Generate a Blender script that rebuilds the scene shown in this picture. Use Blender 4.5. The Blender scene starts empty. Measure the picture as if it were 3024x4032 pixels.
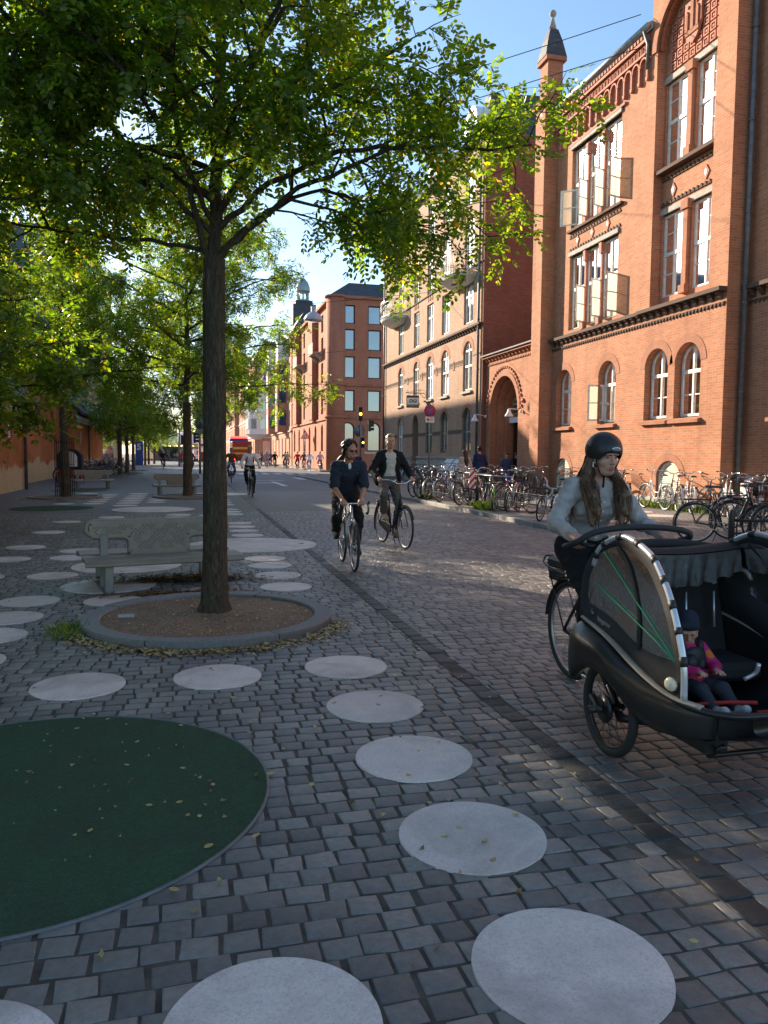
import bpy, math, random
import numpy as np
from mathutils import Vector, Matrix
from mathutils.geometry import tessellate_polygon
R = math.radians
rng = random.Random(7)
sc = bpy.context.scene
COL = sc.collection
PI = math.pi

# ------------------------------------------------------------------ helpers
class MB:
    """collects shapes and links them as ONE mesh object"""
    def __init__(s):
        s.v = []; s.f = []; s.mi = []; s.sm = []; s.m = 0; s.smooth = False; s.xf = None; s.marks = []
    def mark(s):
        """what follows is a separate piece: build() links it as an object of its own"""
        s.marks.append((len(s.v), len(s.f)))
    def add(s, vs, fs, smooth=None):
        b = len(s.v)
        if s.xf is not None:
            vs = [s.xf @ Vector(p) for p in vs]
        s.v.extend([(p[0], p[1], p[2]) for p in vs])
        sm = s.smooth if smooth is None else smooth
        for f in fs:
            s.f.append([b + i for i in f]); s.mi.append(s.m); s.sm.append(sm)
    def box(s, x0, y0, z0, x1, y1, z1):
        s.add([(x0,y0,z0),(x1,y0,z0),(x1,y1,z0),(x0,y1,z0),(x0,y0,z1),(x1,y0,z1),(x1,y1,z1),(x0,y1,z1)],
              [(0,3,2,1),(4,5,6,7),(0,1,5,4),(1,2,6,5),(2,3,7,6),(3,0,4,7)], False)
    def bbox(s, x0, y0, z0, x1, y1, z1, b=.01):
        """box with chamfered edges"""
        vs = []; 
        xs=(x0,x1); ys=(y0,y1); zs=(z0,z1); idx={}
        for i in (0,1):
            for j in (0,1):
                for k in (0,1):
                    sx=1-2*i; sy=1-2*j; sz=1-2*k
                    for a,(dx,dy,dz) in enumerate(((0,b,b),(b,0,b),(b,b,0))):
                        idx[i,j,k,a]=len(vs); vs.append((xs[i]+sx*dx, ys[j]+sy*dy, zs[k]+sz*dz))
        fs=[]
        for i in (0,1):
            fs.append([idx[i,0,0,0],idx[i,0,1,0],idx[i,1,1,0],idx[i,1,0,0]])
            fs.append([idx[0,i,0,1],idx[1,i,0,1],idx[1,i,1,1],idx[0,i,1,1]])
            fs.append([idx[0,0,i,2],idx[1,0,i,2],idx[1,1,i,2],idx[0,1,i,2]])
            for j in (0,1):
                fs.append([idx[i,j,0,0],idx[i,j,1,0],idx[i,j,1,1],idx[i,j,0,1]])
                fs.append([idx[i,0,j,0],idx[i,1,j,0],idx[i,1,j,2],idx[i,0,j,2]])
                fs.append([idx[0,i,j,1],idx[1,i,j,1],idx[1,i,j,2],idx[0,i,j,2]])
                for k in (0,1): fs.append([idx[i,j,k,0],idx[i,j,k,1],idx[i,j,k,2]])
        s.add(vs, fs, False)
    def obox(s, c, size, ax=(1,0,0), az=(0,0,1)):
        """oriented box: centre, full sizes along ax, ay, az"""
        ax = Vector(ax).normalized(); az = Vector(az); az = (az - ax*az.dot(ax)).normalized(); ay = az.cross(ax)
        c = Vector(c); hx, hy, hz = [q/2 for q in size]
        P = [c+ax*(i*hx)+ay*(j*hy)+az*(k*hz) for k in (-1,1) for (i,j) in ((-1,-1),(1,-1),(1,1),(-1,1))]
        s.add(P, [(0,3,2,1),(4,5,6,7),(0,1,5,4),(1,2,6,5),(2,3,7,6),(3,0,4,7)], False)
    def tube(s, pts, r, n=8, closed=False, caps=True, flat=1.0, up=None):
        pts = [Vector(p) for p in pts]; N = len(pts)
        rr = r if isinstance(r, (list, tuple)) else [r]*N
        vs = []; prev = None
        for i, p in enumerate(pts):
            if closed: t = pts[(i+1) % N] - pts[i-1]
            elif i == 0: t = pts[1]-pts[0]
            elif i == N-1: t = pts[-1]-pts[-2]
            else: t = (pts[i+1]-pts[i]).normalized() + (pts[i]-pts[i-1]).normalized()
            if t.length < 1e-9: t = Vector((0,0,1))
            t.normalize()
            if prev is None:
                a = Vector(up) if up is not None else (Vector((0,0,1)) if abs(t.z) < .9 else Vector((1,0,0)))
            else: a = prev
            a = a - t*a.dot(t)
            if a.length < 1e-6: a = t.orthogonal()
            a.normalize(); prev = a; b = t.cross(a)
            for k in range(n):
                th = 2*PI*k/n
                vs.append(p + a*(rr[i]*flat*math.cos(th)) + b*(rr[i]*math.sin(th)))
        fs = []
        for i in range(N if closed else N-1):
            j = (i+1) % N
            for k in range(n):
                l = (k+1) % n
                fs.append((i*n+k, i*n+l, j*n+l, j*n+k))
        if caps and not closed:
            fs.append(tuple(range(n-1, -1, -1))); fs.append(tuple((N-1)*n+k for k in range(n)))
        s.add(vs, fs, True)
    def cyl(s, a, b, r0, r1=None, n=12): s.tube([a, b], [r0, r0 if r1 is None else r1], n)
    def ring(s, c, axis, rad, r, n=32, m=8, flat=1.0):
        axis = Vector(axis).normalized(); u = axis.orthogonal().normalized(); w = axis.cross(u); c = Vector(c)
        s.tube([c + u*(rad*math.cos(2*PI*i/n)) + w*(rad*math.sin(2*PI*i/n)) for i in range(n)], r, m, closed=True, up=axis, flat=flat)
    def ell(s, c, rad, nu=16, nv=10, M=None):
        vs = [(0,0,1)]
        for j in range(1, nv):
            ph = PI*j/nv
            for i in range(nu):
                th = 2*PI*i/nu; vs.append((math.sin(ph)*math.cos(th), math.sin(ph)*math.sin(th), math.cos(ph)))
        vs.append((0,0,-1)); L = len(vs)-1
        rad = (rad,)*3 if isinstance(rad, (int, float)) else rad
        vs = [Vector((p[0]*rad[0], p[1]*rad[1], p[2]*rad[2])) for p in vs]
        if M is not None: vs = [M @ p for p in vs]
        vs = [p + Vector(c) for p in vs]
        fs = [(0, 1+i, 1+(i+1) % nu) for i in range(nu)]
        for j in range(nv-2):
            for i in range(nu):
                k = (i+1) % nu
                fs.append((1+j*nu+i, 1+(j+1)*nu+i, 1+(j+1)*nu+k, 1+j*nu+k))
        fs += [(L, 1+(nv-2)*nu+(i+1) % nu, 1+(nv-2)*nu+i) for i in range(nu)]
        s.add(vs, fs, True)
    def prism(s, poly, fn, d0, d1, caps=True):
        """poly of (u,v); fn(u,v,w)->xyz ; extruded from w=d0 to d1"""
        n = len(poly)
        vs = [fn(u, v, d0) for u, v in poly] + [fn(u, v, d1) for u, v in poly]
        fs = [(i, (i+1) % n, n+(i+1) % n, n+i) for i in range(n)]
        if caps: fs += [tuple(range(n-1, -1, -1)), tuple(range(n, 2*n))]
        s.add(vs, fs, False)
    def lathe(s, prof, c=(0,0,0), n=24, smooth=True):
        vs = []; m = len(prof)
        for r, z in prof:
            for k in range(n):
                th = 2*PI*k/n; vs.append((c[0]+r*math.cos(th), c[1]+r*math.sin(th), c[2]+z))
        fs = []
        for i in range(m-1):
            for k in range(n):
                l = (k+1) % n; fs.append((i*n+k, i*n+l, (i+1)*n+l, (i+1)*n+k))
        if prof[0][0] > 1e-4: fs.append(tuple(range(n-1, -1, -1)))
        if prof[-1][0] > 1e-4: fs.append(tuple((m-1)*n+k for k in range(n)))
        s.add(vs, fs, smooth)
    def mesh(s, name, mats, off=(0,0,0)):
        me = bpy.data.meshes.new(name)
        if off != (0,0,0): vs = [(a-off[0], b-off[1], c-off[2]) for a, b, c in s.v]
        else: vs = s.v
        me.from_pydata(vs, [], s.f)
        for m in (mats if isinstance(mats, (list, tuple)) else [mats]): me.materials.append(m)
        me.polygons.foreach_set('material_index', s.mi); me.polygons.foreach_set('use_smooth', s.sm)
        boxuv(me); me.update(); return me
    def build(s, name, mats, parent=None, world=True):
        off = (0,0,0)
        if parent is not None and world: off = tuple(wloc(parent))
        if s.marks:
            ends = s.marks[1:]+[(len(s.v), len(s.f))]; o = None
            for (v0, f0), (v1, f1) in zip(s.marks, ends):
                q = MB(); q.v = s.v[v0:v1]; q.f = [[i-v0 for i in f] for f in s.f[f0:f1]]; q.mi = s.mi[f0:f1]; q.sm = s.sm[f0:f1]
                if q.f: o = link(name, q.mesh(name, mats, off), parent)
            return o
        return link(name, s.mesh(name, mats, off), parent)

def wloc(o):
    v = o.location.copy()
    while o.parent: o = o.parent; v += o.location
    return v
def boxuv(me):
    nl = len(me.loops)
    if not nl: return
    co = np.empty(len(me.vertices)*3, 'f'); me.vertices.foreach_get('co', co); co = co.reshape(-1, 3)
    vi = np.empty(nl, 'i'); me.loops.foreach_get('vertex_index', vi)
    nrm = np.empty(len(me.polygons)*3, 'f'); me.polygons.foreach_get('normal', nrm); nrm = np.abs(nrm.reshape(-1, 3))
    lt = np.empty(len(me.polygons), 'i'); me.polygons.foreach_get('loop_total', lt)
    ax = np.repeat(np.argmax(nrm, 1), lt); p = co[vi]
    uv = np.where((ax == 0)[:, None], p[:, [1, 2]], np.where((ax == 1)[:, None], p[:, [0, 2]], p[:, [0, 1]]))
    me.uv_layers.new(name='UVMap').data.foreach_set('uv', uv.astype('f').ravel())
def link(name, me, parent=None):
    o = bpy.data.objects.new(name, me); COL.objects.link(o)
    if parent is not None: o.parent = parent
    return o
def tag(o, label, cat, group=None, kind=None):
    if kind: o['kind'] = kind
    if label: o['label'] = label
    if cat: o['category'] = cat
    if group: o['group'] = group
    return o
def thing(name, label, cat, loc=(0,0,0), rz=0, group=None):
    o = bpy.data.objects.new(name, None); COL.objects.link(o); o.empty_display_size = .2
    o.location = loc; o.rotation_euler = (0, 0, rz)
    return tag(o, label, cat, group)
def struct(name, mb, mat):
    o = mb.build(name, mat); o['kind'] = 'structure'; return o
def kids(o): return [c for c in bpy.data.objects if c.parent == o]
CH = {}
def dup(root, loc, rz=0, label=None, group=None, scale=None):
    r = root.copy(); COL.objects.link(r); r.location = loc; r.rotation_euler = (0, 0, rz)
    if scale: r.scale = (scale,)*3
    if label: r['label'] = label
    if group: r['group'] = group
    def rec(src, dst):
        for ch in list(src.children):
            c = ch.copy(); COL.objects.link(c); c.parent = dst; rec(ch, c)
    rec(root, r); return r

# ------------------------------------------------------------------ materials
class NT:
    def __init__(s, name):
        s.mat = bpy.data.materials.new(name); s.mat.use_nodes = True
        s.t = s.mat.node_tree; s.n = s.t.nodes; s.b = s.n['Principled BSDF']; s.out = s.n['Material Output']
    def new(s, typ, **kw):
        n = s.n.new(typ)
        for k, v in kw.items(): setattr(n, k, v)
        return n
    def set(s, n, **kw):
        for k, v in kw.items(): n.inputs[k.replace('_', ' ')].default_value = v
    def l(s, a, b): s.t.links.new(a, b)
    def coords(s, kind='Object', scale=(1,1,1), loc=(0,0,0)):
        tc = s.new('ShaderNodeTexCoord'); mp = s.new('ShaderNodeMapping')
        s.l(tc.outputs[kind], mp.inputs[0]); mp.inputs['Scale'].default_value = scale; mp.inputs['Location'].default_value = loc
        return mp.outputs[0]
    def noise(s, co, scale, detail=4, rough=.6, dist=0):
        n = s.new('ShaderNodeTexNoise'); s.set(n, Scale=scale, Detail=detail, Roughness=rough, Distortion=dist); s.l(co, n.inputs['Vector']); return n.outputs['Fac']
    def ramp(s, fac, stops, interp='LINEAR'):
        r = s.new('ShaderNodeValToRGB'); r.color_ramp.interpolation = interp; e = r.color_ramp.elements
        while len(e) < len(stops): e.new(.5)
        for i, (p, c) in enumerate(stops):
            e[i].position = p; e[i].color = (c if len(c) == 4 else (*c, 1)) if isinstance(c, tuple) else (c, c, c, 1)
        s.l(fac, r.inputs[0]); return r.outputs[0]
    def mix(s, fac, a, b, typ='MIX'):
        m = s.new('ShaderNodeMix', data_type='RGBA', blend_type=typ)
        if isinstance(fac, (int, float)): m.inputs[0].default_value = fac
        else: s.l(fac, m.inputs[0])
        for q, i in ((a, 6), (b, 7)):
            if isinstance(q, tuple): m.inputs[i].default_value = q if len(q) == 4 else (*q, 1)
            else: s.l(q, m.inputs[i])
        return m.outputs[2]
    def bump(s, h, strength=.3, dist=.01):
        b = s.new('ShaderNodeBump'); b.inputs['Strength'].default_value = strength; b.inputs['Distance'].default_value = dist
        s.l(h, b.inputs['Height']); s.l(b.outputs[0], s.b.inputs['Normal'])
    def col(s, c):
        if isinstance(c, tuple): s.b.inputs['Base Color'].default_value = (*c[:3], 1)
        else: s.l(c, s.b.inputs['Base Color'])
    def p(s, rough=.6, metal=0, spec=.5, coat=0):
        s.b.inputs['Roughness'].default_value = rough; s.b.inputs['Metallic'].default_value = metal
        s.b.inputs['Specular IOR Level'].default_value = spec; s.b.inputs['Coat Weight'].default_value = coat

def var(c, k): return tuple(min(1, max(0, q*k)) for q in c)
def m_plain(name, c, rough=.6, metal=0, spec=.5, coat=0, vary=.18, scale=6, bump=0, bscale=40):
    t = NT(name); co = t.coords()
    t.col(t.ramp(t.noise(co, scale), [(.3, var(c, 1-vary)), (.7, var(c, 1+vary))])); t.p(rough, metal, spec, coat)
    if bump: t.bump(t.noise(co, bscale), bump, .01)
    return t.mat
def m_brick(name, c1, c2, mort, dark=(.1,.04,.03), rough=.85, dirt=.3, bw=.24, bh=.068):
    t = NT(name); uv = t.coords('UV')
    b = t.new('ShaderNodeTexBrick'); t.l(uv, b.inputs['Vector'])
    t.set(b, Scale=1.0, Color1=(*c1, 1), Color2=(*c2, 1), Mortar=(*mort, 1), Mortar_Size=.008, Brick_Width=bw, Row_Height=bh, Bias=-.1, Mortar_Smooth=.2)
    # a sparser, darker set of burnt bricks
    b2 = t.new('ShaderNodeTexBrick'); t.l(uv, b2.inputs['Vector'])
    t.set(b2, Scale=1.0, Color1=(0,0,0,1), Color2=(1,1,1,1), Mortar=(0,0,0,1), Mortar_Size=.006, Brick_Width=bw, Row_Height=bh, Bias=-.55)
    n1 = t.noise(uv, .7, 5); n2 = t.noise(uv, 9, 3)
    dk = t.ramp(t.mix(.5, b2.outputs[0], n2, 'MULTIPLY'), [(.35, 0.), (.6, .8)])
    c = t.mix(dk, b.outputs[0], (*dark, 1))
    c = t.mix(t.ramp(n1, [(.35, 0.), (.75, dirt)]), c, (*var(c1, .45), 1))
    c = t.mix(t.ramp(n2, [(.4, 0.), (.8, .25)]), c, (*var(c2, 1.25), 1))
    st = t.noise(t.coords('UV', (1.6,.12,1)), 1.0, 5); c = t.mix(t.ramp(st, [(.5, 0.), (.78, .4)]), c, (*var(dark, .8), 1))
    t.col(c); t.p(rough, 0, .3)
    inv = t.ramp(b.outputs['Fac'], [(0, 1.), (1, 0.)])
    t.bump(inv, .6, .006); return t.mat

M = {}
M['brick_school'] = m_brick('orange_red_brick', (.41,.15,.072), (.53,.22,.112), (.42,.285,.19), (.15,.06,.036), dirt=.4)
M['brick_hall'] = m_brick('pale_pink_brick', (.37,.205,.125), (.47,.285,.18), (.41,.32,.235), (.25,.12,.08), dirt=.3)
M['brick_dark'] = m_brick('deep_red_brick', (.45,.14,.075), (.53,.19,.11), (.38,.2,.14), (.24,.08,.05))
M['brick_gable'] = m_brick('shade_toned_gable_brick', (.27,.085,.05), (.34,.12,.075), (.24,.13,.09), (.15,.05,.035), dirt=.4)  # red brick darkened: the end wall's shade is put into its colour
M['brick_soft'] = m_brick('soft_red_brick', (.50,.2,.12), (.56,.26,.16), (.45,.3,.22))
M['brick_trim'] = m_brick('moulded_trim_brick', (.40,.15,.08), (.46,.19,.1), (.34,.2,.14), dirt=.5)
M['soot_trim'] = m_plain('sooty_brick_trim', (.10,.06,.045), .9, bump=.3)
M['terracotta'] = m_plain('terracotta_moulding', (.42,.16,.10), .8, bump=.2)
M['cream'] = m_plain('cream_window_paint', (.72,.69,.60), .45)
M['green_frame'] = m_plain('dark_green_window_paint', (.05,.10,.08), .45)
M['white_paint'] = m_plain('white_paint', (.80,.80,.78), .5)
M['stone'] = m_plain('grey_sandstone', (.36,.33,.28), .85, bump=.2, vary=.25)
M['beige'] = m_plain('beige_render', (.52,.42,.29), .85, bump=.1, vary=.15)
M['white_render'] = m_plain('white_render', (.74,.71,.66), .85, bump=.1, vary=.08)
M['slate'] = m_brick('slate_roof', (.06,.065,.075), (.085,.09,.1), (.03,.03,.035), (.04,.04,.045), .6, bw=.3, bh=.2)
M['zinc'] = m_plain('weathered_zinc', (.30,.34,.34), .45, .3, vary=.25)
M['copper'] = m_plain('verdigris_copper', (.16,.25,.22), .6, vary=.3)
M['dark_recess'] = m_plain('dark_interior', (.025,.02,.018), .9)
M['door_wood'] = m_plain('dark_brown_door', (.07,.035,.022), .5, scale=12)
M['iron'] = m_plain('black_iron', (.018,.018,.02), .45, .2)
M['brass'] = m_plain('pale_bronze_grille', (.42,.36,.22), .45, .5)
M['pipe'] = m_plain('grey_downpipe', (.13,.135,.14), .5, .3, vary=.3)
M['lamp_white'] = m_plain('white_enamel', (.78,.77,.75), .3)
M['red_plastic'] = m_plain('red_plastic', (.5,.02,.015), .35)
M['concrete'] = m_plain('pale_concrete', (.42,.40,.37), .85, bump=.2, vary=.15)

def m_glass(name, base, rough=.04, spec=1.0, ior=2.7):
    t = NT(name); co = t.coords('Object')
    n = t.noise(co, .9, 2)
    t.col(t.ramp(n, [(.35, var(base, .6)), (.65, var(base, 1.3))])); t.p(rough, 0, spec, 0)
    t.bump(t.noise(co, 1.3, 2), .03, .02)
    gl = t.new('ShaderNodeBsdfGlossy'); gl.inputs['Roughness'].default_value = rough; gl.inputs[0].default_value = (.93,.96,1,1)
    fr = t.new('ShaderNodeFresnel'); fr.inputs[0].default_value = ior; ms = t.new('ShaderNodeMixShader'); t.l(fr.outputs[0], ms.inputs[0]); t.l(t.b.outputs[0], ms.inputs[1]); t.l(gl.outputs[0], ms.inputs[2]); t.l(ms.outputs[0], t.out.inputs[0])
    return t.mat
M['glass_blind'] = m_glass('window_glass_over_white_blinds', (.55,.58,.54), .05, 1.0, 1.7)
M['glass_curtain'] = m_glass('window_glass_over_pale_curtains', (.42,.46,.48), .03)
M['glass_dark'] = m_glass('dark_window_glass', (.03,.035,.04), .04)
M['glass_sky'] = m_glass('sky_blue_painted_glass', (.04,.08,.15), .03, 1.0, 2.2)  # blue base colour stands in for sky mirrored in the panes
t = NT('mesh_grille'); uv = t.coords('UV'); w = t.new('ShaderNodeTexWave', wave_type='BANDS', bands_direction='Y'); t.l(uv, w.inputs[0]); t.set(w, Scale=5.5)
t.col(t.ramp(w.outputs[1], [(.3, (.28,.26,.2)), (.6, (.72,.68,.56))])); t.p(.6); M['louvre'] = t.mat

# stained orange lime plaster
t = NT('stained_orange_plaster'); co = t.coords('Object')
n1 = t.noise(co, .55, 6, .65, .6); n2 = t.noise(co, 3.2, 5)
c = t.ramp(n1, [(.3, (.30,.085,.028)), (.5, (.46,.15,.05)), (.72, (.52,.235,.105))])
sx = t.new('ShaderNodeSeparateXYZ'); t.l(co, sx.inputs[0])
ma = t.new('ShaderNodeMath', operation='MULTIPLY_ADD'); t.l(n1, ma.inputs[0]); ma.inputs[1].default_value = -1.9; t.l(sx.outputs[2], ma.inputs[2])
c = t.mix(t.ramp(ma.outputs[0], [(.0, 1.), (.12, 0.)]), c, (.55,.40,.24,1))
c = t.mix(t.ramp(n2, [(.5, 0.), (.8, .35)]), c, (.2,.09,.05,1)); t.col(c); t.p(.9, 0, .2); t.bump(n2, .3, .02); M['plaster'] = t.mat
t = NT('blue_grey_cladding'); uv = t.coords('UV'); b = t.new('ShaderNodeTexBrick', offset=0); t.l(uv, b.inputs[0])
t.set(b, Scale=1, Color1=(.05,.06,.085,1), Color2=(.06,.072,.10,1), Mortar=(.02,.022,.03,1), Mortar_Size=.02, Brick_Width=1.2, Row_Height=2.4); t.col(b.outputs[0]); t.p(.5); M['cladding'] = t.mat

def m_stone_island(name, stops, rough=.5, speck=.35, bump=.5):
    t = NT(name); g = t.new('ShaderNodeNewGeometry'); co = t.coords('Object')
    c = t.ramp(g.outputs['Random Per Island'], stops)
    n = t.noise(co, 180, 3, .7); n2 = t.noise(co, 28, 4)
    c = t.mix(speck, c, t.ramp(n, [(.3, .25), (.7, .75)]), 'OVERLAY')
    c = t.mix(.45, c, t.ramp(n2, [(.3, .3), (.7, .7)]), 'OVERLAY')
    big = t.noise(co, .6, 3); c = t.mix(t.ramp(big, [(.45, 0.), (.75, .35)]), c, (.07,.055,.045,1))
    t.col(c); t.p(rough, 0, .5); t.bump(n2, bump, .006); return t.mat
M['sett'] = m_stone_island('granite_sett', [(0, (.092,.085,.080)), (.3, (.125,.117,.109)), (.55, (.157,.147,.135)), (.8, (.185,.171,.154)), (1, (.235,.208,.18))])
M['sett_dark'] = m_stone_island('dark_kerb_sett', [(0, (.018,.019,.02)), (1, (.05,.05,.05))], .6, .4, .9)
M['joint'] = m_plain('dark_joint_soil', (.065,.056,.044), .95, scale=9, vary=.5, bump=.5)
M['kerb'] = m_stone_island('granite_kerb', [(0, (.20,.19,.18)), (1, (.32,.30,.28))], .7)
M['ring_kerb'] = m_stone_island('grey_granite_ring', [(0, (.12,.115,.11)), (1, (.18,.175,.168))], .6)
def m_tiles(name, c1, c2, mort, bw, bh, ms=.012, rough=.6):
    t = NT(name); uv = t.coords('UV'); b = t.new('ShaderNodeTexBrick'); t.l(uv, b.inputs[0])
    t.set(b, Scale=1, Color1=(*c1,1), Color2=(*c2,1), Mortar=(*mort,1), Mortar_Size=ms, Brick_Width=bw, Row_Height=bh, Bias=0.0, Mortar_Smooth=.3)
    n = t.noise(uv, 1.4, 5); n2 = t.noise(uv, 40, 3)
    c = t.mix(t.ramp(n, [(.35, 0.), (.75, .4)]), b.outputs[0], (*var(c1, .6), 1)); c = t.mix(.3, c, t.ramp(n2, [(.3, .3), (.7, .7)]), 'OVERLAY')
    t.col(c); t.p(rough); t.bump(t.ramp(b.outputs['Fac'], [(0, 1.), (1, 0.)]), .8, .012); return t.mat
M['sett_far'] = m_tiles('sett_paving_far', (.12,.112,.104), (.18,.168,.153), (.05,.043,.036), .128, .108)
M['slab'] = m_tiles('pavement_sett_bands', (.21,.19,.17), (.28,.25,.22), (.09,.08,.07), .13, .11, .012, .75)
t = NT('pale_granite'); co = t.coords('Object'); n = t.noise(co, 95, 4, .7); n2 = t.noise(co, 6, 4); v = t.new('ShaderNodeTexVoronoi'); t.l(co, v.inputs[0]); t.set(v, Scale=70)
c = t.ramp(n, [(.25, (.47,.395,.355)), (.45, (.67,.575,.52)), (.7, (.77,.675,.61))]); c = t.mix(t.ramp(n2, [(.4, 0.), (.8, .35)]), c, (.30,.27,.25,1))
c = t.mix(t.ramp(v.outputs[0], [(.08, .55), (.2, 0.)]), c, (.16,.14,.13,1)); n3 = t.noise(co, 1.7, 5, .65, .8); c = t.mix(t.ramp(n3, [(.48, 0.), (.66, .55)]), c, (.26,.22,.18,1)); gi = t.new('ShaderNodeNewGeometry'); c = t.mix(t.ramp(gi.outputs['Random Per Island'], [(0, .22), (.6, 0.)]), c, (.22,.19,.165,1)); t.col(c); t.p(.6); t.bump(n, .15, .003); M['disc'] = t.mat
t = NT('green_rubber_granulate'); co = t.coords('Object'); n = t.noise(co, 110, 3, .8); n2 = t.noise(co, 3, 4); v = t.new('ShaderNodeTexVoronoi'); t.l(co, v.inputs[0]); t.set(v, Scale=140)
c = t.ramp(n, [(.3, (.015,.034,.019)), (.5, (.028,.074,.034)), (.75, (.046,.12,.058))]); c = t.mix(t.ramp(n2, [(.4, 0.), (.75, .6)]), c, (.035,.042,.026,1)); n4 = t.noise(co, 22, 4, .7); c = t.mix(t.ramp(n4, [(.5, 0.), (.75, .5)]), c, (.06,.10,.06,1)); t.col(c); t.p(.9, 0, .3); t.bump(v.outputs[0], .8, .006); M['rubber_green'] = t.mat
t = NT('brown_grit_soil'); co = t.coords('Object'); v = t.new('ShaderNodeTexVoronoi'); t.l(co, v.inputs[0]); t.set(v, Scale=75); n = t.noise(co, 4, 5); n2 = t.noise(co, 60, 3)
c = t.mix(.6, t.ramp(n2, [(.3, (.13,.085,.055)), (.7, (.40,.28,.19))]), v.outputs[1], 'SOFT_LIGHT'); c = t.mix(t.ramp(n, [(.4, 0.), (.75, .45)]), c, (.1,.065,.04,1)); t.col(c); t.p(.95, 0, .2); t.bump(v.outputs[0], .7, .012); M['soil'] = t.mat
t = NT('asphalt'); co = t.coords('Object'); n = t.noise(co, 60, 4); n2 = t.noise(co, .4, 5)
c = t.mix(.5, t.ramp(n2, [(.3, (.085,.085,.09)), (.7, (.135,.135,.138))]), t.ramp(n, [(.3, .35), (.7, .65)]), 'OVERLAY'); t.col(c); t.p(.7); t.bump(n, .3, .004); M['asphalt'] = t.mat
M['marking'] = m_plain('worn_road_paint', (.62,.62,.6), .6, scale=12, vary=.2)
t = NT('bark'); co = t.coords('Object', (1,1,.2)); n = t.noise(co, 34, 6, .75, 1.2); n2 = t.noise(t.coords('Object'), 3, 3)
c = t.ramp(n, [(.3, (.026,.019,.013)), (.5, (.10,.075,.05)), (.72, (.22,.17,.115))]); c = t.mix(t.ramp(n2, [(.45, 0.), (.7, .4)]), c, (.07,.075,.04,1)); t.col(c); t.p(.9, 0, .2); t.bump(n, 1.0, .06); M['bark'] = t.mat
def m_leaf(name, stops, trans=.5):
    t = NT(name); g = t.new('ShaderNodeNewGeometry'); c = t.ramp(g.outputs['Random Per Island'], stops)
    t.col(c); t.p(.42, 0, .5)
    tr = t.new('ShaderNodeBsdfTranslucent'); br = t.mix(1.0, c, (3.9,3.5,.6,1), 'MULTIPLY'); t.l(br, tr.inputs[0])
    ms = t.new('ShaderNodeMixShader'); ms.inputs[0].default_value = trans; t.l(t.b.outputs[0], ms.inputs[1]); t.l(tr.outputs[0], ms.inputs[2]); t.l(ms.outputs[0], t.out.inputs[0]); return t.mat
M['leaf'] = m_leaf('locust_leaf', [(0, (.036,.078,.012)), (.45, (.06,.118,.018)), (.8, (.10,.158,.025)), (.972, (.15,.19,.035)), (.985, (.36,.24,.03)), (1, (.40,.22,.03))], .58)
M['leaf_far'] = m_leaf('far_tree_leaf', [(0, (.05,.09,.03)), (.6, (.09,.14,.04)), (1, (.16,.19,.06))], .4)
M['grass'] = m_leaf('grass_blade', [(0, (.04,.09,.015)), (1, (.12,.17,.04))], .35)
M['litter'] = m_leaf('fallen_leaf', [(0, (.16,.10,.04)), (.4, (.32,.22,.07)), (.75, (.48,.37,.13)), (1, (.5,.42,.2))], .15)
M['litter_dry'] = m_leaf('dry_brown_leaf', [(0, (.07,.035,.015)), (.5, (.16,.08,.03)), (1, (.30,.17,.05))], .1)
# hard goods
M['tyre'] = m_plain('tyre_rubber', (.018,.018,.018), .75, scale=30)
M['chrome'] = m_plain('polished_metal', (.62,.62,.62), .22, 1.0, vary=.05)
M['alu'] = m_plain('brushed_aluminium', (.42,.42,.43), .38, .9, vary=.1)
M['spoke'] = m_plain('spoke_steel', (.35,.35,.36), .4, .8)
M['black'] = m_plain('black_paint', (.014,.014,.015), .32, 0, .5)
M['black_matt'] = m_plain('black_plastic', (.016,.016,.017), .55)
M['leather'] = m_plain('black_saddle', (.02,.018,.017), .5)
M['brown_leather'] = m_plain('brown_saddle', (.16,.07,.03), .5)
for k, c in dict(white=(.72,.72,.70), silver=(.45,.45,.47), red=(.42,.03,.025), green=(.22,.45,.05), blue=(.10,.2,.36), dark_green=(.02,.05,.04), cream=(.6,.55,.4), grey=(.13,.135,.14), yellow=(.55,.36,.03), turq=(.25,.55,.6), navy=(.015,.02,.04), maroon=(.13,.02,.025)).items():
    M['paint_'+k] = m_plain('paint_'+k, c, .3, .1 if k != 'silver' else .7, .5, .3, vary=.06)
t = NT('perforated_steel'); M['bench'] = m_plain('grey_powder_coated_steel', (.225,.19,.155), .45, .2, vary=.1)
M['steel_post'] = m_plain('grey_steel_post', (.2,.195,.18), .5, .3)

# ------------------------------------------------------------------ camera, light, sky
CAM = dict(h=1.55, f=775., yaw=R(14.33), pitch=R(4.19), roll=R(.5))
cd = bpy.data.cameras.new('camera'); cam = bpy.data.objects.new('camera', cd); COL.objects.link(cam); sc.camera = cam
cd.sensor_fit = 'HORIZONTAL'; cd.sensor_width = 36; cd.lens = 36*CAM['f']/768; cd.clip_start = .05; cd.clip_end = 3000
cam.matrix_world = (Matrix.Translation((0,0,CAM['h'])) @ Matrix.Rotation(-CAM['yaw'], 4, 'Z') @ Matrix.Rotation(PI/2-CAM['pitch'], 4, 'X') @ Matrix.Rotation(CAM['roll'], 4, 'Z'))
SUN_AZ, SUN_EL = R(-29.6), R(20.6)
sd = Vector((math.sin(SUN_AZ)*math.cos(SUN_EL), math.cos(SUN_AZ)*math.cos(SUN_EL), math.sin(SUN_EL)))
sl = bpy.data.lights.new('sun', 'SUN'); sl.energy = 5.0; sl.angle = R(.53); sl.color = (1, .84, .64)
so = bpy.data.objects.new('sun', sl); COL.objects.link(so); so.rotation_euler = sd.to_track_quat('Z', 'Y').to_euler()
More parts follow.
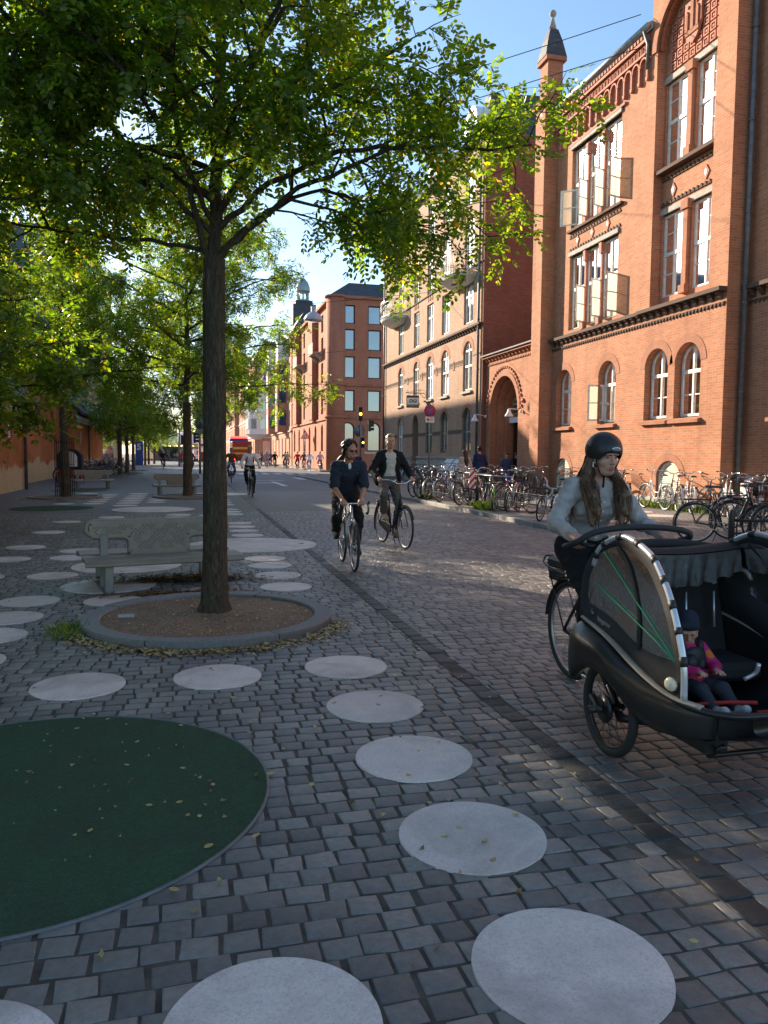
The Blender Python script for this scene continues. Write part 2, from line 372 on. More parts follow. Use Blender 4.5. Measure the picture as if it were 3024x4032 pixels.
w = bpy.data.worlds.new('World'); sc.world = w; w.use_nodes = True; nt = w.node_tree
sky = nt.nodes.new('ShaderNodeTexSky'); sky.sky_type = 'NISHITA'; sky.sun_disc = False; sky.sun_elevation = SUN_EL; sky.sun_rotation = SUN_AZ
sky.air_density = 1.0; sky.dust_density = .45; sky.ozone_density = 4.0
bg = nt.nodes['Background']; tint = nt.nodes.new('ShaderNodeMix'); tint.data_type = 'RGBA'; tint.blend_type = 'MULTIPLY'; tint.inputs[0].default_value = 1; nt.links.new(sky.outputs[0], tint.inputs[6]); tint.inputs[7].default_value = (1.0,.925,.81,1); nt.links.new(tint.outputs[2], bg.inputs[0]); bg.inputs[1].default_value = .14
sc.view_settings.view_transform = 'Standard'; sc.view_settings.look = 'None'; sc.view_settings.exposure = 1.27; sc.view_settings.gamma = 1
sc.render.engine = 'CYCLES'; sc.cycles.max_bounces = 5; sc.cycles.diffuse_bounces = 3; sc.cycles.glossy_bounces = 3; sc.cycles.transmission_bounces = 3; sc.cycles.transparent_max_bounces = 8

# ------------------------------------------------------------------ ground
def sheet(name, x0, y0, x1, y1, z, mat):
    mb = MB(); mb.add([(x0,y0,z),(x1,y0,z),(x1,y1,z),(x0,y1,z)], [(0,1,2,3)]); return struct(name, mb, mat)
sheet('ground', -900, -300, 900, 1500, -.06, M['asphalt'])
sheet('paving_bed', -14, -8, 7.42, 21, -.0042, M['joint'])
sheet('plaza', -14, 21, 2.02, 260, 0, M['sett_far'])
sheet('road_setts', 2.02, 21, 7.42, 33, 0, M['sett_far'])
sheet('road', 2.02, 33, 24, 400, -.004, M['asphalt'])
DISCS = [(1.12, y, .3) for y in (2.04, 2.88, 3.72, 4.565, 5.475, 9.0, 9.89, 10.78, 11.52, 14.885, 15.8, 16.7, 17.6, 20.2, 21.1, 22.0)]
DISCS += [(.21,1.99,.3),(.2,5.42,.3),(-.71,5.4,.3),(-1.62,5.38,.3),(-.62,2.0,.3),(-1.5,2.0,.3),(-1.6,8.645,.3),(-1.62,7.795,.3),(-1.62,7.035,.3),(-1.62,6.2,.3),
          (-1.64,10.39,.3),(-1.65,12.14,.3),(-1.64,12.98,.3),(-2.6,16.1,.3),(.165,8.845,.3),(-.75,8.5,.3),(-2.5,10.4,.3),(-2.5,12.1,.3),(-2.55,13.6,.3),(-2.6,18.5,.3),(-1.75,17.4,.3),(-1.75,19.6,.3),
          (1.1,13.33,1.08),(-.8,11.14,.72),(-.885,9.5,.53),(-.885,22.3,1.1),(1.2,30.5,1.08),(-.2,19.3,.3),(-.2,20.2,.3),(.6,19.9,.3)]
DISCS += [(-1.75, 24+1.15*i, .36) for i in range(7)] + [(-.95, 25.5+1.1*i, .3) for i in range(3)] + [(-2.75, 25+1.1*i, .3) for i in range(6)] + [(1.12, 24+1.0*i, .3) for i in range(4)] + [(-3.6, 25.0, .3), (-3.6, 31.2, .36)]
GREEN = (-.72, 3.66, 1.08); PLANT = [(.2, 7.3, 1.13), (.1, 28.2, 1.25), (-4.0, 28.2, 1.2)]
def setts():
    r = np.random.default_rng(3); rows = []
    y = 1.0; k = 0
    px_, py_ = .128, .108
    C = []
    while y < 21.0:
        off = r.uniform(0, px_) ; x = -5.2 + off
        while x < 7.36:
            wd = px_*r.uniform(.86, 1.16)
            C.append((x+wd/2, y, wd, py_)); x += wd
        y += py_; k += 1
    C = np.array(C)
    th = np.arctan2(C[:, 0], C[:, 1]) - CAM['yaw']
    keep = (np.abs(th) < R(33)) | (np.hypot(C[:, 0], C[:, 1]) < 3.2)
    xl = 1.806+C[:, 1]*.0042; xr = 1.924+C[:, 1]*.0042; a = C[:, 0]-C[:, 2]/2; b = C[:, 0]+C[:, 2]/2
    b2 = np.where((a < xl) & (b > xl), xl, b); a2 = np.where((b > xr) & (a < xr) & (a >= xl), xr, a); inside = (a >= xl) & (b <= xr)
    C[:, 0] = (a2+b2)/2; C[:, 2] = b2-a2; keep &= ~inside & (C[:, 2] > .025)
    for x, yy, rad in DISCS + [GREEN]: keep &= np.hypot(C[:, 0]-x, C[:, 1]-yy) > rad - .045
    for x, yy, rad in PLANT: keep &= np.hypot(C[:, 0]-x, C[:, 1]-yy) > rad - .05
    return C[keep]
def sett_mesh(C, name, mat, seed=5, gx=.0085, gy=.0045, hv=.0012):
    r = np.random.default_rng(seed); n = len(C)
    hx = (C[:, 2]/2 - gx/2)*r.uniform(.93, 1.0, n); hy = (C[:, 3]/2 - gy/2)*r.uniform(.94, 1.0, n)
    cx = C[:, 0] + r.normal(0, .002, n); cy = C[:, 1] + r.normal(0, .002, n); z = r.normal(0, hv, n); tx = r.normal(0, .008, n); ty = r.normal(0, .008, n)
    rot = r.normal(0, .025, n)
    sx = np.array([-1, 1, 1, -1]); sy = np.array([-1, -1, 1, 1]); V = np.zeros((n, 16, 3))
    jx = r.normal(0, .003, (n, 4)); jy = r.normal(0, .003, (n, 4))
    for L, (ins, dz) in enumerate(((.007, 0), (.0025, -.0015), (.0, -.005), (-.001, -.03))):
        X = sx[None]*(hx[:, None]-ins)+jx; Y = sy[None]*(hy[:, None]-ins)+jy
        # knock the corners round
        V[:, L*4:L*4+4, 0] = cx[:, None] + X - rot[:, None]*Y; V[:, L*4:L*4+4, 1] = cy[:, None] + Y + rot[:, None]*X
        V[:, L*4:L*4+4, 2] = z[:, None] + dz + tx[:, None]*X + ty[:, None]*Y
    F = [(0,1,2,3)]
    for L in range(3):
        for i in range(4):
            j = (i+1) % 4; F.append((L*4+i, (L+1)*4+i, (L+1)*4+j, L*4+j))
    F = np.array(F)[:, ::1]
    Fa = (F[None] + (np.arange(n)*16)[:, None, None]).reshape(-1, 4)
    me = bpy.data.meshes.new(name); me.vertices.add(n*16); me.vertices.foreach_set('co', V.astype('f').ravel())
    me.loops.add(Fa.size); me.loops.foreach_set('vertex_index', Fa.astype('i').ravel())
    me.polygons.add(len(Fa)); me.polygons.foreach_set('loop_start', (np.arange(len(Fa))*4).astype('i')); me.polygons.foreach_set('loop_total', np.full(len(Fa), 4, 'i'))
    me.update(calc_edges=True); me.polygons.foreach_set('use_smooth', np.ones(len(Fa), bool)); me.materials.append(mat); boxuv(me)
    o = link(name, me); o['kind'] = 'structure'; return o
sett_mesh(setts(), 'sett_paving', M['sett'])
ys = np.arange(1.0, 50, .145)
sett_mesh(np.array([(1.865+y*.0042, y, .122, .145) for y in ys]), 'drain_strip', M['sett_dark'], 9, .006, .006, .004)
# pale granite discs set in the paving (pattern of the ground)
mb = MB()
for i, (x, y, r_) in enumerate(DISCS):
    n = 64; mb.add([(x+r_*math.cos(2*PI*k/n), y+r_*math.sin(2*PI*k/n), .006+.0004*(i % 5)) for k in range(n)] + [(x+(r_+.003)*math.cos(2*PI*k/n), y+(r_+.003)*math.sin(2*PI*k/n), -.03) for k in range(n)],
                   [tuple(range(n))] + [(k, n+k, n+(k+1) % n, (k+1) % n) for k in range(n)])
struct('paving_discs', mb, M['disc'])
mb = MB(); n = 96
for (gx, gy, gr) in (GREEN, (-3.6, 23.0, 1.1), (-4.2, 33.6, 1.1)):
    mb.m = 0; mb.add([(gx+gr*math.cos(2*PI*k/n), gy+gr*math.sin(2*PI*k/n), .005) for k in range(n)], [tuple(range(n))])
    mb.m = 1; mb.ring((gx, gy, .001), (0,0,1), gr+.004, .009, n, 6)
struct('rubber_ground', mb, [M['rubber_green'], M['pipe']])
# right-hand pavement with its kerb
KX = 7.45
mb = MB(); mb.add([(KX+.16,-8,.10),(14.6,-8,.10),(14.6,54,.10),(KX+.16,54,.10)], [(0,1,2,3)]); struct('pavement', mb, M['slab'])
mb = MB()
for i in range(62): mb.bbox(KX, -7+i*.99, -.05, KX+.155, -7+i*.99+.98, .102+rng.uniform(-.003,.003), .012)
struct('kerb', mb, M['kerb'])
mb = MB(); mb.add([(11.9,70,.10),(19,70,.10),(19,330,.10),(11.9,330,.10)], [(0,1,2,3)]); mb.box(11.75,70,-.05,11.898,330,.104); struct('far_pavement', mb, M['slab'])
mb = MB(); n = 48
for (x, y, r_) in [(11.6,18.4,.5),(11.4,17.0,.45),(10.3,17.6,.4),(12.0,22,.5),(10.4,21.2,.4),(9.6,15.6,.45),(9.5,24.5,.6),(8.9,19.6,.55),(8.4,16.5,.5)]:
    mb.add([(x+r_*math.cos(2*PI*k/n), y+r_*math.sin(2*PI*k/n), .106) for k in range(n)], [tuple(range(n))])
struct('pavement_discs', mb, M['disc'])
# crossing bars, lane lines far up the street
mb = MB()
def bar(x0, y0, x1, y1): mb.add([(x0,y0,.002),(x1,y0,.002),(x1,y1,.002),(x0,y1,.002)], [(0,1,2,3)])
for i in range(8): bar(3.0+i*.95, 60.5, 3.5+i*.95, 63.5)
bar(3.3,42,4.9,42.5); bar(3.9,46,5.6,46.4); bar(2.3,50.5,3.6,50.9); bar(4.6,38,4.85,44); bar(6.9,48,7.3,52); bar(2.4,54.5,3.4,55); bar(2.2,58,3.4,58.4)
for i in range(9): bar(6.4, 66+i*12, 6.55, 71+i*12)
struct('road_markings', mb, M['marking'])

# ------------------------------------------------------------------ facade tools
def arch_poly(u0, u1, v0, v1, rise, n=12):
    if rise <= 1e-4: return [(u0,v0),(u1,v0),(u1,v1),(u0,v1)]
    a = (u1-u0)/2; c = (u0+u1)/2; rad = (a*a+rise*rise)/(2*rise); cv = v1-rad; t0 = math.atan2(v1-rise-cv, a)
    return [(u0,v0),(u1,v0)] + [(c+rad*math.cos(t0+(PI-2*t0)*i/n), cv+rad*math.sin(t0+(PI-2*t0)*i/n)) for i in range(n+1)]
class Plane:
    """facade plane: u runs along the wall, v is height, w points out of the wall"""
    def __init__(s, kind, c):
        s.k = kind; s.c = c
    def __call__(s, u, v, w=0):
        if s.k == 'X': return (s.c-w, u, v)      # faces -X
        if s.k == 'x': return (s.c+w, u, v)      # faces +X
        return (u, s.c-w, v)                      # faces -Y
def wall(mb, P, u0, u1, v0, v1, ops, depth=.25, outer=None):
    """wall face with holes and their reveals; ops: list of (u0,u1,v0,v1,rise)"""
    polys = [outer or [(u0,v0),(u1,v0),(u1,v1),(u0,v1)]]
    for o in ops: polys.append(arch_poly(*o[:5]))
    tris = tessellate_polygon([[Vector((a,b,0)) for a,b in q] for q in polys])
    flat = [p for q in polys for p in q]
    mb.add([P(a,b) for a,b in flat], [tuple(t) for t in tris], False)
    for o, q in zip(ops, polys[1:]):
        d = o[5] if len(o) > 5 else depth
        mb.prism(q, lambda u, v, w_: P(u, v, w_), 0, -d, caps=False)
def window(P, parent, u0, u1, v0, v1, rise=0, w=-.22, fw=.06, cols=1, rows=(), frame='cream', pane='glass_blind', mw=.045, name='window', split=True):
    """one window: frame with mullions, and its pane as a sub-part"""
    mb = MB(); n = 12
    o = arch_poly(u0, u1, v0, v1, rise, n); ri = max(rise-fw*.6, 0) if rise else 0
    i_ = arch_poly(u0+fw, u1-fw, v0+fw, v1-fw, ri, n) if rise else arch_poly(u0+fw, u1-fw, v0+fw, v1-fw, 0)
    N = len(o); t = .05
    for a in (w, w+t):
        mb.add([P(a_, b_, a) for a_, b_ in o+i_], [(k, (k+1) % N, N+(k+1) % N, N+k) for k in range(N)], False)
    mb.prism(i_, lambda u, v, q: P(u, v, q), w, w+t, caps=False)
    def bx(a0, b0, a1, b1, d0, d1):
        mb.prism([(a0,b0),(a1,b0),(a1,b1),(a0,b1)], lambda u, v, q: P(u, v, q), d0, d1)
    wd = u1-u0; top = v1 - (rise*.02+fw)
    for k in range(1, cols):
        c = u0+wd*k/cols; cc = (u0+u1)/2
        tt = top if rise == 0 else top - rise*((c-cc)/(wd/2))**2*.95
        bx(c-mw*.7, v0+fw, c+mw*.7, tt, w+.004, w+t+.012)
    for q in rows:
        h = abs(q); hh = mw*1.1 if q > 0 else mw*.35
        c = v0+(v1-v0)*h; e = 0 if rise == 0 or c < v1-rise else wd*.10*(c-(v1-rise))/rise
        bx(u0+fw*.6+e, c-hh, u1-fw*.6-e, c+hh, w+.002, w+t+(.016 if q > 0 else -.01))
    f = mb.build(name, M[frame], parent)
    pb = MB(); pb.prism(i_, lambda u, v, q: P(u, v, q), w+.012, w+.022); pb.build('pane', M[pane], f, world=True) if False else None
    off = tuple(wloc(parent)); me = pb.mesh('pane', M[pane], off); link('pane', me, f)
    return f
def bxp(mb, P, a0, b0, a1, b1, d0, d1): mb.prism([(a0,b0),(a1,b0),(a1,b1),(a0,b1)], lambda u, v, q: P(u, v, q), d0, d1)
def corbels(mb, P, u0, u1, v1, step=.34, wd=.15, h=.22, d=.16):
    n = int((u1-u0)/step)
    for i in range(n):
        a = u0+(i+.3)*(u1-u0)/n
        mb.prism([(0,v1-h),(d*.55,v1-h*.6),(d*.55,v1-h*.45),(d,v1-h*.2),(d,v1),(0,v1)], lambda q, v, t, a=a: P(a+t, v, q), 0, wd)
def teeth(mb, P, u0, u1, v0, h, step, d=.05, up=True):
    n = max(1, int((u1-u0)/step)); s = (u1-u0)/n
    for i in range(n):
        a = u0+i*s
        tri = [(a+.06*s,v0),(a+.94*s,v0),(a+s/2,v0+h)] if up else [(a+.06*s,v0+h),(a+.94*s,v0+h),(a+s/2,v0)]
        mb.prism(tri, lambda u, v, q: P(u, v, q), 0, d)
def sill(mb, P, u0, u1, v, d=.12, h=.09):
    mb.prism([(-.22,v+.03),(d,v-.05),(d,v-.05-h),(0,v-.05-h),(-.22,v-.05-h)], lambda q, vv, t: P(t, vv, q), u0, u1)
def arch_band(mb, P, u0, u1, vs, rise, wd, d, n=16):
    """brick hood over an arched opening"""
    o = arch_poly(u0-wd, u1+wd, vs-rise, vs+wd, rise+wd*.9, n)[2:]; i_ = arch_poly(u0, u1, vs-rise, vs, rise, n)[2:]
    N = len(o)
    A = [P(a,b,d) for a,b in o]+[P(a,b,d) for a,b in i_]+[P(a,b,-.02) for a,b in o]+[P(a,b,-.02) for a,b in i_]
    fs = []
    for k in range(N-1): fs += [(k,k+1,N+k+1,N+k),(k,k+1,2*N+k+1,2*N+k),(N+k,N+k+1,3*N+k+1,3*N+k)]
    fs += [(0,N,3*N,2*N),(N-1,2*N-1,4*N-1,3*N-1)]
    mb.add(A, fs, False)
def casement(P, parent, u, v0, v1, wd, ang, w=-.2, frame='cream', side=1, name='casement'):
    """a leaf standing open, hinged at u, turned out of the wall by ang"""
    mb = MB(); ca, sa = math.cos(ang), math.sin(ang)
    f = lambda a, b, q: P(u+side*(a*ca) , b, w+a*sa+q*ca*.999)
    fw = .06
    for (a0,b0,a1,b1) in ((0,v0,wd,v0+fw),(0,v1-fw,wd,v1),(0,v0+fw,fw,v1-fw),(wd-fw,v0+fw,wd,v1-fw),(fw,(v0+v1)/2-.02,wd-fw,(v0+v1)/2+.02)):
        mb.prism([(a0,b0),(a1,b0),(a1,b1),(a0,b1)], f, 0, .045)
    o = mb.build(name, M[frame], parent)
    pb = MB(); pb.prism([(fw,v0+fw),(wd-fw,v0+fw),(wd-fw,v1-fw),(fw,v1-fw)], f, .018, .026)
    link('pane', pb.mesh('pane', M['casement_glass'], tuple(wloc(parent))), o); return o
t = NT('clear_glass'); tr = t.new('ShaderNodeBsdfTransparent'); tr.inputs[0].default_value = (.86,.88,.84,1); gl = t.new('ShaderNodeBsdfGlossy'); gl.inputs['Roughness'].default_value = .03
fr = t.new('ShaderNodeFresnel'); fr.inputs[0].default_value = 1.28; ms = t.new('ShaderNodeMixShader'); t.l(fr.outputs[0], ms.inputs[0]); t.l(tr.outputs[0], ms.inputs[1]); t.l(gl.outputs[0], ms.inputs[2]); t.l(ms.outputs[0], t.out.inputs[0]); M['clear_glass'] = t.mat
t = NT('milky_casement_glass'); t.n.remove(t.b); tr = t.new('ShaderNodeBsdfTransparent'); tr.inputs[0].default_value = (.9,.9,.86,1); tl_ = t.new('ShaderNodeBsdfTranslucent'); tl_.inputs[0].default_value = (.85,.82,.72,1); df = t.new('ShaderNodeBsdfDiffuse'); df.inputs[0].default_value = (.6,.6,.55,1); m1 = t.new('ShaderNodeMixShader'); t.l(tl_.outputs[0], m1.inputs[1]); t.l(df.outputs[0], m1.inputs[2]); m1.inputs[0].default_value = .4; m2 = t.new('ShaderNodeMixShader'); m2.inputs[0].default_value = .55; t.l(tr.outputs[0], m2.inputs[1]); t.l(m1.outputs[0], m2.inputs[2]); t.l(m2.outputs[0], t.out.inputs[0]); M['casement_glass'] = t.mat
def downpipe(parent, pts, r=.055, mat='pipe', name='downpipe'):
    mb = MB(); mb.tube(pts, r, 10)
    for p, q in zip(pts, pts[1:]):
        p, q = Vector(p), Vector(q); L = (q-p).length; k = int(L/2.2)
        for i in range(k): c = p+(q-p)*((i+.6)/k); d = (q-p).normalized(); mb.tube([c-d*.03, c+d*.03], r*1.22, 10)
    return mb.build(name, M[mat], parent)
# ------------------------------------------------------------------ the school (right, near)
SX = 13.3; P0 = Plane('X', SX); PB = Plane('X', 13.6); PW = Plane('X', 13.3)
sch = thing('brick_school', 'tall orange red brick school with paired tall windows, arched recess and corner pinnacle', 'building', (14, 21, 0))
mb = MB()
gf = [(25.3,26.45,2.65,4.7,.5),(22.36,23.45,2.65,4.68,.5),(19.6,20.75,2.65,4.72,.55),(18.14,19.28,2.65,4.7,.55)]
base = [(25.25,26.4,.22,1.5,.45),(18.85,20.0,.22,1.46,.42)]
wall(mb, P0, 17.2, 26.9, 0, 5.9, gf+base, .3)
# left section above the cornice, two triple windows
wall(mb, P0, 20.9, 26.9, 5.9, 14.05, [(22.45,25.66,6.05,8.62,0),(22.45,25.66,9.6,12.3,0)], .32)
# risalit with its arched recess
wall(mb, P0, 17.2, 20.9, 5.9, 18.2, [(17.95,20.62,5.95,14.55,1.335,.3)], .3)
wall(mb, PB, 17.9, 20.7, 5.9, 14.7, [(19.52,20.56,6.22,8.6,0),(18.02,19.16,6.22,8.6,0),(19.52,20.56,9.95,12.3,0),(18.02,19.16,9.95,12.3,0)], .22)
# stepped-back part on the right and its return
PR = Plane('X', 13.9)
wall(mb, PR, 4, 17.2, 0, 18.2, [(15.1,16.15,2.6,4.75,.5),(15.0,16.1,.22,1.5,.45),(14.6,15.9,6.2,8.6,0),(12.2,13.3,2.6,4.75,.5),(9.4,10.5,2.6,4.75,.5)], .3)
mb.box(13.302, 17.201, 0, 13.898, 17.7, 18.19); mb.box(13.302, 20.6, 14.1, 14.28, 20.898, 18.19)
mb.box(14.3, 4.01, 0.01, 22, 26.89, 14.0); mb.box(14.3, 4.01, 14.001, 22, 20.88, 18.19)
mb.build('wall', M['brick_school'], sch)
# tower pilaster and pinnacle
mb = MB(); y0, y1 = 26.88, 27.66
mb.box(12.8, y0, 0, 13.8, y1, 14.35); mb.box(12.9, y0+.08, 14.6, 13.5, y1-.08, 16.0)
mb.build('pilaster', M['brick_school'], sch)
mb = MB(); mb.mark(); mb.box(12.68, y0-.12, 14.35, 13.9, y1+.12, 14.48); mb.box(12.74, y0-.06, 14.48, 13.84, y1+.06, 14.62); mb.mark(); mb.box(12.8, y0-.02, 15.95, 13.6, y1+.02, 16.1)
mb.build('pinnacle_band', M['brick_trim'], sch)
mb = MB(); cx, cy = 13.2, 27.27
for (h0, a0, h1, a1) in ((16.1,.42,16.75,.28),(16.75,.28,17.15,.16)):
    b = [(cx-a0,cy-a0*.9,h0),(cx+a0,cy-a0*.9,h0),(cx+a0,cy+a0*.9,h0),(cx-a0,cy+a0*.9,h0),(cx-a1,cy-a1*.9,h1),(cx+a1,cy-a1*.9,h1),(cx+a1,cy+a1*.9,h1),(cx-a1,cy+a1*.9,h1)]
    mb.add(b, [(0,1,5,4),(1,2,6,5),(2,3,7,6),(3,0,4,7),(4,5,6,7),(3,2,1,0)], False)
pin = mb.build('pinnacle', M['slate'], sch)
mb = MB(); mb.lathe([(.16,0),(.05,.42),(.05,.5)], (cx,cy,17.15), 16); mb.ell((cx,cy,17.75), .13); f_ = mb.mesh('finial', M['stone'], tuple(wloc(sch))); link('finial', f_, pin)
# cornice between ground and first floor
mb = MB(); bxp(mb, P0, 20.95, 5.78, 26.86, 5.88, 0, .2); bxp(mb, P0, 17.2, 5.79, 20.95, 5.89, 0, .25)
bxp(mb, PR, 5, 5.80, 17.18, 5.9, 0, .22)
corbels(mb, P0, 17.25, 26.8, 5.78, .32, .13, .2, .16); corbels(mb, PR, 10, 17.1, 5.79, .32, .13, .2, .16)
teeth(mb, P0, 17.25, 26.85, 5.42, .11, .15, .04, False); teeth(mb, PR, 12, 17.1, 5.42, .11, .15, .04, False)
mb.build('cornice', M['soot_trim'], sch)
# sill bands with sawtooth, diamonds between floors
mb = MB()
bxp(mb, P0, 22.2, 9.44, 25.75, 9.52, 0, .12); teeth(mb, P0, 22.3, 25.7, 9.24, .12, .17, .03); teeth(mb, P0, 22.3, 25.7, 8.78, .12, .17, .03)
bxp(mb, PB, 17.95, 9.74, 20.6, 9.84, 0, .26); teeth(mb, PB, 18, 20.6, 9.55, .12, .17, .04); teeth(mb, PB, 18, 20.6, 8.85, .12, .17, .04)
mb.build('sawtooth_band', M['soot_trim'], sch)
mb = MB()
for u in (23.1,24.1,25.1): mb.mark(); mb.prism([(u-.12,9.08),(u,8.9),(u+.12,9.08),(u,9.26)], lambda a,b,q: P0(a,b,q), 0, .03)
for u in (18.6,20.05): mb.mark(); mb.prism([(u-.13,9.2),(u,9.0),(u+.13,9.2),(u,9.4)], lambda a,b,q: PB(a,b,q), 0, .03)
mb.build('diamond', M['terracotta'], sch)
mb = MB()
for u in (23.1,24.1,25.1): mb.mark(); mb.prism([(u-.05,9.08),(u,9.0),(u+.05,9.08),(u,9.16)], lambda a,b,q: P0(a,b,q), .03, .04)
for u in (18.6,20.05): mb.mark(); mb.prism([(u-.05,9.2),(u,9.1),(u+.05,9.2),(u,9.3)], lambda a,b,q: PB(a,b,q), .03, .04)
mb.build('diamond_centre', M['cream'], sch)
# arcade frieze under the gutter
mb = MB(); n = 14; a0, a1 = 21.0, 26.82; s_ = (a1-a0)/n
for i in range(n):
    u = a0+i*s_; arch_band(mb, P0, u+.06, u+s_*1.0-.06+.18*0, 13.28, .2, .05, .10, 8)
    bxp(mb, P0, u-.035, 12.72, u+.035, 13.1, 0, .10); mb.prism([(u-.07,12.7),(u+.07,12.7),(u+.03,12.58),(u-.03,12.58)], lambda a,b,q: P0(a,b,q), 0, .11)
bxp(mb, P0, a0, 13.36, a1, 13.42, 0, .12); bxp(mb, P0, a0, 13.72, a1, 13.8, 0, .14)
for i in range(30):
    u = a0+(i+.5)*(a1-a0)/30
    for (q0,q1,q2,q3) in ((u-.075,13.45,u+.075,13.48),(u-.075,13.65,u+.075,13.68),(u-.075,13.48,u-.045,13.65),(u+.045,13.48,u+.075,13.65)): bxp(mb, P0, q0, q1, q2, q3, 0, .06)
for i in range(34): u = a0+(i+.2)*(a1-a0)/34; bxp(mb, P0, u, 13.82, u+.09, 13.92, 0, .16)
bxp(mb, P0, 22.2, 12.42, 25.8, 12.5, 0, .08)
mb.build('arcade_frieze', M['terracotta'], sch)
mb = MB(); mb.tube([(13.12, 20.86, 14.05), (13.12, 27.0, 14.12)], .1, 10); mb.prism([(13.05,14.1),(13.1,14.16),(19,17.4),(19,17.2)], lambda a,b,q: (a,q,b), 20.95, 27.0)
mb.build('gutter', M['zinc'], sch)
downpipe(sch, [(13.1,21.05,14.0),(13.22,21.0,13.6),(13.22,21.0,12.9)], .05)
# recess: arch rings, tympanum coffers and shield
mb = MB(); arch_band(mb, P0, 17.95, 20.62, 14.55, 1.335, .22, .05, 24); arch_band(mb, P0, 18.05, 20.52, 14.45, 1.235, .09, -.12, 24)
mb.build('arch_hood', M['brick_trim'], sch)
mb = MB()
for i in range(9):
    for j in range(8):
        u = 18.1+i*.285+.12; v = 12.55+j*.27+.1
        if math.hypot(u-19.285, max(0, v-13.2)) > 1.18 or (abs(u-19.285) < .42 and 12.95 < v < 14.3): continue
        for (a,b,c,d) in ((-.11,-.11,.11,-.07),(-.11,.07,.11,.11),(-.11,-.07,-.07,.07),(.07,-.07,.11,.07)): bxp(mb, PB, u+a, v+b, u+c, v+d, 0, .05)
        bxp(mb, PB, u-.035, v-.035, u+.035, v+.035, 0, .04)
mb.build('coffer_panel', M['terracotta'], sch)
sh = [(19.285-.36,14.0),(19.285-.36,13.3),(19.285-.2,12.98),(19.285,12.85),(19.285+.2,12.98),(19.285+.36,13.3),(19.285+.36,14.0)]
mb = MB(); mb.prism(sh, lambda a,b,q: PB(a,b,q), .05, .12)
shd = mb.build('shield', M['terracotta'], sch)
mb = MB()
for u, h, wd_ in ((19.06,.42,.09),(19.285,.72,.12),(19.51,.42,.09)):
    bxp(mb, PB, u-wd_/2, 13.2, u+wd_/2, 13.2+h, .12, .16); mb.prism([(u-wd_/2-.02,13.2+h),(u+wd_/2+.02,13.2+h),(u,13.2+h+.14)], lambda a,b,q: PB(a,b,q), .12, .16)
bxp(mb, PB, 19.0, 13.1, 19.57, 13.22, .12, .15); mb.ell(PB(19.1,13.85,.13), (.03,.05,.05)); mb.ell(PB(19.47,13.85,.13), (.03,.05,.05))
link('castle_relief', mb.mesh('castle_relief', M['brick_trim'], tuple(wloc(sch))), shd)
mb = MB()
for v0_, v1_ in ((6.2,8.75),(9.95,12.45)):
    mb.mark(); bxp(mb, PB, 19.2, v0_-.05, 19.48, v0_+.18, 0, .16); bxp(mb, PB, 19.24, v0_+.18, 19.44, v1_-.3, 0, .1); bxp(mb, PB, 19.18, v1_-.3, 19.5, v1_-.05, 0, .15)
mb.build('mullion_pier', M['brick_trim'], sch)
mb = MB()
for (a,b) in ((18.02,19.16),(19.52,20.56)):
    for v_ in (8.6,12.3): mb.mark(); bxp(mb, PB, a-.05, v_, b+.05, v_+.16, -.05, .06)
for v_ in (8.62,12.3): mb.mark(); bxp(mb, P0, 22.4, v_, 25.7, v_+.14, -.1, .07)
mb.build('lintel', M['stone'], sch)
# windows
for (a,b) in ((18.02,19.16),(19.52,20.56)):
    for v in (6.22, 9.95): window(PB, sch, a, b, v, v+2.36, 0, -.13, .07, 2, (.52,-.28,-.77), pane='glass_curtain')
for k, v in enumerate((6.05, 9.6)):
    for j in range(3):
        a = 22.5+j*1.06; window(P0, sch, a, a+1.02, v, v+(2.55,2.66)[k], 0, -.17, .06, 2, (.55,-.28), pane='glass_curtain')
    pm = MB()
    for u in (23.53, 24.59): pm.mark(); bxp(pm, P0, u-.05, v, u+.05, v+2.6, -.14, -.03); bxp(pm, P0, u-.08, v+2.2, u+.08, v+2.55, -.14, .03); bxp(pm, P0, u-.1, v-.1, u+.1, v+.12, -.2, .08)
    pm.build('window_post', M['terracotta'], sch)
    for (u, an) in ((22.62, 1.25), (23.62, 1.2), (24.7, 1.15), (25.5, .9)): 
        if k == 0 and u > 25: continue
        casement(P0, sch, u, v+.12, v+1.36, .62, an, -.2, side=-1 if u < 25 else 1)
mbs = MB()
for o in gf:
    window(P0, sch, o[0]+.03, o[1]-.03, o[2]+.05, o[3]-.02, o[4], -.26, .07, 2, (.62,-.3), pane='glass_blind'); mbs.mark(); sill(mbs, P0, o[0]-.1, o[1]+.1, o[2]); arch_band(mb := MB(), P0, o[0], o[1], o[3], o[4], .24, .012, 14); mb.build('arch_hood', M['brick_trim'], sch)
casement(P0, sch, 23.42, 2.75, 3.95, .55, 1.35, -.22, side=1)
for o in base:
    window(P0, sch, o[0]+.02, o[1]-.02, o[2]+.02, o[3]-.02, o[4], -.12, .06, 1, (), pane='louvre'); arch_band(mb := MB(), P0, o[0], o[1], o[3], o[4], .22, .012, 14); mb.build('arch_hood', M['brick_trim'], sch)
for o in [(15.1,16.15,2.6,4.75,.5),(12.2,13.3,2.6,4.75,.5),(9.4,10.5,2.6,4.75,.5)]:
    window(PR, sch, o[0]+.03, o[1]-.03, o[2]+.05, o[3]-.02, o[4], -.26, .07, 2, (.62,-.3)); mbs.mark(); sill(mbs, PR, o[0]-.1, o[1]+.1, o[2]); arch_band(mb := MB(), PR, o[0], o[1], o[3], o[4], .24, .012, 14); mb.build('arch_hood', M['brick_trim'], sch)
window(PR, sch, 15.02, 16.08, .24, 1.48, .45, -.12, .06, 1, (), pane='louvre'); window(PR, sch, 14.6, 15.9, 6.2, 8.6, 0, -.26, .07, 2, (.55,-.28), pane='glass_sky')
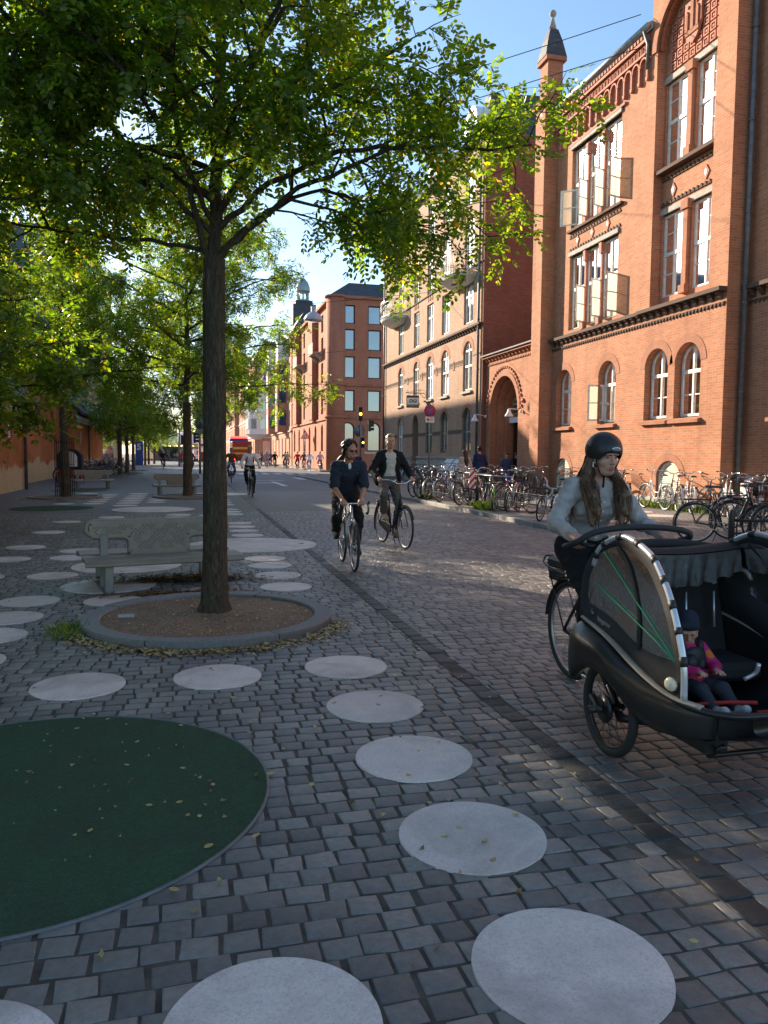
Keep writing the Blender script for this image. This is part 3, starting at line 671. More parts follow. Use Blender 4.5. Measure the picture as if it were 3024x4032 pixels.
casement(PR, sch, 15.85, 6.3, 7.6, .6, 1.2, -.2, side=1)
mbs.build('sill', M['brick_trim'], sch)
downpipe(sch, [(13.72,17.06,18),(13.72,17.06,.1)], .07)
mb = MB(); mb.box(13.24,5,.1,13.3,12,.45) if False else None
mb.mark(); mb.box(13.25,17.22,.05,13.299,26.86,.4); mb.mark(); mb.box(13.85,5,.05,13.899,17.18,.4); mb.build('plinth', M['concrete'], sch)

# ------------------------------------------------------------------ gate between the school and the hall
gate = thing('gate_building', 'low orange brick gateway with deep round arch and sloping slate roof', 'building', (13.6, 30.5, 0))
PG = Plane('X', 13.5); mb = MB()
wall(mb, PG, 27.6, 34.05, 0, 6.0, [(30.3,33.35,.1,5.05,1.52,.28)], .28)
PG2 = Plane('X', 13.78); wall(mb, PG2, 30.2, 33.45, 0, 5.1, [(30.5,33.15,.1,4.85,1.32,.3)], .3)
PG3 = Plane('X', 14.08); wall(mb, PG3, 30.4, 33.25, 0, 4.95, [(30.75,32.9,.1,4.6,1.07,.35)], .35)
mb.box(14.45,27.6,0,20,30.74,6); mb.box(14.45,32.92,0,20,34.0,6); mb.box(14.6,30.74,4.62,20,32.92,6)
mb.box(13.52,27.62,5.1,14.44,30.2,6); mb.build('wall', M['brick_school'], gate)
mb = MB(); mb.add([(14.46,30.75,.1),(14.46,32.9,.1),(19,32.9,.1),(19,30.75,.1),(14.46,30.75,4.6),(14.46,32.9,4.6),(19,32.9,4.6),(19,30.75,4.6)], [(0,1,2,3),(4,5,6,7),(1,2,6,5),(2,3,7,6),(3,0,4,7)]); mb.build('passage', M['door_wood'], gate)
mb = MB(); bxp(mb, PG, 27.62, 5.98, 34, 6.06, 0, .22); corbels(mb, PG, 27.7, 33.95, 5.98, .36, .14, .2, .17); teeth(mb, PG, 27.7, 33.95, 5.62, .1, .16, .04, False); mb.build('cornice', M['brick_trim'], gate)
mb = MB(); mb.prism([(13.2,6.07),(13.2,6.13),(19,7.9),(19,7.8)], lambda a,b,q: (a,q,b), 27.64, 34.02); mb.build('roof', M['slate'], gate)
mb = MB(); arch_band(mb, PG, 30.3, 33.35, 5.05, 1.52, .22, .04, 28)
for i in range(26):
    th = PI*(i+.5)/26; u, v = 31.825+1.9*math.cos(th), 3.53+1.9*math.sin(th); mb.obox(PG(u,v,.02), (.09,.11,.1), (0, math.cos(th), math.sin(th)), (1,0,0))
mb.build('arch_hood', M['brick_trim'], gate)
mb = MB()
bxp(mb, Plane('X',14.3), 30.8, 3.05, 32.86, 3.3, 0, .08); g_ = mb.build('sign_beam', M['white_paint'], gate)
mb = MB(); PG4 = Plane('X', 14.28)
for i in range(9):
    u = 30.92+i*.228
    for j in range(5):
        v = 3.43+j*.22
        if math.hypot(u-31.83, max(0, v-3.5)) > .98: continue
        mb.tube([PG4(u+.085*(1-k/16*.8)*math.cos(k*.8), v+.085*(1-k/16*.8)*math.sin(k*.8)) for k in range(16)], .012, 5)
for i in range(10): u = 30.8+i*.228; h = 3.53+math.sqrt(max(.01, 1.07**2-(u-31.83)**2)); mb.tube([PG4(u,3.3),PG4(u,min(h,4.55))], .013, 5)
mb.build('grille', M['brass'], gate)
def wall_lamp(x, y, z, label):
    t_ = thing('wall_lamp', label, 'lamp', (x, y, z), 0, 'white lamps beside the brick gateway')
    mb = MB(); mb.lathe([(.19,0),(.17,.05),(.10,.16),(.07,.22),(.05,.32),(0.001,.33)], (x-.55,y,z-.12), 20); mb.build('lamp_shade', M['lamp_white'], t_)
    mb = MB(); mb.tube([(x,y,z+.12),(x-.3,y,z+.2),(x-.55,y,z+.2)], .018, 6); mb.cyl((x,y,z+.12),(x-.06,y,z+.12),.07); mb.build('bracket', M['lamp_white'], t_)
wall_lamp(13.45, 29.85, 3.3, 'white enamel lamp on a bracket right of the arched gateway')
wall_lamp(13.45, 33.75, 3.25, 'white enamel lamp on a bracket left of the arched gateway')
mb = MB(); mb.lathe([(.1,0),(.09,.05),(.05,.09),(0.001,.1)], (0,0,0), 16); o = mb.build('alarm_beacon', M['red_plastic']); o.location = (13.5,29.75,3.85); o.rotation_euler = (0,-PI/2,0)
tag(o, 'round red alarm beacon on the brick wall above the right gate lamp', 'alarm')

# ------------------------------------------------------------------ the hall with the hanging sign
hall = thing('brick_hall', 'five storey pale pink brick building with round arched windows and curved balconies', 'building', (14, 43, 0))
PH = Plane('X', 13.3); mb = MB()
cols = [(47.5,48.65),(44.1,45.2),(41.4,42.6),(38.75,39.95),(35.3,36.55)]
ops = []
for i, (a, b) in enumerate(cols):
    if i != 1: ops.append((a,b,1.72,3.9,.5))
    ops.append((a,b,4.72,7.1,.55))
    ops.append((a,b,7.95,10.0,.15 if i in (0,4) else 0))
    ops.append((a,b,10.55,13.0,.3)); ops.append((a,b,13.6,15.5,0))
ops.append((44.1,45.3,.15,3.95,.5,.5))
wall(mb, PH, 34.0, 52.2, 0, 16.3, ops, .3)
mb.box(13.75,34.02,0,17.4,52.18,16.3); mb.box(13.3,52.17,0,17.4,52.2,16.3)
mb.build('wall', M['brick_hall'], hall)
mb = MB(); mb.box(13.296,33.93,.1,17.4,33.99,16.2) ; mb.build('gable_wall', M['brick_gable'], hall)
for i, (a, b) in enumerate(cols):
    if i != 1: window(PH, hall, a+.03, b-.03, 1.76, 3.88, .5, -.14, .06, 2, (.46,-.75), frame='green_frame' if i > 1 else 'cream', pane='glass_dark')
    window(PH, hall, a+.03, b-.03, 4.76, 7.08, .55, -.14, .06, 2, (.5,.82), pane='glass_blind')
    window(PH, hall, a+.03, b-.03, 7.98, 9.98, .15 if i in (0,4) else 0, -.14, .06, 2, (.64,), pane='glass_curtain')
    window(PH, hall, a+.03, b-.03, 10.55, 12.98, .3, -.14, .06, 2, (.7,), pane='glass_curtain'); window(PH, hall, a+.03, b-.03, 13.62, 15.48, 0, -.14, .06, 2, (.6,), pane='glass_curtain')
mbs = MB(); hd = MB()
for i, (a, b) in enumerate(cols):
    mbs.mark(); sill(mbs, PH, a-.1, b+.1, 4.72)
    if i != 1: hd.mark(); hd2 = (a,b,3.9,.5); arch_band(hd, PH, *hd2, .22, .012, 12)
    hd.mark(); arch_band(hd, PH, a, b, 7.1, .55, .26, .012, 14)
    for k in range(3): u = a+.2+k*.36; hd.mark(); hd.prism([(u-.08,10.28),(u,10.14),(u+.08,10.28),(u,10.42)], lambda x,y,q: PH(x,y,q), 0, .03)
for u in (37.9,40.7,43.4,46.4): hd.mark(); hd.prism([(u-.13,5.9),(u+.13,5.9),(u,6.35)], lambda x,y,q: PH(x,y,q), 0, .03)
hd.build('brick_ornament', M['brick_trim'], hall); mbs.build('sill', M['stone'], hall)
mb = MB(); bxp(mb, PH, 34, 7.62, 52.2, 7.72, 0, .2); corbels(mb, PH, 34.1, 52.1, 7.62, .36, .15, .2, .16); bxp(mb, PH, 34, 16.1, 52.2, 16.3, 0, .3); bxp(mb, PH, 34, 10.46, 52.2, 10.52, 0, .06)
bxp(mb, PH, 34, 6.3, 35.2, 6.36, 0, .012)
for a, b in ((36.6,38.7),(40.0,41.35),(42.65,44.05),(45.25,47.45),(48.7,52.1)):
    bxp(mb, PH, a, 6.02, b, 6.06, 0, .012); bxp(mb, PH, a, 2.66, b, 2.86, 0, .01)
    for k in range(int((b-a)/.16)): bxp(mb, PH, a+k*.16, 6.1, a+k*.16+.08, 6.28, 0, .012)
mb.build('cornice', M['soot_trim'], hall)
mb = MB(); mb.box(13.16,34.0,1.4,13.299,44.05,1.52); mb.box(13.16,45.35,1.4,13.299,52.2,1.52); mb.box(13.22,34.0,.1,13.299,44.05,1.4); mb.box(13.22,45.35,.1,13.299,52.2,1.4); mb.build('plinth', M['stone'], hall)
mb = MB(); mb.box(13.72,44.1,.15,13.78,45.3,3.9); d_ = mb.build('door', M['door_wood'], hall)
downpipe(hall, [(13.2,34.3,16.1),(13.2,34.3,.1)], .06); downpipe(hall, [(13.2,52.0,16.1),(13.2,52.0,.1)], .06)
mb = MB(); mb.prism([(13.25,16.3),(14.6,18.0),(16.6,18.1),(17.5,16.3)], lambda a,b,q: (a,q,b), 34.02, 52.18); mb.build('roof', M['slate'], hall)
mb = MB(); mb.mark(); mb.cyl((14.3,35.5,17.0),(14.3,35.5,18.55),.3); mb.mark(); mb.box(15.2,45,17.5,15.9,46,19.2); mb.build('chimney', M['soot_trim'], hall)
for u in (36.0, 41.8, 48.2):
    mb = MB(); mb.prism(arch_poly(u-.8,u+.8,16.3,18.1,.75), lambda a,b,q: (q,a,b), 13.3, 14.9); dm = mb.build('dormer', M['white_paint'], hall)
    link('pane', (lambda q: (q.prism(arch_poly(u-.5,u+.5,16.6,17.75,.45), lambda a,b,w_: (w_,a,b), 13.27, 13.3), q.mesh('pane', M['glass_sky'], tuple(wloc(hall))))[1])(MB()), dm)
def balcony(u, v, ry=1.75, d=1.15):
    n = 20; prof = [(u+ry*math.cos(PI*k/n), -d*math.sin(PI*k/n)) for k in range(n+1)]
    mb = MB()
    top = [(13.3+b, a, v) for a, b in prof]; low = [(13.3+b*.93, u+(a-u)*.95, v-.14) for a, b in prof]; bot = [(13.3+b*.45, u+(a-u)*.7, v-.40) for a, b in prof]
    N = n+1; mb.add(top+low+bot, [tuple(range(N)), tuple(range(2*N,3*N))]+[(k,k+1,N+k+1,N+k) for k in range(n)]+[(N+k,N+k+1,2*N+k+1,2*N+k) for k in range(n)], False)
    b = mb.build('balcony', M['white_render'], hall)
    mb = MB()
    for h in (.12,.95,1.05): mb.tube([(13.3+q*.97, u+(a-u)*.97, v+h) for a, q in prof], .018, 6)
    for k in range(41):
        th = PI*k/40; mb.tube([(13.3-d*.97*math.sin(th), u+ry*.97*math.cos(th), v), (13.3-d*.97*math.sin(th), u+ry*.97*math.cos(th), v+1.05)], .01, 5)
    link('railing', mb.mesh('railing', M['alu'], tuple(wloc(hall))), b)
balcony(36.6, 10.2); balcony(48.6, 10.2, 1.9)

# ------------------------------------------------------------------ plainer buildings further up the street
def block(name, label, X, y0, y1, h, cols_, rows_, brick, side=None, roof='slate', frame='cream', pane='glass_sky', ww=1.1, arch_rows=(), bands=(), roof_h=3.2, depth=12, bandmat='soot_trim', X2=None, ground_arch=True, face='X'):
    """a street building: facade along the street with its windows, end wall towards us"""
    b = thing(name, label, 'building', (X+2, (y0+y1)/2, 0)); P = Plane('X', X); mb = MB(); ops = []; st = (y1-y0)/cols_
    for r_, (v0, v1) in enumerate(rows_):
        for c in range(cols_):
            u = y0+st*(c+.5); ops.append((u-ww/2, u+ww/2, v0, v1, .5 if r_ in arch_rows else 0))
    wall(mb, P, y0, y1, 0, h, ops, .3)
    sops = []
    if side:
        PS = Plane('Y', y0)
        for r_, (v0, v1) in enumerate(rows_):
            for u in side: sops.append((u-ww/2, u+ww/2, v0, v1, .5 if r_ in arch_rows else 0))
    PS = Plane('Y', y0); wall(mb, PS, X, X+depth, 0, h, sops, .3); mb.box(X+.5, y0+.5, 0, X+depth, y1, h-.05)
    mb.build('wall', M[brick], b)
    for o in ops: window(P, b, o[0]+.03, o[1]-.03, o[2]+.03, o[3]-.03, o[4], -.26, .07, 2 if frame == 'cream' else 1, (.66,) if frame == 'cream' else (), frame=frame, pane=pane)
    for o in sops: window(PS, b, o[0]+.03, o[1]-.03, o[2]+.03, o[3]-.03, o[4], -.2, .07, 1, (), frame=frame, pane=pane)
    mb = MB()
    for v in bands: bxp(mb, P, y0-.14, v, y1, v+.16, 0, .16); bxp(mb, PS, X, v, X+depth, v+.16, 0, .14)
    bxp(mb, P, y0-.25, h-.25, y1, h+.02, 0, .4); bxp(mb, PS, X, h-.25, X+depth, h+.02, 0, .25)
    mb.build('cornice', M[bandmat], b)
    mb = MB(); mb.add([(X-.35,y0-.2,h+.02),(X+depth,y0-.2,h+.02),(X+depth,y1,h+.02),(X-.35,y1,h+.02),(X+1.8,y0+1.8,h+roof_h),(X+depth,y0+1.8,h+roof_h),(X+depth,y1-.5,h+roof_h),(X+1.8,y1-.5,h+roof_h)], [(0,1,5,4),(3,0,4,7),(2,3,7,6),(4,5,6,7),(1,2,6,5)], False); mb.build('roof', M[roof], b)
    return b, P, PS
red, PRd, PRs = block('red_brick_corner_house', 'deep red brick apartment house with square dark windows on the street corner', 13.3, 71.5, 100, 16.2, 7, [(1.9,4.6),(5.6,7.6),(8.7,10.7),(11.3,13.2),(13.7,15.4)], 'brick_dark', side=(14.7,17.2,20.2), frame='iron', pane='glass_sky', ww=1.25, arch_rows=(0,), bands=(4.95,7.95), roof_h=1.6, bandmat='brick_trim')
mb = MB()
mb.lathe([(.9,0),(.9,16.1)], (13.6,71.9,0), 20)
for v in (4.95,7.95,16.0): mb.lathe([(1.0,0),(1.08,.06),(1.08,.2),(.95,.22)], (13.6,71.9,v), 20)
mb.build('corner_turret', M['brick_dark'], red)
mb = MB()
for y in (82, 94): mb.mark(); mb.box(12.75, y-1.3, 5.2, 13.32, y+1.3, 16.1)
mb.build('bay', M['brick_dark'], red)
mb = MB()
for y in (79.0, 90.5):
    mb.mark(); mb.box(12.3, y-1.5, 11.6, 13.3, y+1.5, 11.8); mb.box(12.3, y-1.5, 11.8, 12.36, y+1.5, 12.7)
    for q in (-1.2,1.2): mb.prism([(13.3,11.6),(12.5,11.6),(13.3,10.8)], lambda a,b,w_,q=q,y=y: (a,y+q+w_,b), -.1, .1)
mb.build('balcony', M['stone'], red)
mb = MB()
CX, CY, CZ = 16.1, 110, 23.0
for k in range(8): th = PI/4*k; mb.tube([(CX+.75*math.cos(th),CY+.75*math.sin(th),CZ),(CX+.75*math.cos(th),CY+.75*math.sin(th),CZ+1.3)], .09, 6)
mb.lathe([(1.0,0),(1.0,.2)], (CX,CY,CZ-.1), 20); mb.lathe([(.95,1.3),(1.0,1.45),(.95,2.0),(.75,2.6),(.35,3.1),(.08,3.3),(.06,3.8),(.001,3.9)], (CX,CY,CZ-.1), 24)
cup = mb
bei, PBe, _ = block('beige_bay_house', 'narrow brownish house with stacked bay windows beside the deep red corner house', 13.2, 100.2, 124, 16.6, 6, [(1.2,3.8),(5.2,7.3),(8.4,10.5),(11.5,13.5),(14.2,15.9)], 'brick_soft', frame='cream', bands=(4.5,), roof_h=3.4, bandmat='stone')
cup.build('cupola', M['zinc'], bei); mb = MB(); mb.box(CX-1.6,CY-1.6,16.7,CX+1.6,CY+1.6,22.3); mb.box(CX-1.2,CY-1.2,22.3,CX+1.2,CY+1.2,CZ-.1); mb.build('cupola_base', M['slate'], bei)
for k, y in enumerate((106, 118)):
    mb = MB(); mb.add([(13.2,y-2.2,4.6),(11.9,y-1.3,4.6),(11.9,y+1.3,4.6),(13.2,y+2.2,4.6),(13.2,y-2.2,14.0),(11.9,y-1.3,14.0),(11.9,y+1.3,14.0),(13.2,y+2.2,14.0)], [(0,1,5,4),(1,2,6,5),(2,3,7,6),(4,5,6,7),(0,3,2,1)], False)
    bay = mb.build('bay', M['brick_soft'], bei); mb = MB()
    mb.add([(13.2,y-2.1,14.0),(12.0,y-1.2,14.0),(12.0,y+1.2,14.0),(13.2,y+2.1,14.0),(13.2,y-2.1,17.0),(12.0,y-1.2,17.0),(12.0,y+1.2,17.0),(13.2,y+2.1,17.0)], [(0,1,5,4),(1,2,6,5),(2,3,7,6),(4,5,6,7)], False); link('bay_top', mb.mesh('bay_top', M['white_paint'], tuple(wloc(bei))), bay)
    mb = MB()
    for v in (5.4,8.4,11.4):
        d = Vector((1.3,-.9,0)).normalized()
        mb.obox((12.55,y-1.76,v+1), (1.0,.06,2.0), (1.3,-.9,0)); mb.box(11.86,y-.7,v,11.9,y+.7,v+2)
    link('pane', mb.mesh('pane', M['glass_sky'], tuple(wloc(bei))), bay)
whi, PWh, PWs = block('white_red_corner_house', 'white and red banded corner house with a domed bay tower', 12.4, 146, 190, 18.5, 9, [(1.2,4.0),(5.4,7.6),(8.9,11.1),(12.2,14.4),(15.2,17.3)], 'brick_soft', side=(14.6,17.5), frame='white_paint', bands=(4.6,8.2,11.6,14.9), roof_h=4, bandmat='white_render', arch_rows=(3,4), ww=1.4)
mb = MB(); mb.lathe([(.6,4.2),(2.2,5.2),(2.2,12.2),(2.35,12.4),(2.35,12.6)], (12.9,146.3,0), 8, False); tw = mb.build('bay_tower', M['white_render'], whi)
mb = MB(); mb.lathe([(2.3,12.6),(2.2,13.2),(1.6,14.5),(.6,15.3),(.2,16.3),(.001,16.9)], (12.9,146.3,0), 16); link('dome', mb.mesh('dome', M['zinc'], tuple(wloc(whi))), tw)
mb = MB()
for k in range(5):
    th = PI/8+PI/4*k+PI*.75
    for v in (6.2,9.4): mb.obox((12.9+2.05*math.cos(th),146.3+2.05*math.sin(th),v+.9), (.95,.06,1.8), (-math.sin(th),math.cos(th),0))
link('pane', mb.mesh('pane', M['glass_sky'], tuple(wloc(whi))), tw)
mb = MB(); mb.box(14,145.9,.1,24,145.98,12.3); mb.build('render_front', M['white_render'], whi) if False else None
block('striped_brick_house', 'far brick house with pale bands and stone oriels up the street', 11.4, 191, 240, 19.5, 9, [(1.2,4.0),(5.4,7.6),(8.9,11.1),(12.2,14.4),(15.4,17.6)], 'brick_soft', frame='white_paint', bands=(4.6,8.2,11.6,14.9), roof_h=5, bandmat='white_render', ww=1.6)
# tower block in the far distance
tw = thing('tower_block', 'pale grid fronted high rise slab far behind the street', 'building', (16, 452, 0)); mb = MB()
PT = Plane('Y', 430); ops = []
wall(mb, PT, 5, 32, 0, 62, [(6+i*1.7, 7.1+i*1.7, 3+j*3, 5+j*3, 0) for i in range(15) for j in range(19)], .5); mb.box(5.5,430.5,0,32,446,61.9); mb.prism([(5,0),(5.5,0),(5.5,62),(5,62)], lambda a,b,q: (a,q,b), 430.01, 446)
mb.build('wall', M['white_render'], tw); mb = MB(); mb.box(5.6,430.4,2,31.8,430.48,61); mb.build('pane', M['glass_sky'], tw)

# ------------------------------------------------------------------ left side: low orange houses, tall hall between, dark modern block
def low_house(label, X, y0, y1, eave, win, pipes):
    h = thing('orange_low_house', label, 'house', (X-2, (y0+y1)/2, 0), 0, 'low orange plastered houses along the square'); P = Plane('x', X); mb = MB()
    wall(mb, P, y0, y1, 0, eave, [(u-.35,u+.35,2.1,3.0,0) for u in win], .15); mb.prism([(X,0),(X-7,0),(X-7,eave),(X-3.5,eave+3.6),(X,eave)], lambda a,b,q: (a,q,b), y0, y0+.01); mb.prism([(X,0),(X-7,0),(X-7,eave),(X-3.5,eave+3.6),(X,eave)], lambda a,b,q: (a,q,b), y1-.01, y1); mb.build('wall', M['plaster'], h)
    for u in win: window(P, h, u-.33, u+.33, 2.12, 2.98, 0, -.1, .05, 3, (.5,), frame='white_paint', pane='glass_dark')
    mb = MB(); mb.prism([(X+.55,eave-.25),(X+.6,eave-.1),(X-3.4,eave+4.1),(X-7.5,eave-.2),(X-7.4,eave-.4),(X-3.4,eave+3.8)], lambda a,b,q: (a,q,b), y0-.3, y1+.3); mb.build('roof', M['slate'], h)
    mb = MB(); bxp(mb, P, y0, eave-.5, y1, eave-.28, 0, .22); bxp(mb, P, y0, eave-.66, y1, eave-.5, 0, .1); mb.build('cornice', M['white_render'], h)
    for y in pipes: downpipe(h, [(X+.6,y,eave-.2),(X+.55,y,eave-.55),(X+.1,y,eave-.8),(X+.1,y,0)], .07)
    return h
low_house('low orange plaster house with white cornice and small white barred window, nearest on the left', -6.6, 12, 35.4, 3.75, (32.8, 27, 21), (35.2,))
low_house('low orange plaster house beyond the tall orange gable, with narrow window', -6.9, 53.0, 70.5, 4.2, (56.5,61), (60,))
big = thing('orange_gabled_hall', 'tall orange plastered hall with large blind arch between two low houses', 'building', (-11, 45, 0)); PG_ = Plane('x', -7.7); mb = MB()
wall(mb, PG_, 35.6, 52.8, 0, 8.6, [(44.2,51.6,.35,4.6,2.6,.12)], .12); mb.box(-16,35.6,0,-7.85,52.8,8.5); mb.box(-7.83,44,.3,-7.82,51.8,4.7); mb.prism([(35.6,0),(35.6,9.5),(35.6,9.5)], lambda a,b,q: (-7.7-q,a,b), 0, .3) if False else None
mb.build('wall', M['plaster'], big); mb = MB(); mb.prism([(-7.2,8.45),(-11.9,10.6),(-16.5,8.45)], lambda a,b,q: (a,q,b), 35.4, 53); mb.build('roof', M['slate'], big)
blk = thing('dark_modern_block', 'dark blue grey clad modern block at the far end of the orange houses', 'building', (-14, 80, 0)); mb = MB(); PD = Plane('Y', 71.4)
mb.box(-30,71.4,0,-8.2,96,20.6); mb.build('wall', M['cladding'], blk)
mb = MB(); mb.box(-12,71.33,0,-8.3,71.39,4.5); mb.build('base_panel', M['paint_navy'], blk); mb = MB(); mb.box(-8.19,73,1,-8.14,95,3.2); mb.build('glazing', M['glass_dark'], blk)
mb = MB(); mb.box(-9.1,71.2,1.2,-8.8,71.32,2.2); mb.build('notice_board', M['white_paint'], blk)
cap = thing('stone_gatehouse', 'small beige rendered gatehouse behind the tree trunks', 'building', (-9, 108, 0)); mb = MB(); wall(mb, Plane('Y', 104), -12.5, -8.6, 0, 6.5, [(-11.6,-10.8,1,3,0),(-10,-9.2,1,3,0)], .3); mb.box(-12.5,104.4,0,-8.6,114,6.5); mb.build('wall', M['beige'], cap)
mb = MB(); mb.add([(-12.8,103.8,6.5),(-8.3,103.8,6.5),(-8.3,114,6.5),(-12.8,114,6.5),(-10.5,109,9)], [(0,1,4),(1,2,4),(2,3,4),(3,0,4)]); mb.build('roof', M['slate'], cap)
# ------------------------------------------------------------------ trees
def leaf_mesh(name, P_, D_, N_, seed, nl=9, L=.20, lw=.045, shape=6):
    """compound leaves: base points P_, directions D_, up normals N_ (arrays n x 3)"""
    r = np.random.default_rng(seed); n = len(P_)
    nm = lambda a: a/np.maximum(np.linalg.norm(a, axis=-1, keepdims=True), 1e-6)
    D_ = nm(D_); S = nm(np.cross(D_, N_)); N_ = nm(np.cross(S, D_))
    sc_ = r.uniform(.75, 1.2, n)
    out = []
    for k in range(nl):
        if k == nl-1: side = 0; t = 1.0
        else: side = 1 if k % 2 else -1; t = .22+.72*(k//2)/max(1, (nl-1)//2-1+.001) if nl > 3 else .5
        t = min(t, 1)
        droop = -.10*t*t
        base = P_ + D_*(L*t*sc_)[:, None] + np.array([0,0,1])*(droop*L*sc_*2)[:, None]
        A = nm(S*side*.9 + D_*(.45 if side else 1) + r.normal(0, .16, (n, 3)) + np.array([0,0,-.18]))
        Wd = nm(np.cross(A, nm(N_ + r.normal(0, .38, (n, 3)))))
        ln = lw*sc_*r.uniform(.8, 1.15, n); hw = ln*r.uniform(.24, .30, n)
        if shape == 6: pr = [(0,0),(.28,.8),(.62,1),(.93,.55),(1.0,0),(.93,-.55),(.62,-1),(.28,-.8)]
        else: pr = [(0,0),(.5,1),(1,0),(.5,-1)]
        V = np.stack([base + A*(ln*a)[:, None] + Wd*(hw*b)[:, None] for a, b in pr], 1)
        out.append(V)
    V = np.concatenate(out, 0); m = V.shape[1]; q = V.shape[0]
    return V.reshape(-1, 3), m, q
def raw_mesh(name, V, m, q, mat):
    me = bpy.data.meshes.new(name); me.vertices.add(len(V)); me.vertices.foreach_set('co', V.astype('f').ravel())
    me.loops.add(len(V)); me.loops.foreach_set('vertex_index', np.arange(len(V), dtype='i'))
    me.polygons.add(q); me.polygons.foreach_set('loop_start', (np.arange(q)*m).astype('i')); me.polygons.foreach_set('loop_total', np.full(q, m, 'i'))
    me.update(calc_edges=True); me.materials.append(mat); return me
def unit(v): return v.normalized() if v.length > 1e-6 else Vector((0,0,1))
def grow(limbs, seed, sec_step=.33, twig_step=.22, sec_len=(.7,1.7), twig_len=(.25,.6), leaf_step=.055, thin=0):
    """limbs: list of (points, radii). returns branch tubes and leaf placements"""
    r = random.Random(seed); tubes = []; P_ = []; D_ = []; N_ = []
    def along(pts, t):
        k = t*(len(pts)-1); i = min(int(k), len(pts)-2); f = k-i
        return pts[i].lerp(pts[i+1], f), unit(pts[i+1]-pts[i])
    def rnd(): return Vector((r.gauss(0,1), r.gauss(0,1), r.gauss(0,1))).normalized()
    def branch(p, d, ln, seg, droop):
        pts = [p.copy()]
        for i in range(seg):
            d = unit(d + rnd()*.28 + Vector((0,0,droop))); p = p + d*(ln/seg); pts.append(p.copy())
        return pts
    def leaves(pts, ln, t0=.15):
        n = max(2, int(ln/leaf_step))
        for i in range(n):
            t = t0+(1-t0)*(i+r.random())/n; p, d = along(pts, min(t, .999))
            side = rnd(); side = unit(side - d*side.dot(d))
            dd = unit(d*.5 + side*1.0 + Vector((0,0,-.35)))
            P_.append(p[:]); D_.append(dd[:]); N_.append((r.gauss(0,.3), r.gauss(0,.3), 1))
    for pts, rad, t0 in limbs:
        pts = [Vector(p) for p in pts]
        # resample with a little wander
        fine = []
        for i in range(len(pts)-1):
            for k in range(4): fine.append(pts[i].lerp(pts[i+1], k/4) + rnd()*(.025 if 0 < k else 0))
        fine.append(pts[-1]); L = sum((b-a).length for a, b in zip(fine, fine[1:]))
        tubes.append((fine, [rad[0]+(rad[1]-rad[0])*i/(len(fine)-1) for i in range(len(fine))], 9))
        t0 = min(.6, t0+thin); n = int(L*(1-t0)/sec_step)+1
        for i in range(n):
            t = t0+(1-t0)*(i+r.random()*.8)/n; p, d = along(fine, min(t, .999))
            o = rnd(); o = unit(o - d*o.dot(d)); dir_ = unit(d*.55+o*1.0+Vector((0,0,.10)))
            ln = r.uniform(*sec_len)*(1.15-.55*t); b = branch(p, dir_, ln, 5, -.10)
            r0 = max(.006, .016*ln/1.2); tubes.append((b, [r0*(1-.75*k/5) for k in range(6)], 5))
            leaves(b, ln, .35)
            m = max(1, int(ln/twig_step))
            for k in range(m):
                tt = .2+.8*(k+r.random())/m; q, d2 = along(b, min(tt, .999)); o = rnd(); o = unit(o-d2*o.dot(d2))
                l2 = r.uniform(*twig_len); tb = branch(q, unit(d2*.6+o), l2, 3, -.16)
                tubes.append((tb, [.005,.004,.003,.002], 4)); leaves(tb, l2, .1)
    return tubes, np.array(P_), np.array(D_), np.array(N_)
def trunk_mesh(mb, pts, rad, n=20, ridges=True, seed=1):
    r = random.Random(seed); pts = [Vector(p) for p in pts]; fine = []; rr = []
    steps = 10
    for i in range(len(pts)-1):
        for k in range(steps): fine.append(pts[i].lerp(pts[i+1], k/steps)); rr.append(rad[i]+(rad[i+1]-rad[i])*k/steps)
    fine.append(pts[-1]); rr.append(rad[-1]); ph = [r.uniform(0,6.28) for _ in range(8)]; vs = []
    for i, p in enumerate(fine):
        for k in range(n):
            th = 2*PI*k/n; z = p.z
            q = rr[i]*(1+ (.05*math.sin(th*7+ph[0]+.8*math.sin(z*2.3+ph[1]))+.035*math.sin(th*3+ph[2]+z*1.7)+.03*math.sin(th*11+ph[3]+math.sin(z*4)) if ridges else 0))
            vs.append((p.x+q*math.cos(th), p.y+q*math.sin(th), p.z))
    fs = [(i*n+k, i*n+(k+1) % n, (i+1)*n+(k+1) % n, (i+1)*n+k) for i in range(len(fine)-1) for k in range(n)]
    mb.add(vs, fs, True)
TREE_G = 'locust trees planted along the square'
def make_tree(label, loc, limbs, trunk, seed, nl, L, lw, shape, **kw):
    t_ = thing('locust_tree', label, 'tree', loc, 0, TREE_G)
    tubes, P_, D_, N_ = grow(limbs, seed, **kw)
    mb = MB(); trunk_mesh(mb, *trunk, seed=seed)
    link('trunk', mb.mesh('trunk', M['bark']), t_)
    mb = MB()
    for p, r_, n in tubes: mb.tube(p, r_, n, caps=False)
    link('branches', mb.mesh('branches', M['bark']), t_)
    V, m, q = leaf_mesh('crown', P_, D_, N_, seed, nl, L, lw, shape)
    link('crown', raw_mesh('crown', V, m, q, M['leaf']), t_)
    return t_, q
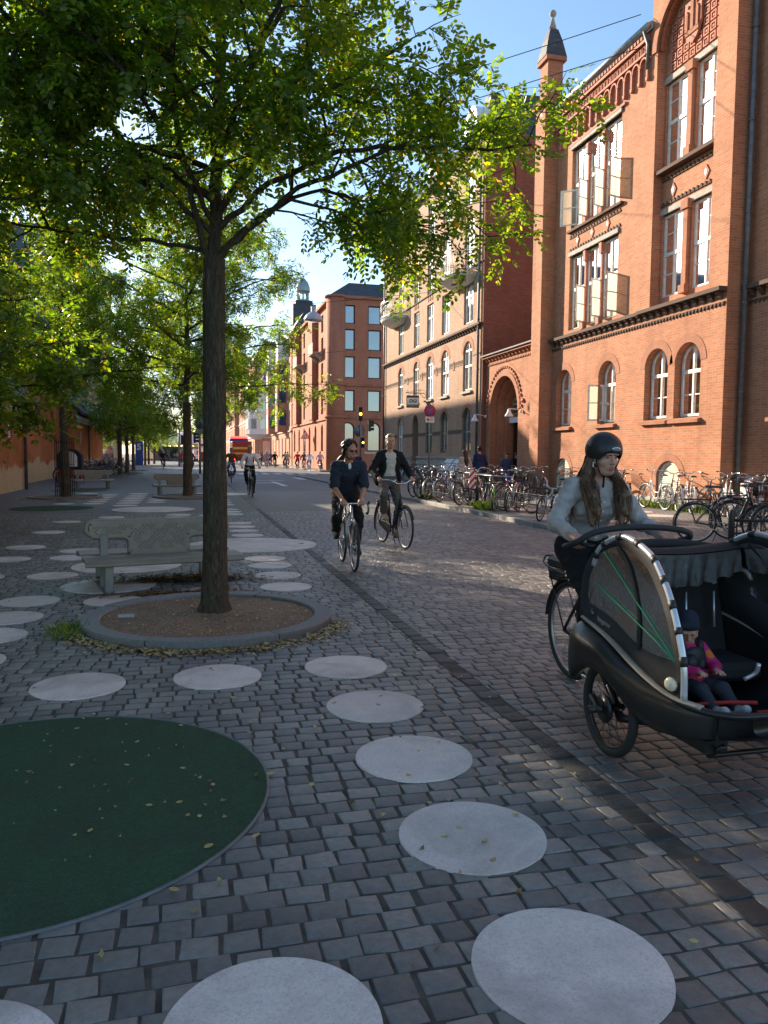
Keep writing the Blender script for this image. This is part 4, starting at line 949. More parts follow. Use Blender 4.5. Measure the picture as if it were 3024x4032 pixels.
# hero tree: limbs follow the photographed ones (local coordinates, base at the origin)
T1 = (.25, 7.5, .05)
limbs1 = [
 ([(.02,0,3.2),(.06,.05,4.2),(.10,.1,5.4),(.12,0,6.8),(.1,.1,8.2)], (0.063,.025), .12),
 ([(.02,0,3.15),(-.12,-.1,3.6),(-.3,-.2,4.4),(-.42,-.35,5.4),(-.6,-.5,6.6)], (0.036,.015), .15),
 ([(.03,0,3.3),(.3,-.1,3.55),(.75,-.35,3.9),(1.35,-.5,4.15),(2.0,-.7,4.4)], (0.033,.012), .25),
 ([(.05,.02,3.8),(-.25,.05,4.0),(-.75,0,4.25),(-1.25,-.2,4.75),(-1.9,-.3,5.3),(-2.5,-.5,5.7)], (0.040,.012), .2),
 ([(.05,.02,3.7),(.5,-.2,4.3),(1.0,-.4,4.75),(1.35,-.45,5.0),(1.7,-.5,5.2)], (0.036,.014), .2),
 ([(.05,0,3.55),(.5,-.25,3.95),(1.1,-.5,4.2),(1.8,-.55,4.3),(2.35,-.55,4.33),(2.9,-.6,4.4)], (0.030,.01), .22),
 ([(.07,.05,4.3),(-.5,-.4,5.0),(-1.2,-.8,5.7),(-2.0,-1.1,6.3)], (0.033,.012), .2),
 ([(.08,.05,4.8),(.6,.3,5.6),(1.1,.4,6.3),(1.5,.4,6.8)], (0.033,.012), .2),
 ([(.05,.05,3.9),(.1,.8,4.4),(.1,1.6,4.9),(.2,2.5,5.3)], (0.033,.012), .2),
 ([(.05,-.03,4.1),(.3,-.7,4.7),(.55,-1.1,5.2),(.75,-1.6,5.7)], (0.030,.012), .25),
 ([(.08,0,5.0),(-.5,.5,5.8),(-1.2,.9,6.6),(-1.7,1.1,7.3)], (0.026,.01), .2),
 ([(.02,0,3.35),(-.4,.2,3.45),(-1.0,.4,3.55),(-1.7,.5,3.6),(-2.4,.6,3.7)], (0.023,.008), .3),
 ([(.1,.05,5.6),(.6,-.3,6.3),(1.1,-.6,7.0)], (0.026,.01), .15),
 ([(.03,0,3.35),(.5,-.1,3.75),(1.0,-.2,3.95),(1.4,-.3,3.85),(1.7,-.3,3.65)], (0.023,.008), .25),
 ([(.03,0,3.6),(-.3,-.3,4.2),(-.9,-.8,4.7),(-1.7,-1.1,4.9)], (0.026,.008), .2),
 ([(.05,0,4.4),(-.6,.2,4.9),(-1.4,.3,5.2),(-2.3,.3,5.0)], (0.026,.008), .2),
 ([(.06,.05,4.6),(-.5,.5,5.2),(-1.3,1.0,5.6),(-2.2,1.5,5.8)], (0.030,.01), .2),
 ([(.06,.05,4.1),(-.6,.7,4.5),(-1.4,1.5,4.8),(-2.3,2.2,4.9)], (0.030,.01), .2),
 ([(.08,.05,5.2),(-.9,-.1,5.7),(-1.9,.0,6.2),(-2.9,.1,6.4)], (0.030,.01), .2),
 ([(.08,.05,5.4),(-.3,.9,6.2),(-.6,1.7,6.9)], (0.026,.01), .2),
 ([(.03,0,3.5),(-.5,-.2,3.9),(-1.1,-.3,4.15),(-1.9,-.3,4.1)], (0.026,.008), .2),
 ([(.1,.05,5.8),(-.8,-.3,6.7),(-1.7,-.5,7.5)], (0.026,.01), .15),
]
tr1 = ([(0,0,-.06),(0,0,.10),(.005,0,.6),(.01,0,1.6),(.015,0,2.6),(.02,0,3.3)], [.19,.132,.112,.106,.10,.10])
t1, q1 = make_tree('nearest locust tree, slender rough trunk rising from the round bed of brown grit', T1, limbs1, tr1, 11, 11, .21, .058, 6, sec_step=.20, twig_step=.17, leaf_step=.058, sec_len=(.6,1.5), thin=.10)
def generic(seed, n=13, h=9.3, rad=3.5, z0=3.1, tap=.5):
    r = random.Random(seed); L_ = [([(0,0,z0),(.05,.05,5.2),(.02,0,7.2),(.1,-.05,h)], (.12,.02), .1)]
    for i in range(n):
        th = i*2.4+r.uniform(-.4,.4); f = i/(n-1); zb = z0+f*(h-3.0-z0)*.9; ll = rad*(1-tap*f)*r.uniform(.8,1.1); up = .5+1.3*f
        e = Vector((math.cos(th), math.sin(th), 0)); p0 = Vector((0,0,zb))
        L_.append(([p0, p0+e*ll*.33+Vector((0,0,.35*up)), p0+e*ll*.68+Vector((0,0,.75*up)), p0+e*ll+Vector((0,0,.85*up))], (.05,.01), .2))
    return L_
tr2 = ([(0,0,-.06),(0,0,.15),(.01,0,1.5),(.0,0,3.3)], [.19,.155,.14,.13])
mid, q2 = make_tree('second locust tree on the right, in front of the far perforated bench', (.04, 28.4, .05), generic(5, 26, 12.5, 4.9, 3.7, .3), tr2, 5, 11, .26, .082, 4, sec_step=.27, twig_step=.21, leaf_step=.08, sec_len=(.7,1.6))
midb, q3 = make_tree('locust tree whose trunk stands in a black iron guard near the orange houses', (-4.0, 28.2, .05), generic(8, 17, 9.8, 3.9, 4.0), tr2, 8, 11, .26, .082, 4, sec_step=.27, twig_step=.21, leaf_step=.08, sec_len=(.7,1.6))
far, q4 = make_tree('slim dark trunk nearest of three beyond the left bench', (-4.5, 57.3, 0), generic(9, 12, 9.5, 3.8, 3.2), tr2, 9, 7, .34, .17, 4, sec_step=.38, twig_step=.30, leaf_step=.13, sec_len=(.8,1.7))
airy, qa = make_tree('locust tree on the near left, only its overhanging leaves in view at upper left', (-4.3, 7.6, 0), generic(44, 13, 9.0, 3.5, 3.3, .35), tr2, 44, 11, .22, .06, 6, sec_step=.35, twig_step=.21, leaf_step=.07, sec_len=(.7,1.6))
dup(airy, (-5.0, 16.5, .05), 1.3, 'locust tree at the left edge, its crown reaching into view')
shade_tree, qb = make_tree('unseen low branched locust tree beside the camera, added to shade the foreground', (-6.2, 9.2, 0), generic(31, 18, 6.6, 3.0, 1.9), ([(0,0,-.06),(0,0,.15),(.01,0,1.0),(0,0,2.0)], [.17,.14,.13,.12]), 31, 7, .28, .13, 4, sec_step=.21, twig_step=.2, leaf_step=.09, sec_len=(.7,1.5))  # this tree and its copies are added to keep sun off the foreground
dup(shade_tree, (-6.6, 14.2, 0), 1.1, 'unseen low branched locust tree beside the low orange house, added to shade the paving', None, 1.22)
dup(shade_tree, (-5.6, 19.6, 0), 2.2, 'low branched locust tree by the low orange house, added to shade paving and pod', None, 1.22)
dup(shade_tree, (-5.4, 5.2, 0), 3.2, 'unseen low branched locust tree nearest the camera on the left, added for shade')
for (x, y, lb) in [(-4.35,62,'slim dark trunk in the middle of the row of three beyond the left bench'),(-4.45,71,'thicker dark trunk last in the row of three beyond the left bench'),(-5.2,106.5,'first of three small distant trunks above the parked bicycles'),(-5.0,112,'second of three small distant trunks above the parked bicycles'),(-4.5,118,'third of three small distant trunks above the parked bicycles')]:
    dup(far, (x, y, 0), x*7+y, lb)
dup(mid, (.15, 50, 0), 2.1, 'locust tree farther along the kerb, hidden behind the two nearer trunks')
print('leaflets', q1, q2, q3, q4)
ft, q5 = make_tree('pale sunlit young tree at the end of the tree row', (-7.4, 185, 0), generic(21, 12, 9, 3.6, 2.6), tr2, 21, 3, .6, .55, 4, sec_step=.6, twig_step=.6, leaf_step=.35, sec_len=(.9,1.8))
for c in ft.children:
    if c.name.startswith('crown'): c.data.materials[0] = M['leaf_far']
for i, (x, y, s_, lb) in enumerate([(-6.5,205,1.0,'second pale young tree at the end of the tree row'),(-3,330,2.2,'broad green tree far down the street left of the traffic light'),(4.5,335,2.6,'tall far green tree below the pale high rise'),(12,345,2.4,'far green tree left of the red truck'),(18,352,2.7,'far green tree above the red truck'),(-16,335,2.4,'far tree behind the white pavilion'),(-28,340,2.6,'far tree at the left end of the distant greenery'),(9.5,300,1.6,'smaller far tree by the kerb in front of the high rise')]):
    dup(ft, (x, y, 0), i*1.7, lb, 'distant trees at the end of the street', s_)
ft['group'] = TREE_G
# planting beds with their stone rings
def bed(label, x, y, rad, soil=True):
    b = thing('tree_bed', label, 'tree bed', (x, y, 0), 0, 'round raised beds around the tree trunks'); mb = MB()
    gaps = [R(-118), R(-62), R(60), R(150)]
    n = 12
    for a0, a1 in zip(gaps, gaps[1:]+[gaps[0]+2*PI]):
        hz = .072+rng.uniform(-.008,.008); k = 22; a0 += .006; a1 -= .006; ro = rad+rng.uniform(-.012,.012); ri = rad-.165; c = .012
        prof = [(ri,-.05),(ri,hz-c),(ri+c,hz),(ro-c,hz),(ro,hz-c),(ro,-.05)]; vs = []
        for i in range(k+1):
            a = a0+(a1-a0)*i/k; vs += [(x+r_*math.cos(a), y+r_*math.sin(a), z) for r_, z in prof]
        m = len(prof); fs = [(i*m+j, i*m+j+1, (i+1)*m+j+1, (i+1)*m+j) for i in range(k) for j in range(m-1)]+[tuple(range(m)), tuple(k*m+j for j in range(m-1,-1,-1))]
        mb.add(vs, fs, False)
    mb.build('stone_ring', M['ring_kerb'], b)
    mb = MB(); vs = [(x,y,.06)]; fs = []; K = 14; S = 48; rr_ = random.Random(4)
    for j in range(1,K+1):
        for i in range(S): vs.append((x+(rad-.16)*j/K*math.cos(2*PI*i/S), y+(rad-.16)*j/K*math.sin(2*PI*i/S), .045+.014*(1-j/K)+rr_.uniform(-.006,.006)))
    fs += [(0,1+i,1+(i+1)%S) for i in range(S)]
    for j in range(K-1): fs += [(1+j*S+i,1+(j+1)*S+i,1+(j+1)*S+(i+1)%S,1+j*S+(i+1)%S) for i in range(S)]
    mb.add(vs, fs, True); mb.build('grit', M['soil'], b); return b
bed('round granite ringed bed of brown grit around the nearest tree', .2, 7.3, 1.13)
bed('granite ringed bed of the second tree on the right', .1, 28.2, 1.25)
bed('granite ringed bed under the tree with the iron guard', -4.0, 28.2, 1.2)
for i, (x, y) in enumerate([(-4.5,57.3),(-4.35,62),(-4.45,71)]): bed('low bed under the %s trunk of three beyond the left bench' % ('slim first', 'middle', 'thicker last')[i], x, y, 1.2)
mb = MB(); mb.bbox(-.62,7.36,.045,-.48,7.44,.068,.005); tag(mb.build('marker_plate', M['concrete']), 'small grey plate lying on the brown grit of the nearest tree bed', 'marker plate')
# iron tree guard
g = thing('tree_guard', 'black iron guard of upright bars around the trunk by the orange houses', 'tree guard', (-4.0, 28.2, .08)); 
for k in range(8):
    th = 2*PI*k/8; mb = MB(); mb.cyl((-4+.3*math.cos(th), 28.2+.3*math.sin(th), .08), (-4+.3*math.cos(th), 28.2+.3*math.sin(th), 2.05), .014, n=6); mb.build('bar', M['iron'], g)
for z in (.4, 1.15, 1.9): mb = MB(); mb.ring((-4,28.2,z), (0,0,1), .3, .012, 24, 6); mb.build('hoop', M['iron'], g)
# leaf litter and grass at the beds
def scatter(name, n, fn, mat, size, label, cat, flat=True, seed=1):
    r = np.random.default_rng(seed); P = np.array([fn(r) for _ in range(n)]); a = r.uniform(0, 2*PI, n); ln = size*r.uniform(.6,1.3,n); pr = [(0,0),(.3,.32),(.7,.33),(1,0),(.7,-.3),(.3,-.34)]
    ti = r.normal(0, .35, (n,2)); V = np.zeros((n,6,3))
    for k, (u, v) in enumerate(pr):
        dx = (u-.5)*ln; dy = v*ln
        V[:,k,0] = P[:,0]+dx*np.cos(a)-dy*np.sin(a); V[:,k,1] = P[:,1]+dx*np.sin(a)+dy*np.cos(a); V[:,k,2] = P[:,2]+.006+np.abs(dx*ti[:,0]+dy*ti[:,1])+(.006 if k in (0,3) else 0)
    o = link(name, raw_mesh(name, V.reshape(-1,3), 6, n, mat)); return tag(o, label, cat, None, 'stuff')
def ringpos(cx, cy, r0, sd, a0, a1, z=.0):
    def f(r): a = r.uniform(a0,a1); q = r0+abs(r.normal(0,sd)); return (cx+q*math.cos(a), cy+q*math.sin(a), z+abs(r.normal(0,.008)))
    return f
scatter('leaf_litter', 1100, ringpos(.2,7.3,1.15,.09,R(180),R(345)), M['litter'], .038, 'small yellow leaves drifted against the nearest stone ring', 'leaf litter', seed=2)
scatter('leaf_litter', 1100, lambda r: (-.05+r.normal(0,.42), 9.72+r.normal(0,.10), abs(r.normal(0,.03))), M['litter_dry'], .06, 'brown heap of dry leaves lying under the near perforated bench', 'leaf litter', seed=3)
scatter('leaf_litter', 380, lambda r: (-.1+r.normal(0,.35), 8.75+r.normal(0,.07), abs(r.normal(0,.01))), M['litter_dry'], .05, 'thin brown trail of dry leaves between near bench and tree bed', 'leaf litter', seed=4)
scatter('leaf_litter', 420, ringpos(-4,28.2,1.25,.25,R(190),R(350)), M['litter'], .05, 'yellow leaves in front of the bed with the iron guard', 'leaf litter', seed=5)
scatter('leaf_litter', 380, lambda r: (r.uniform(-4,1.9), 2+abs(r.normal(0,7)), .0), M['litter'], .028, 'scattered yellow leaves on the grey paving of the square', 'leaf litter', seed=6)
scatter('leaf_litter', 70, lambda r: (lambda a, q: (GREEN[0]+q*math.cos(a), GREEN[1]+q*math.sin(a), .004))(r.uniform(0,6.28), 1.05*math.sqrt(r.uniform())), M['litter'], .014, 'tiny leaf fragments strewn over the dark green rubber disc', 'leaf litter', seed=8)
scatter('leaf_litter', 60, lambda r: (lambda a, q: (.2+q*math.cos(a), 7.3+q*math.sin(a), .058))(r.uniform(0,6.28), .9*math.sqrt(r.uniform())), M['litter'], .03, 'few yellow leaves on the brown grit of the nearest bed', 'leaf litter', seed=9)
def px2g(x, y, z=0):  # photo pixel -> ground point, used only to measure where leaves lie
    x = x*768/3024-384; y = y*768/3024-512; c, s_ = math.cos(-CAM['roll']), math.sin(-CAM['roll']); ux, uy = x*c-y*s_, -(x*s_+y*c); p = CAM['pitch']
    Y = 775*math.cos(p)+uy*math.sin(p); Z = uy*math.cos(p)-775*math.sin(p); c, s_ = math.cos(CAM['yaw']), math.sin(CAM['yaw']); t_ = (z-CAM['h'])/Z
    return (ux*c+Y*s_)*t_, (-ux*s_+Y*c)*t_
for grp, lst, sz in (('small yellow fallen leaf lying on the dark green rubber disc', [(587,3182),(355,3282),(305,2877),(425,2840),(540,2930),(706,3170),(720,3035),(785,3225),(712,2865),(838,3100),(500,3022)], .033), ('yellow fallen leaf lying on the grey setts in front', [(687,3517),(822,3345),(1007,3303),(1066,3057),(918,2755),(1228,3100)], .045)):
    for i, (x, y) in enumerate(lst):
        gx, gy = px2g(x, y); r = rng; a = r.uniform(0,6.28); pr = [(0,0),(.25,.3),(.6,.36),(.9,.18),(1,0),(.8,-.25),(.45,-.3),(.2,-.2)]; mb = MB()
        vs = [((u-.5)*sz, v*sz*.9, .004+(v*v*.9+(u-.5)**2*.4)*sz) for u, v in pr]; mb.add(vs+[(sz*.05,0,.006)], [(k,(k+1)%8,8) for k in range(8)], True)
        o = link('fallen_leaf', mb.mesh('fallen_leaf', M['litter'])); o.location = (gx,gy,.008); o.rotation_euler = (0,0,a); tag(o, grp, 'leaf', 'yellow leaves lying on the ground in front')
def blades(name, fn, n, h, label, seed):
    r = np.random.default_rng(seed); V = np.zeros((n,4,3))
    for i in range(n):
        p = np.array(fn(r)); a = r.uniform(0,6.28); d = np.array([math.cos(a), math.sin(a), 0]); w_ = np.array([-d[1], d[0], 0])*.004; hh = h*r.uniform(.4,1.2)
        V[i] = [p-w_, p+w_, p+w_*.6+d*hh*.25+[0,0,hh*.7], p+d*hh*.6+[0,0,hh]]
    return tag(link(name, raw_mesh(name, V.reshape(-1,3), 4, n, M['grass'])), label, 'grass', None, 'stuff')
blades('grass_tuft', lambda r: (-.98+r.normal(0,.09), 7.02+r.normal(0,.14), -.005), 240, .085, 'green grass tuft at the left foot of the nearest stone ring', 1)
blades('grass_tuft', lambda r: (.02+r.normal(0,.16), 8.36+r.normal(0,.05), -.005), 300, .05, 'low green weeds behind the nearest stone ring', 2)
blades('wall_weeds', lambda r: (13.12+r.normal(0,.08), r.choice([19.3,18.4,17.7,20.4,25.9])+r.normal(0,.35), .1), 1500, .2, 'grass and weeds along the foot of the school wall', 3)
blades('kerb_weeds', lambda r: (7.85+r.normal(0,.1), r.choice([19.9,15.0,25.0,19.6])+r.normal(0,.22), .1), 1000, .22, 'weeds growing around the bollards on the kerb', 4)
# ------------------------------------------------------------------ bicycles (local: forward +Y, origin on the ground midway between the wheels)
BIKES = {}
def wheel_parts(parent, c, rad, rim='alu', tyre_r=.019, spokes=28, width=.055, tyre='tyre', guard=None):
    mb = MB(); c = Vector(c)
    mb.ring(c, (1,0,0), rad-tyre_r*1.9, .011, 40, 6, flat=.8)
    for sx in (-1, 1): mb.cyl(c+Vector((sx*.028,0,0)), c+Vector((sx*.032,0,0)), .02, n=10)
    mb.cyl(c-Vector((.05,0,0)), c+Vector((.05,0,0)), .013, n=8)
    for k in range(spokes):
        a = 2*PI*k/spokes; sx = (-1)**k; h = a + (.35 if (k//2) % 2 else -.35)
        mb.tube([c+Vector((sx*.028, .018*math.cos(h), .018*math.sin(h))), c+Vector((0,(rad-tyre_r*2)*math.cos(a),(rad-tyre_r*2)*math.sin(a)))], .0016, 3, caps=False)
    w = link('wheel', mb.mesh('wheel', M[rim] if rim in M else rim), parent)
    mb = MB(); mb.ring(c, (1,0,0), rad-tyre_r, tyre_r, 44, 8); link('tyre', mb.mesh('tyre', M[tyre]), w)
    return w
def bent(pts, n=6):
    """smooth curve through points (Catmull-Rom)"""
    P_ = [Vector(p) for p in pts]; P_ = [P_[0]*2-P_[1]]+P_+[P_[-1]*2-P_[-2]]; out = []
    for i in range(1, len(P_)-2):
        for k in range(n):
            t = k/n; a,b,c,d = P_[i-1],P_[i],P_[i+1],P_[i+2]
            out.append(.5*((2*b)+(c-a)*t+(2*a-5*b+4*c-d)*t*t+(3*b-a-3*c+d)*t**3))
    return out+[P_[-2]]
def make_bike(key, label, paint, style='city', rad=.345, wb=1.07, guards='black', basket=None, rack=True, rim='alu', saddle='leather', grips='black_matt', crank=.6, sz=.96, bars='city', lamp=False, tyre='tyre', chaincase=False):
    b = thing('bicycle', label, 'bicycle'); k = rad/.345; ra = Vector((0,-wb/2,rad)); fa = Vector((0,wb/2,rad)); bb = Vector((0,-.10*k,.28*k+.0))
    hb = Vector((0,.35*k+ (wb-1.07)/2,.60*k+.05)); ht = Vector((0,.29*k+(wb-1.07)/2,.60*k+.05+.2*k)); st = Vector((0,-.24*k,sz-.14)); P_ = M[paint]; mb = MB()
    sl = lambda t: bb.lerp(st, t)
    mb.tube([bb, st], .015, 8); mb.tube([ht, hb], .019, 10)
    if style == 'step':
        mb.tube(bent([hb+Vector((0,0,.03)), Vector((0,.12*k,.40*k)), bb+Vector((0,.03,.0))]), .017, 8); mb.tube(bent([ht-Vector((0,0,.03)), Vector((0,.10*k,.52*k)), sl(.35)]), .014, 8)
    elif style == 'swan': mb.tube(bent([ht-Vector((0,0,.05)), Vector((0,.16*k,.46*k)), bb+Vector((0,.04,.02))]), .021, 8)
    else:
        mb.tube([ht-Vector((0,0,.03)), sl(.93) if style == 'diamond' else sl(.7)], .015, 8); mb.tube([hb+Vector((0,0,.03)), bb], .017, 8)
    for sx in (-1,1):
        mb.tube([bb+Vector((sx*.03,0,0)), ra+Vector((sx*.055,0,0))], .009, 6); mb.tube([sl(.85)+Vector((sx*.012,0,0)), ra+Vector((sx*.055,0,0))], .008, 6)
    link('frame', mb.mesh('frame', P_), b)
    mb = MB(); mb.tube([ht+Vector((0,-.005,.03)), hb], .014, 8)
    for sx in (-1,1): mb.tube(bent([hb+Vector((0,.005,-.01)), hb+Vector((sx*.05,.02,-.06)), fa+Vector((sx*.052,-.05,.1)), fa+Vector((sx*.052,0,0))], 4), [.013]*9+[.011]*4 if False else .0105, 6)
    link('fork', mb.mesh('fork', P_ if style != 'race' else M['chrome']), b)
    wheel_parts(b, ra, rad, rim, tyre=tyre); wheel_parts(b, fa, rad, rim, tyre=tyre)
    if guards:
        for c, a0, a1 in ((ra, R(10), R(205)), (fa, R(25), R(190))):
            mb = MB(); n = 18; vs = []
            for i in range(n+1):
                a = a0+(a1-a0)*i/n
                for dx, dr in ((-.03,.008),(-.016,.026),(.016,.026),(.03,.008)): vs.append((dx, c.y+(rad+dr)*math.cos(a) * (1 if c is fa else 1), c.z+(rad+dr)*math.sin(a)))
            if c is fa: vs = [(x, 2*c.y-y if False else y, z) for x, y, z in vs]
            mb.add(vs, [(i*4+j, i*4+j+1, (i+1)*4+j+1, (i+1)*4+j) for i in range(n) for j in range(3)], True); link('mudguard', mb.mesh('mudguard', M['paint_'+guards] if 'paint_'+guards in M else M[guards]), b)
    mb = MB(); ss = sl(1.0)+(st-bb).normalized()*.0; top = st+(st-bb).normalized()*.12; mb.cyl(st-(st-bb).normalized()*.02, top, .012, n=8); link('seat_post', mb.mesh('seat_post', M['chrome']), b)
    mb = MB(); sp = []
    for t_, hw, z in ((-.13,.075,.012),(-.10,.082,.018),(-.03,.066,.012),(.05,.034,.008),(.12,.02,.004),(.145,.008,-.004)):
        sp.append([(x*hw, top.y+t_, top.z+.035+z-dz) for x, dz in ((-1,.03),(-.8,.004),(-.3,-.004),(.3,-.004),(.8,.004),(1,.03))])
    vs = [p for q in sp for p in q]; mb.add(vs, [(i*6+j,i*6+j+1,(i+1)*6+j+1,(i+1)*6+j) for i in range(5) for j in range(5)]+[tuple(range(5,-1,-1)), tuple(range(30,36))]+[(i*6,(i+1)*6,(i+1)*6+5,i*6+5) for i in range(5)], True); link('saddle', mb.mesh('saddle', M[saddle]), b)
    # handlebar
    mb = MB(); gm = MB(); s0 = ht+Vector((0,-.01,.03))
    if bars == 'drop':
        s1 = s0+Vector((0,.09,.03)); mb.tube([s0, s0+Vector((0,.01,.03)), s1], .012, 8); W_ = .2
        for sx in (-1,1):
            pts = bent([s1, s1+Vector((sx*.1,0,.002)), s1+Vector((sx*W_,.01,0)), s1+Vector((sx*W_,.09,-.01)), s1+Vector((sx*W_,.11,-.07)), s1+Vector((sx*W_,.05,-.13)), s1+Vector((sx*W_,-.04,-.135))], 5); mb.tube(pts, .0115, 7)
            gm.tube(pts[12:], .015, 7); gm.tube([s1+Vector((sx*W_,.10,.0)), s1+Vector((sx*W_,.125,.03))], .016, 7); mb.tube(bent([s1+Vector((sx*W_,.12,.01)), s1+Vector((sx*W_,.135,-.05)), s1+Vector((sx*W_*1.0,.10,-.12))],4), .006, 5)
        grip = s1+Vector((.12,.0,.0))
    else:
        up = {'city':.17,'dutch':.2,'flat':.06,'wide':.14}[bars]*k; W_ = {'city':.29,'dutch':.30,'flat':.29,'wide':.32}[bars]*(.85 if k < .85 else 1); back = {'city':-.18,'dutch':-.24,'flat':-.04,'wide':-.12}[bars]*k
        s1 = s0+Vector((0,-.02,up)); mb.tube([s0, s1-Vector((0,0,.05)), s1+Vector((0,.04,-.03))], .0125, 8); q = s1+Vector((0,.04,-.03))
        for sx in (-1,1):
            pts = bent([q, q+Vector((sx*.07,.02,.0)), q+Vector((sx*W_*.55,.02,.05)), q+Vector((sx*W_*.85,back*.45,.06)), q+Vector((sx*W_,back,.045))], 5); mb.tube(pts, .0115, 8); gm.tube([pts[-1]+(pts[-1]-pts[-3])*.2, pts[-4]], .0165, 8)
            mb.tube([pts[-4]+Vector((0,.03,-.01)), pts[-1]+Vector((-sx*.015,.055,-.03))], .005, 5); 
        mb.ell(q+Vector((.1,.0,.05)), .022, 8, 6); grip = q+Vector((W_*.985,back*.85,.05))
    hbo = link('handlebar', mb.mesh('handlebar', M['chrome']), b); link('grips', gm.mesh('grips', M[grips]), hbo)
    # crank, chain, pedals
    mb = MB(); mb.ring(bb+Vector((.045,0,0)), (1,0,0), .085, .006, 24, 5)
    for i in range(5): a = i*2*PI/5; mb.tube([bb+Vector((.045,0,0)), bb+Vector((.045,.08*math.cos(a),.08*math.sin(a)))], .006, 4)
    for s_ in (1,-1):
        d = Vector((0, .165*math.sin(crank)*s_, .165*math.cos(crank)*s_)); mb.tube([bb+Vector((s_*.06,0,0)), bb+Vector((s_*.075,0,0))+d], .009, 6)
    mb.tube([bb+Vector((.045,0,.083)), ra+Vector((.045,0,.035))], .005, 4); mb.tube([bb+Vector((.045,0,-.083)), ra+Vector((.045,0,-.035))], .005, 4); cr = link('crank', mb.mesh('crank', M['alu']), b); ped = []
    for s_ in (1,-1):
        d = Vector((0, .165*math.sin(crank)*s_, .165*math.cos(crank)*s_)); pc = bb+Vector((s_*.125,0,0))+d; ped.append(pc); mb = MB(); mb.bbox(pc.x-.045,pc.y-.04,pc.z-.012,pc.x+.045,pc.y+.04,pc.z+.012,.005); link('pedal', mb.mesh('pedal', M['black_matt']), cr)
    if chaincase: mb = MB(); mb.prism([(bb.y+.10,bb.z+.05),(bb.y+.09,bb.z-.05),(bb.y,bb.z-.095),(bb.y-.10,bb.z-.06),(ra.y+.05,ra.z-.035),(ra.y-.03,ra.z),(ra.y+.02,ra.z+.045),(bb.y-.02,bb.z+.10)], lambda a,c,q: (q,a,c), .035, .06); link('chain_guard', mb.mesh('chain_guard', M['black'] if chaincase is True else M[chaincase]), b)
    if rack:
        mb = MB(); z = rad*2+.055; y0 = st.y-.06; y1 = ra.y-.2
        for x in (-.06,0,.06): mb.tube([(x,y0,z),(x,y1,z)], .006, 5)
        for y in (y0,(y0+y1)/2,y1): mb.tube([(-.06,y,z),(.06,y,z)], .006, 5)
        for x in (-.06,.06): mb.tube([(x,y1+.06,z),(x,ra.y,ra.z)], .006, 5)
        mb.box(-.03,y1-.03,z-.08,.03,y1-.01,z-.03); link('luggage_rack', mb.mesh('luggage_rack', M['black']), b)
    if basket:
        mb = MB(); y0 = s0.y+.1; z0 = s0.z-.06; 
        for i in range(9):
            f = i/8; x = -.19+.38*f
            for yy in (y0,y0+.26): mb.tube([(x*.8,yy,z0),(x,yy,z0+.24)], .005, 4)
        for i in range(7):
            y = y0+.26*i/6
            for x in (-.19,.19): mb.tube([(x*.8,y,z0),(x,y,z0+.24)], .005, 4)
            mb.tube([(-.15,y,z0),(.15,y,z0)], .005, 4)
        for h in range(5):
            f = h/4; X = .19*(.8+.2*f); z = z0+.24*f; mb.tube([(-X,y0,z),(X,y0,z),(X,y0+.26,z),(-X,y0+.26,z)], .006 if h in (0,4) else .0045, 4, closed=True)
        link('basket', mb.mesh('basket', M[basket]), b)
    mb = MB(); mb.ell(hb+Vector((0,.07,.03)), (.03,.035,.03), 10, 8); link('headlight', mb.mesh('headlight', M['front_lamp'] if lamp else M['chrome']), b)
    mb = MB(); mb.tube([bb+Vector((-.03,-.06,-.02)), Vector((-.13,bb.y-.12,.0 if not lamp else .2))], .007, 5); link('kickstand', mb.mesh('kickstand', M['black']), b)
    BIKES[key] = b; b['_'] = 0; del b['_']
    b_info[key] = dict(bb=bb, top=top+Vector((0,0,.05)), grip=grip, ped=ped, rad=rad); return b
b_info = {}
t = NT('lit_bicycle_lamp'); t.col((1,1,1)); t.b.inputs['Emission Color'].default_value = (.75,.8,1,1); t.b.inputs['Emission Strength'].default_value = 14; M['front_lamp'] = t.mat
KG = 'bicycles parked along the kerb rail'; WG = 'bicycles parked along the school wall'
def tilt(o, deg): o.rotation_euler[1] = R(deg)
def park(b, x, y, hd, label, group, t_=4, z=.10):
    """hd: heading measured clockwise from +Y"""
    used = b.name in placed
    if not used: placed.add(b.name); o = b; o.location = (x,y,z); o.rotation_euler = (0,0,-R(hd)); o['label'] = label; o['group'] = group
    else: o = dup(b, (x,y,z), -R(hd), label, group)
    tilt(o, t_); return o
placed = set()
bA = make_bike('A', '', 'black', 'diamond', guards='black', crank=.9)
M['black'] = M['black']
bB = make_bike('B', '', 'paint_white', 'step', guards='white', saddle='leather', bars='dutch', crank=2.0)
bC = make_bike('C', '', 'paint_navy', 'diamond', guards=None, rack=False, bars='flat', crank=.3)
bD = make_bike('D', '', 'paint_silver', 'low', rad=.27, wb=.92, guards=None, rack=False, bars='flat', sz=.74, crank=1.2)
bE = make_bike('E', '', 'paint_red', 'step', guards='red', bars='city', crank=2.6, basket='black')
bF = make_bike('F', '', 'paint_green', 'low', rad=.255, wb=.88, guards=None, rack=False, bars='flat', sz=.72, crank=.5)
bG = make_bike('G', '', 'paint_grey', 'step', guards='silver', bars='dutch', crank=1.7, saddle='brown_leather')
bH = make_bike('H', '', 'black', 'swan', guards='black', basket='black', bars='dutch', crank=2.2)
bI = make_bike('I', '', 'paint_maroon', 'diamond', guards='silver', bars='city', crank=2.9)
bJ = make_bike('J', '', 'paint_dark_green', 'swan', guards='black', bars='city', crank=.1)
bK = make_bike('K', '', 'paint_cream', 'step', guards='cream', bars='dutch', crank=1.0, basket='brown_leather')
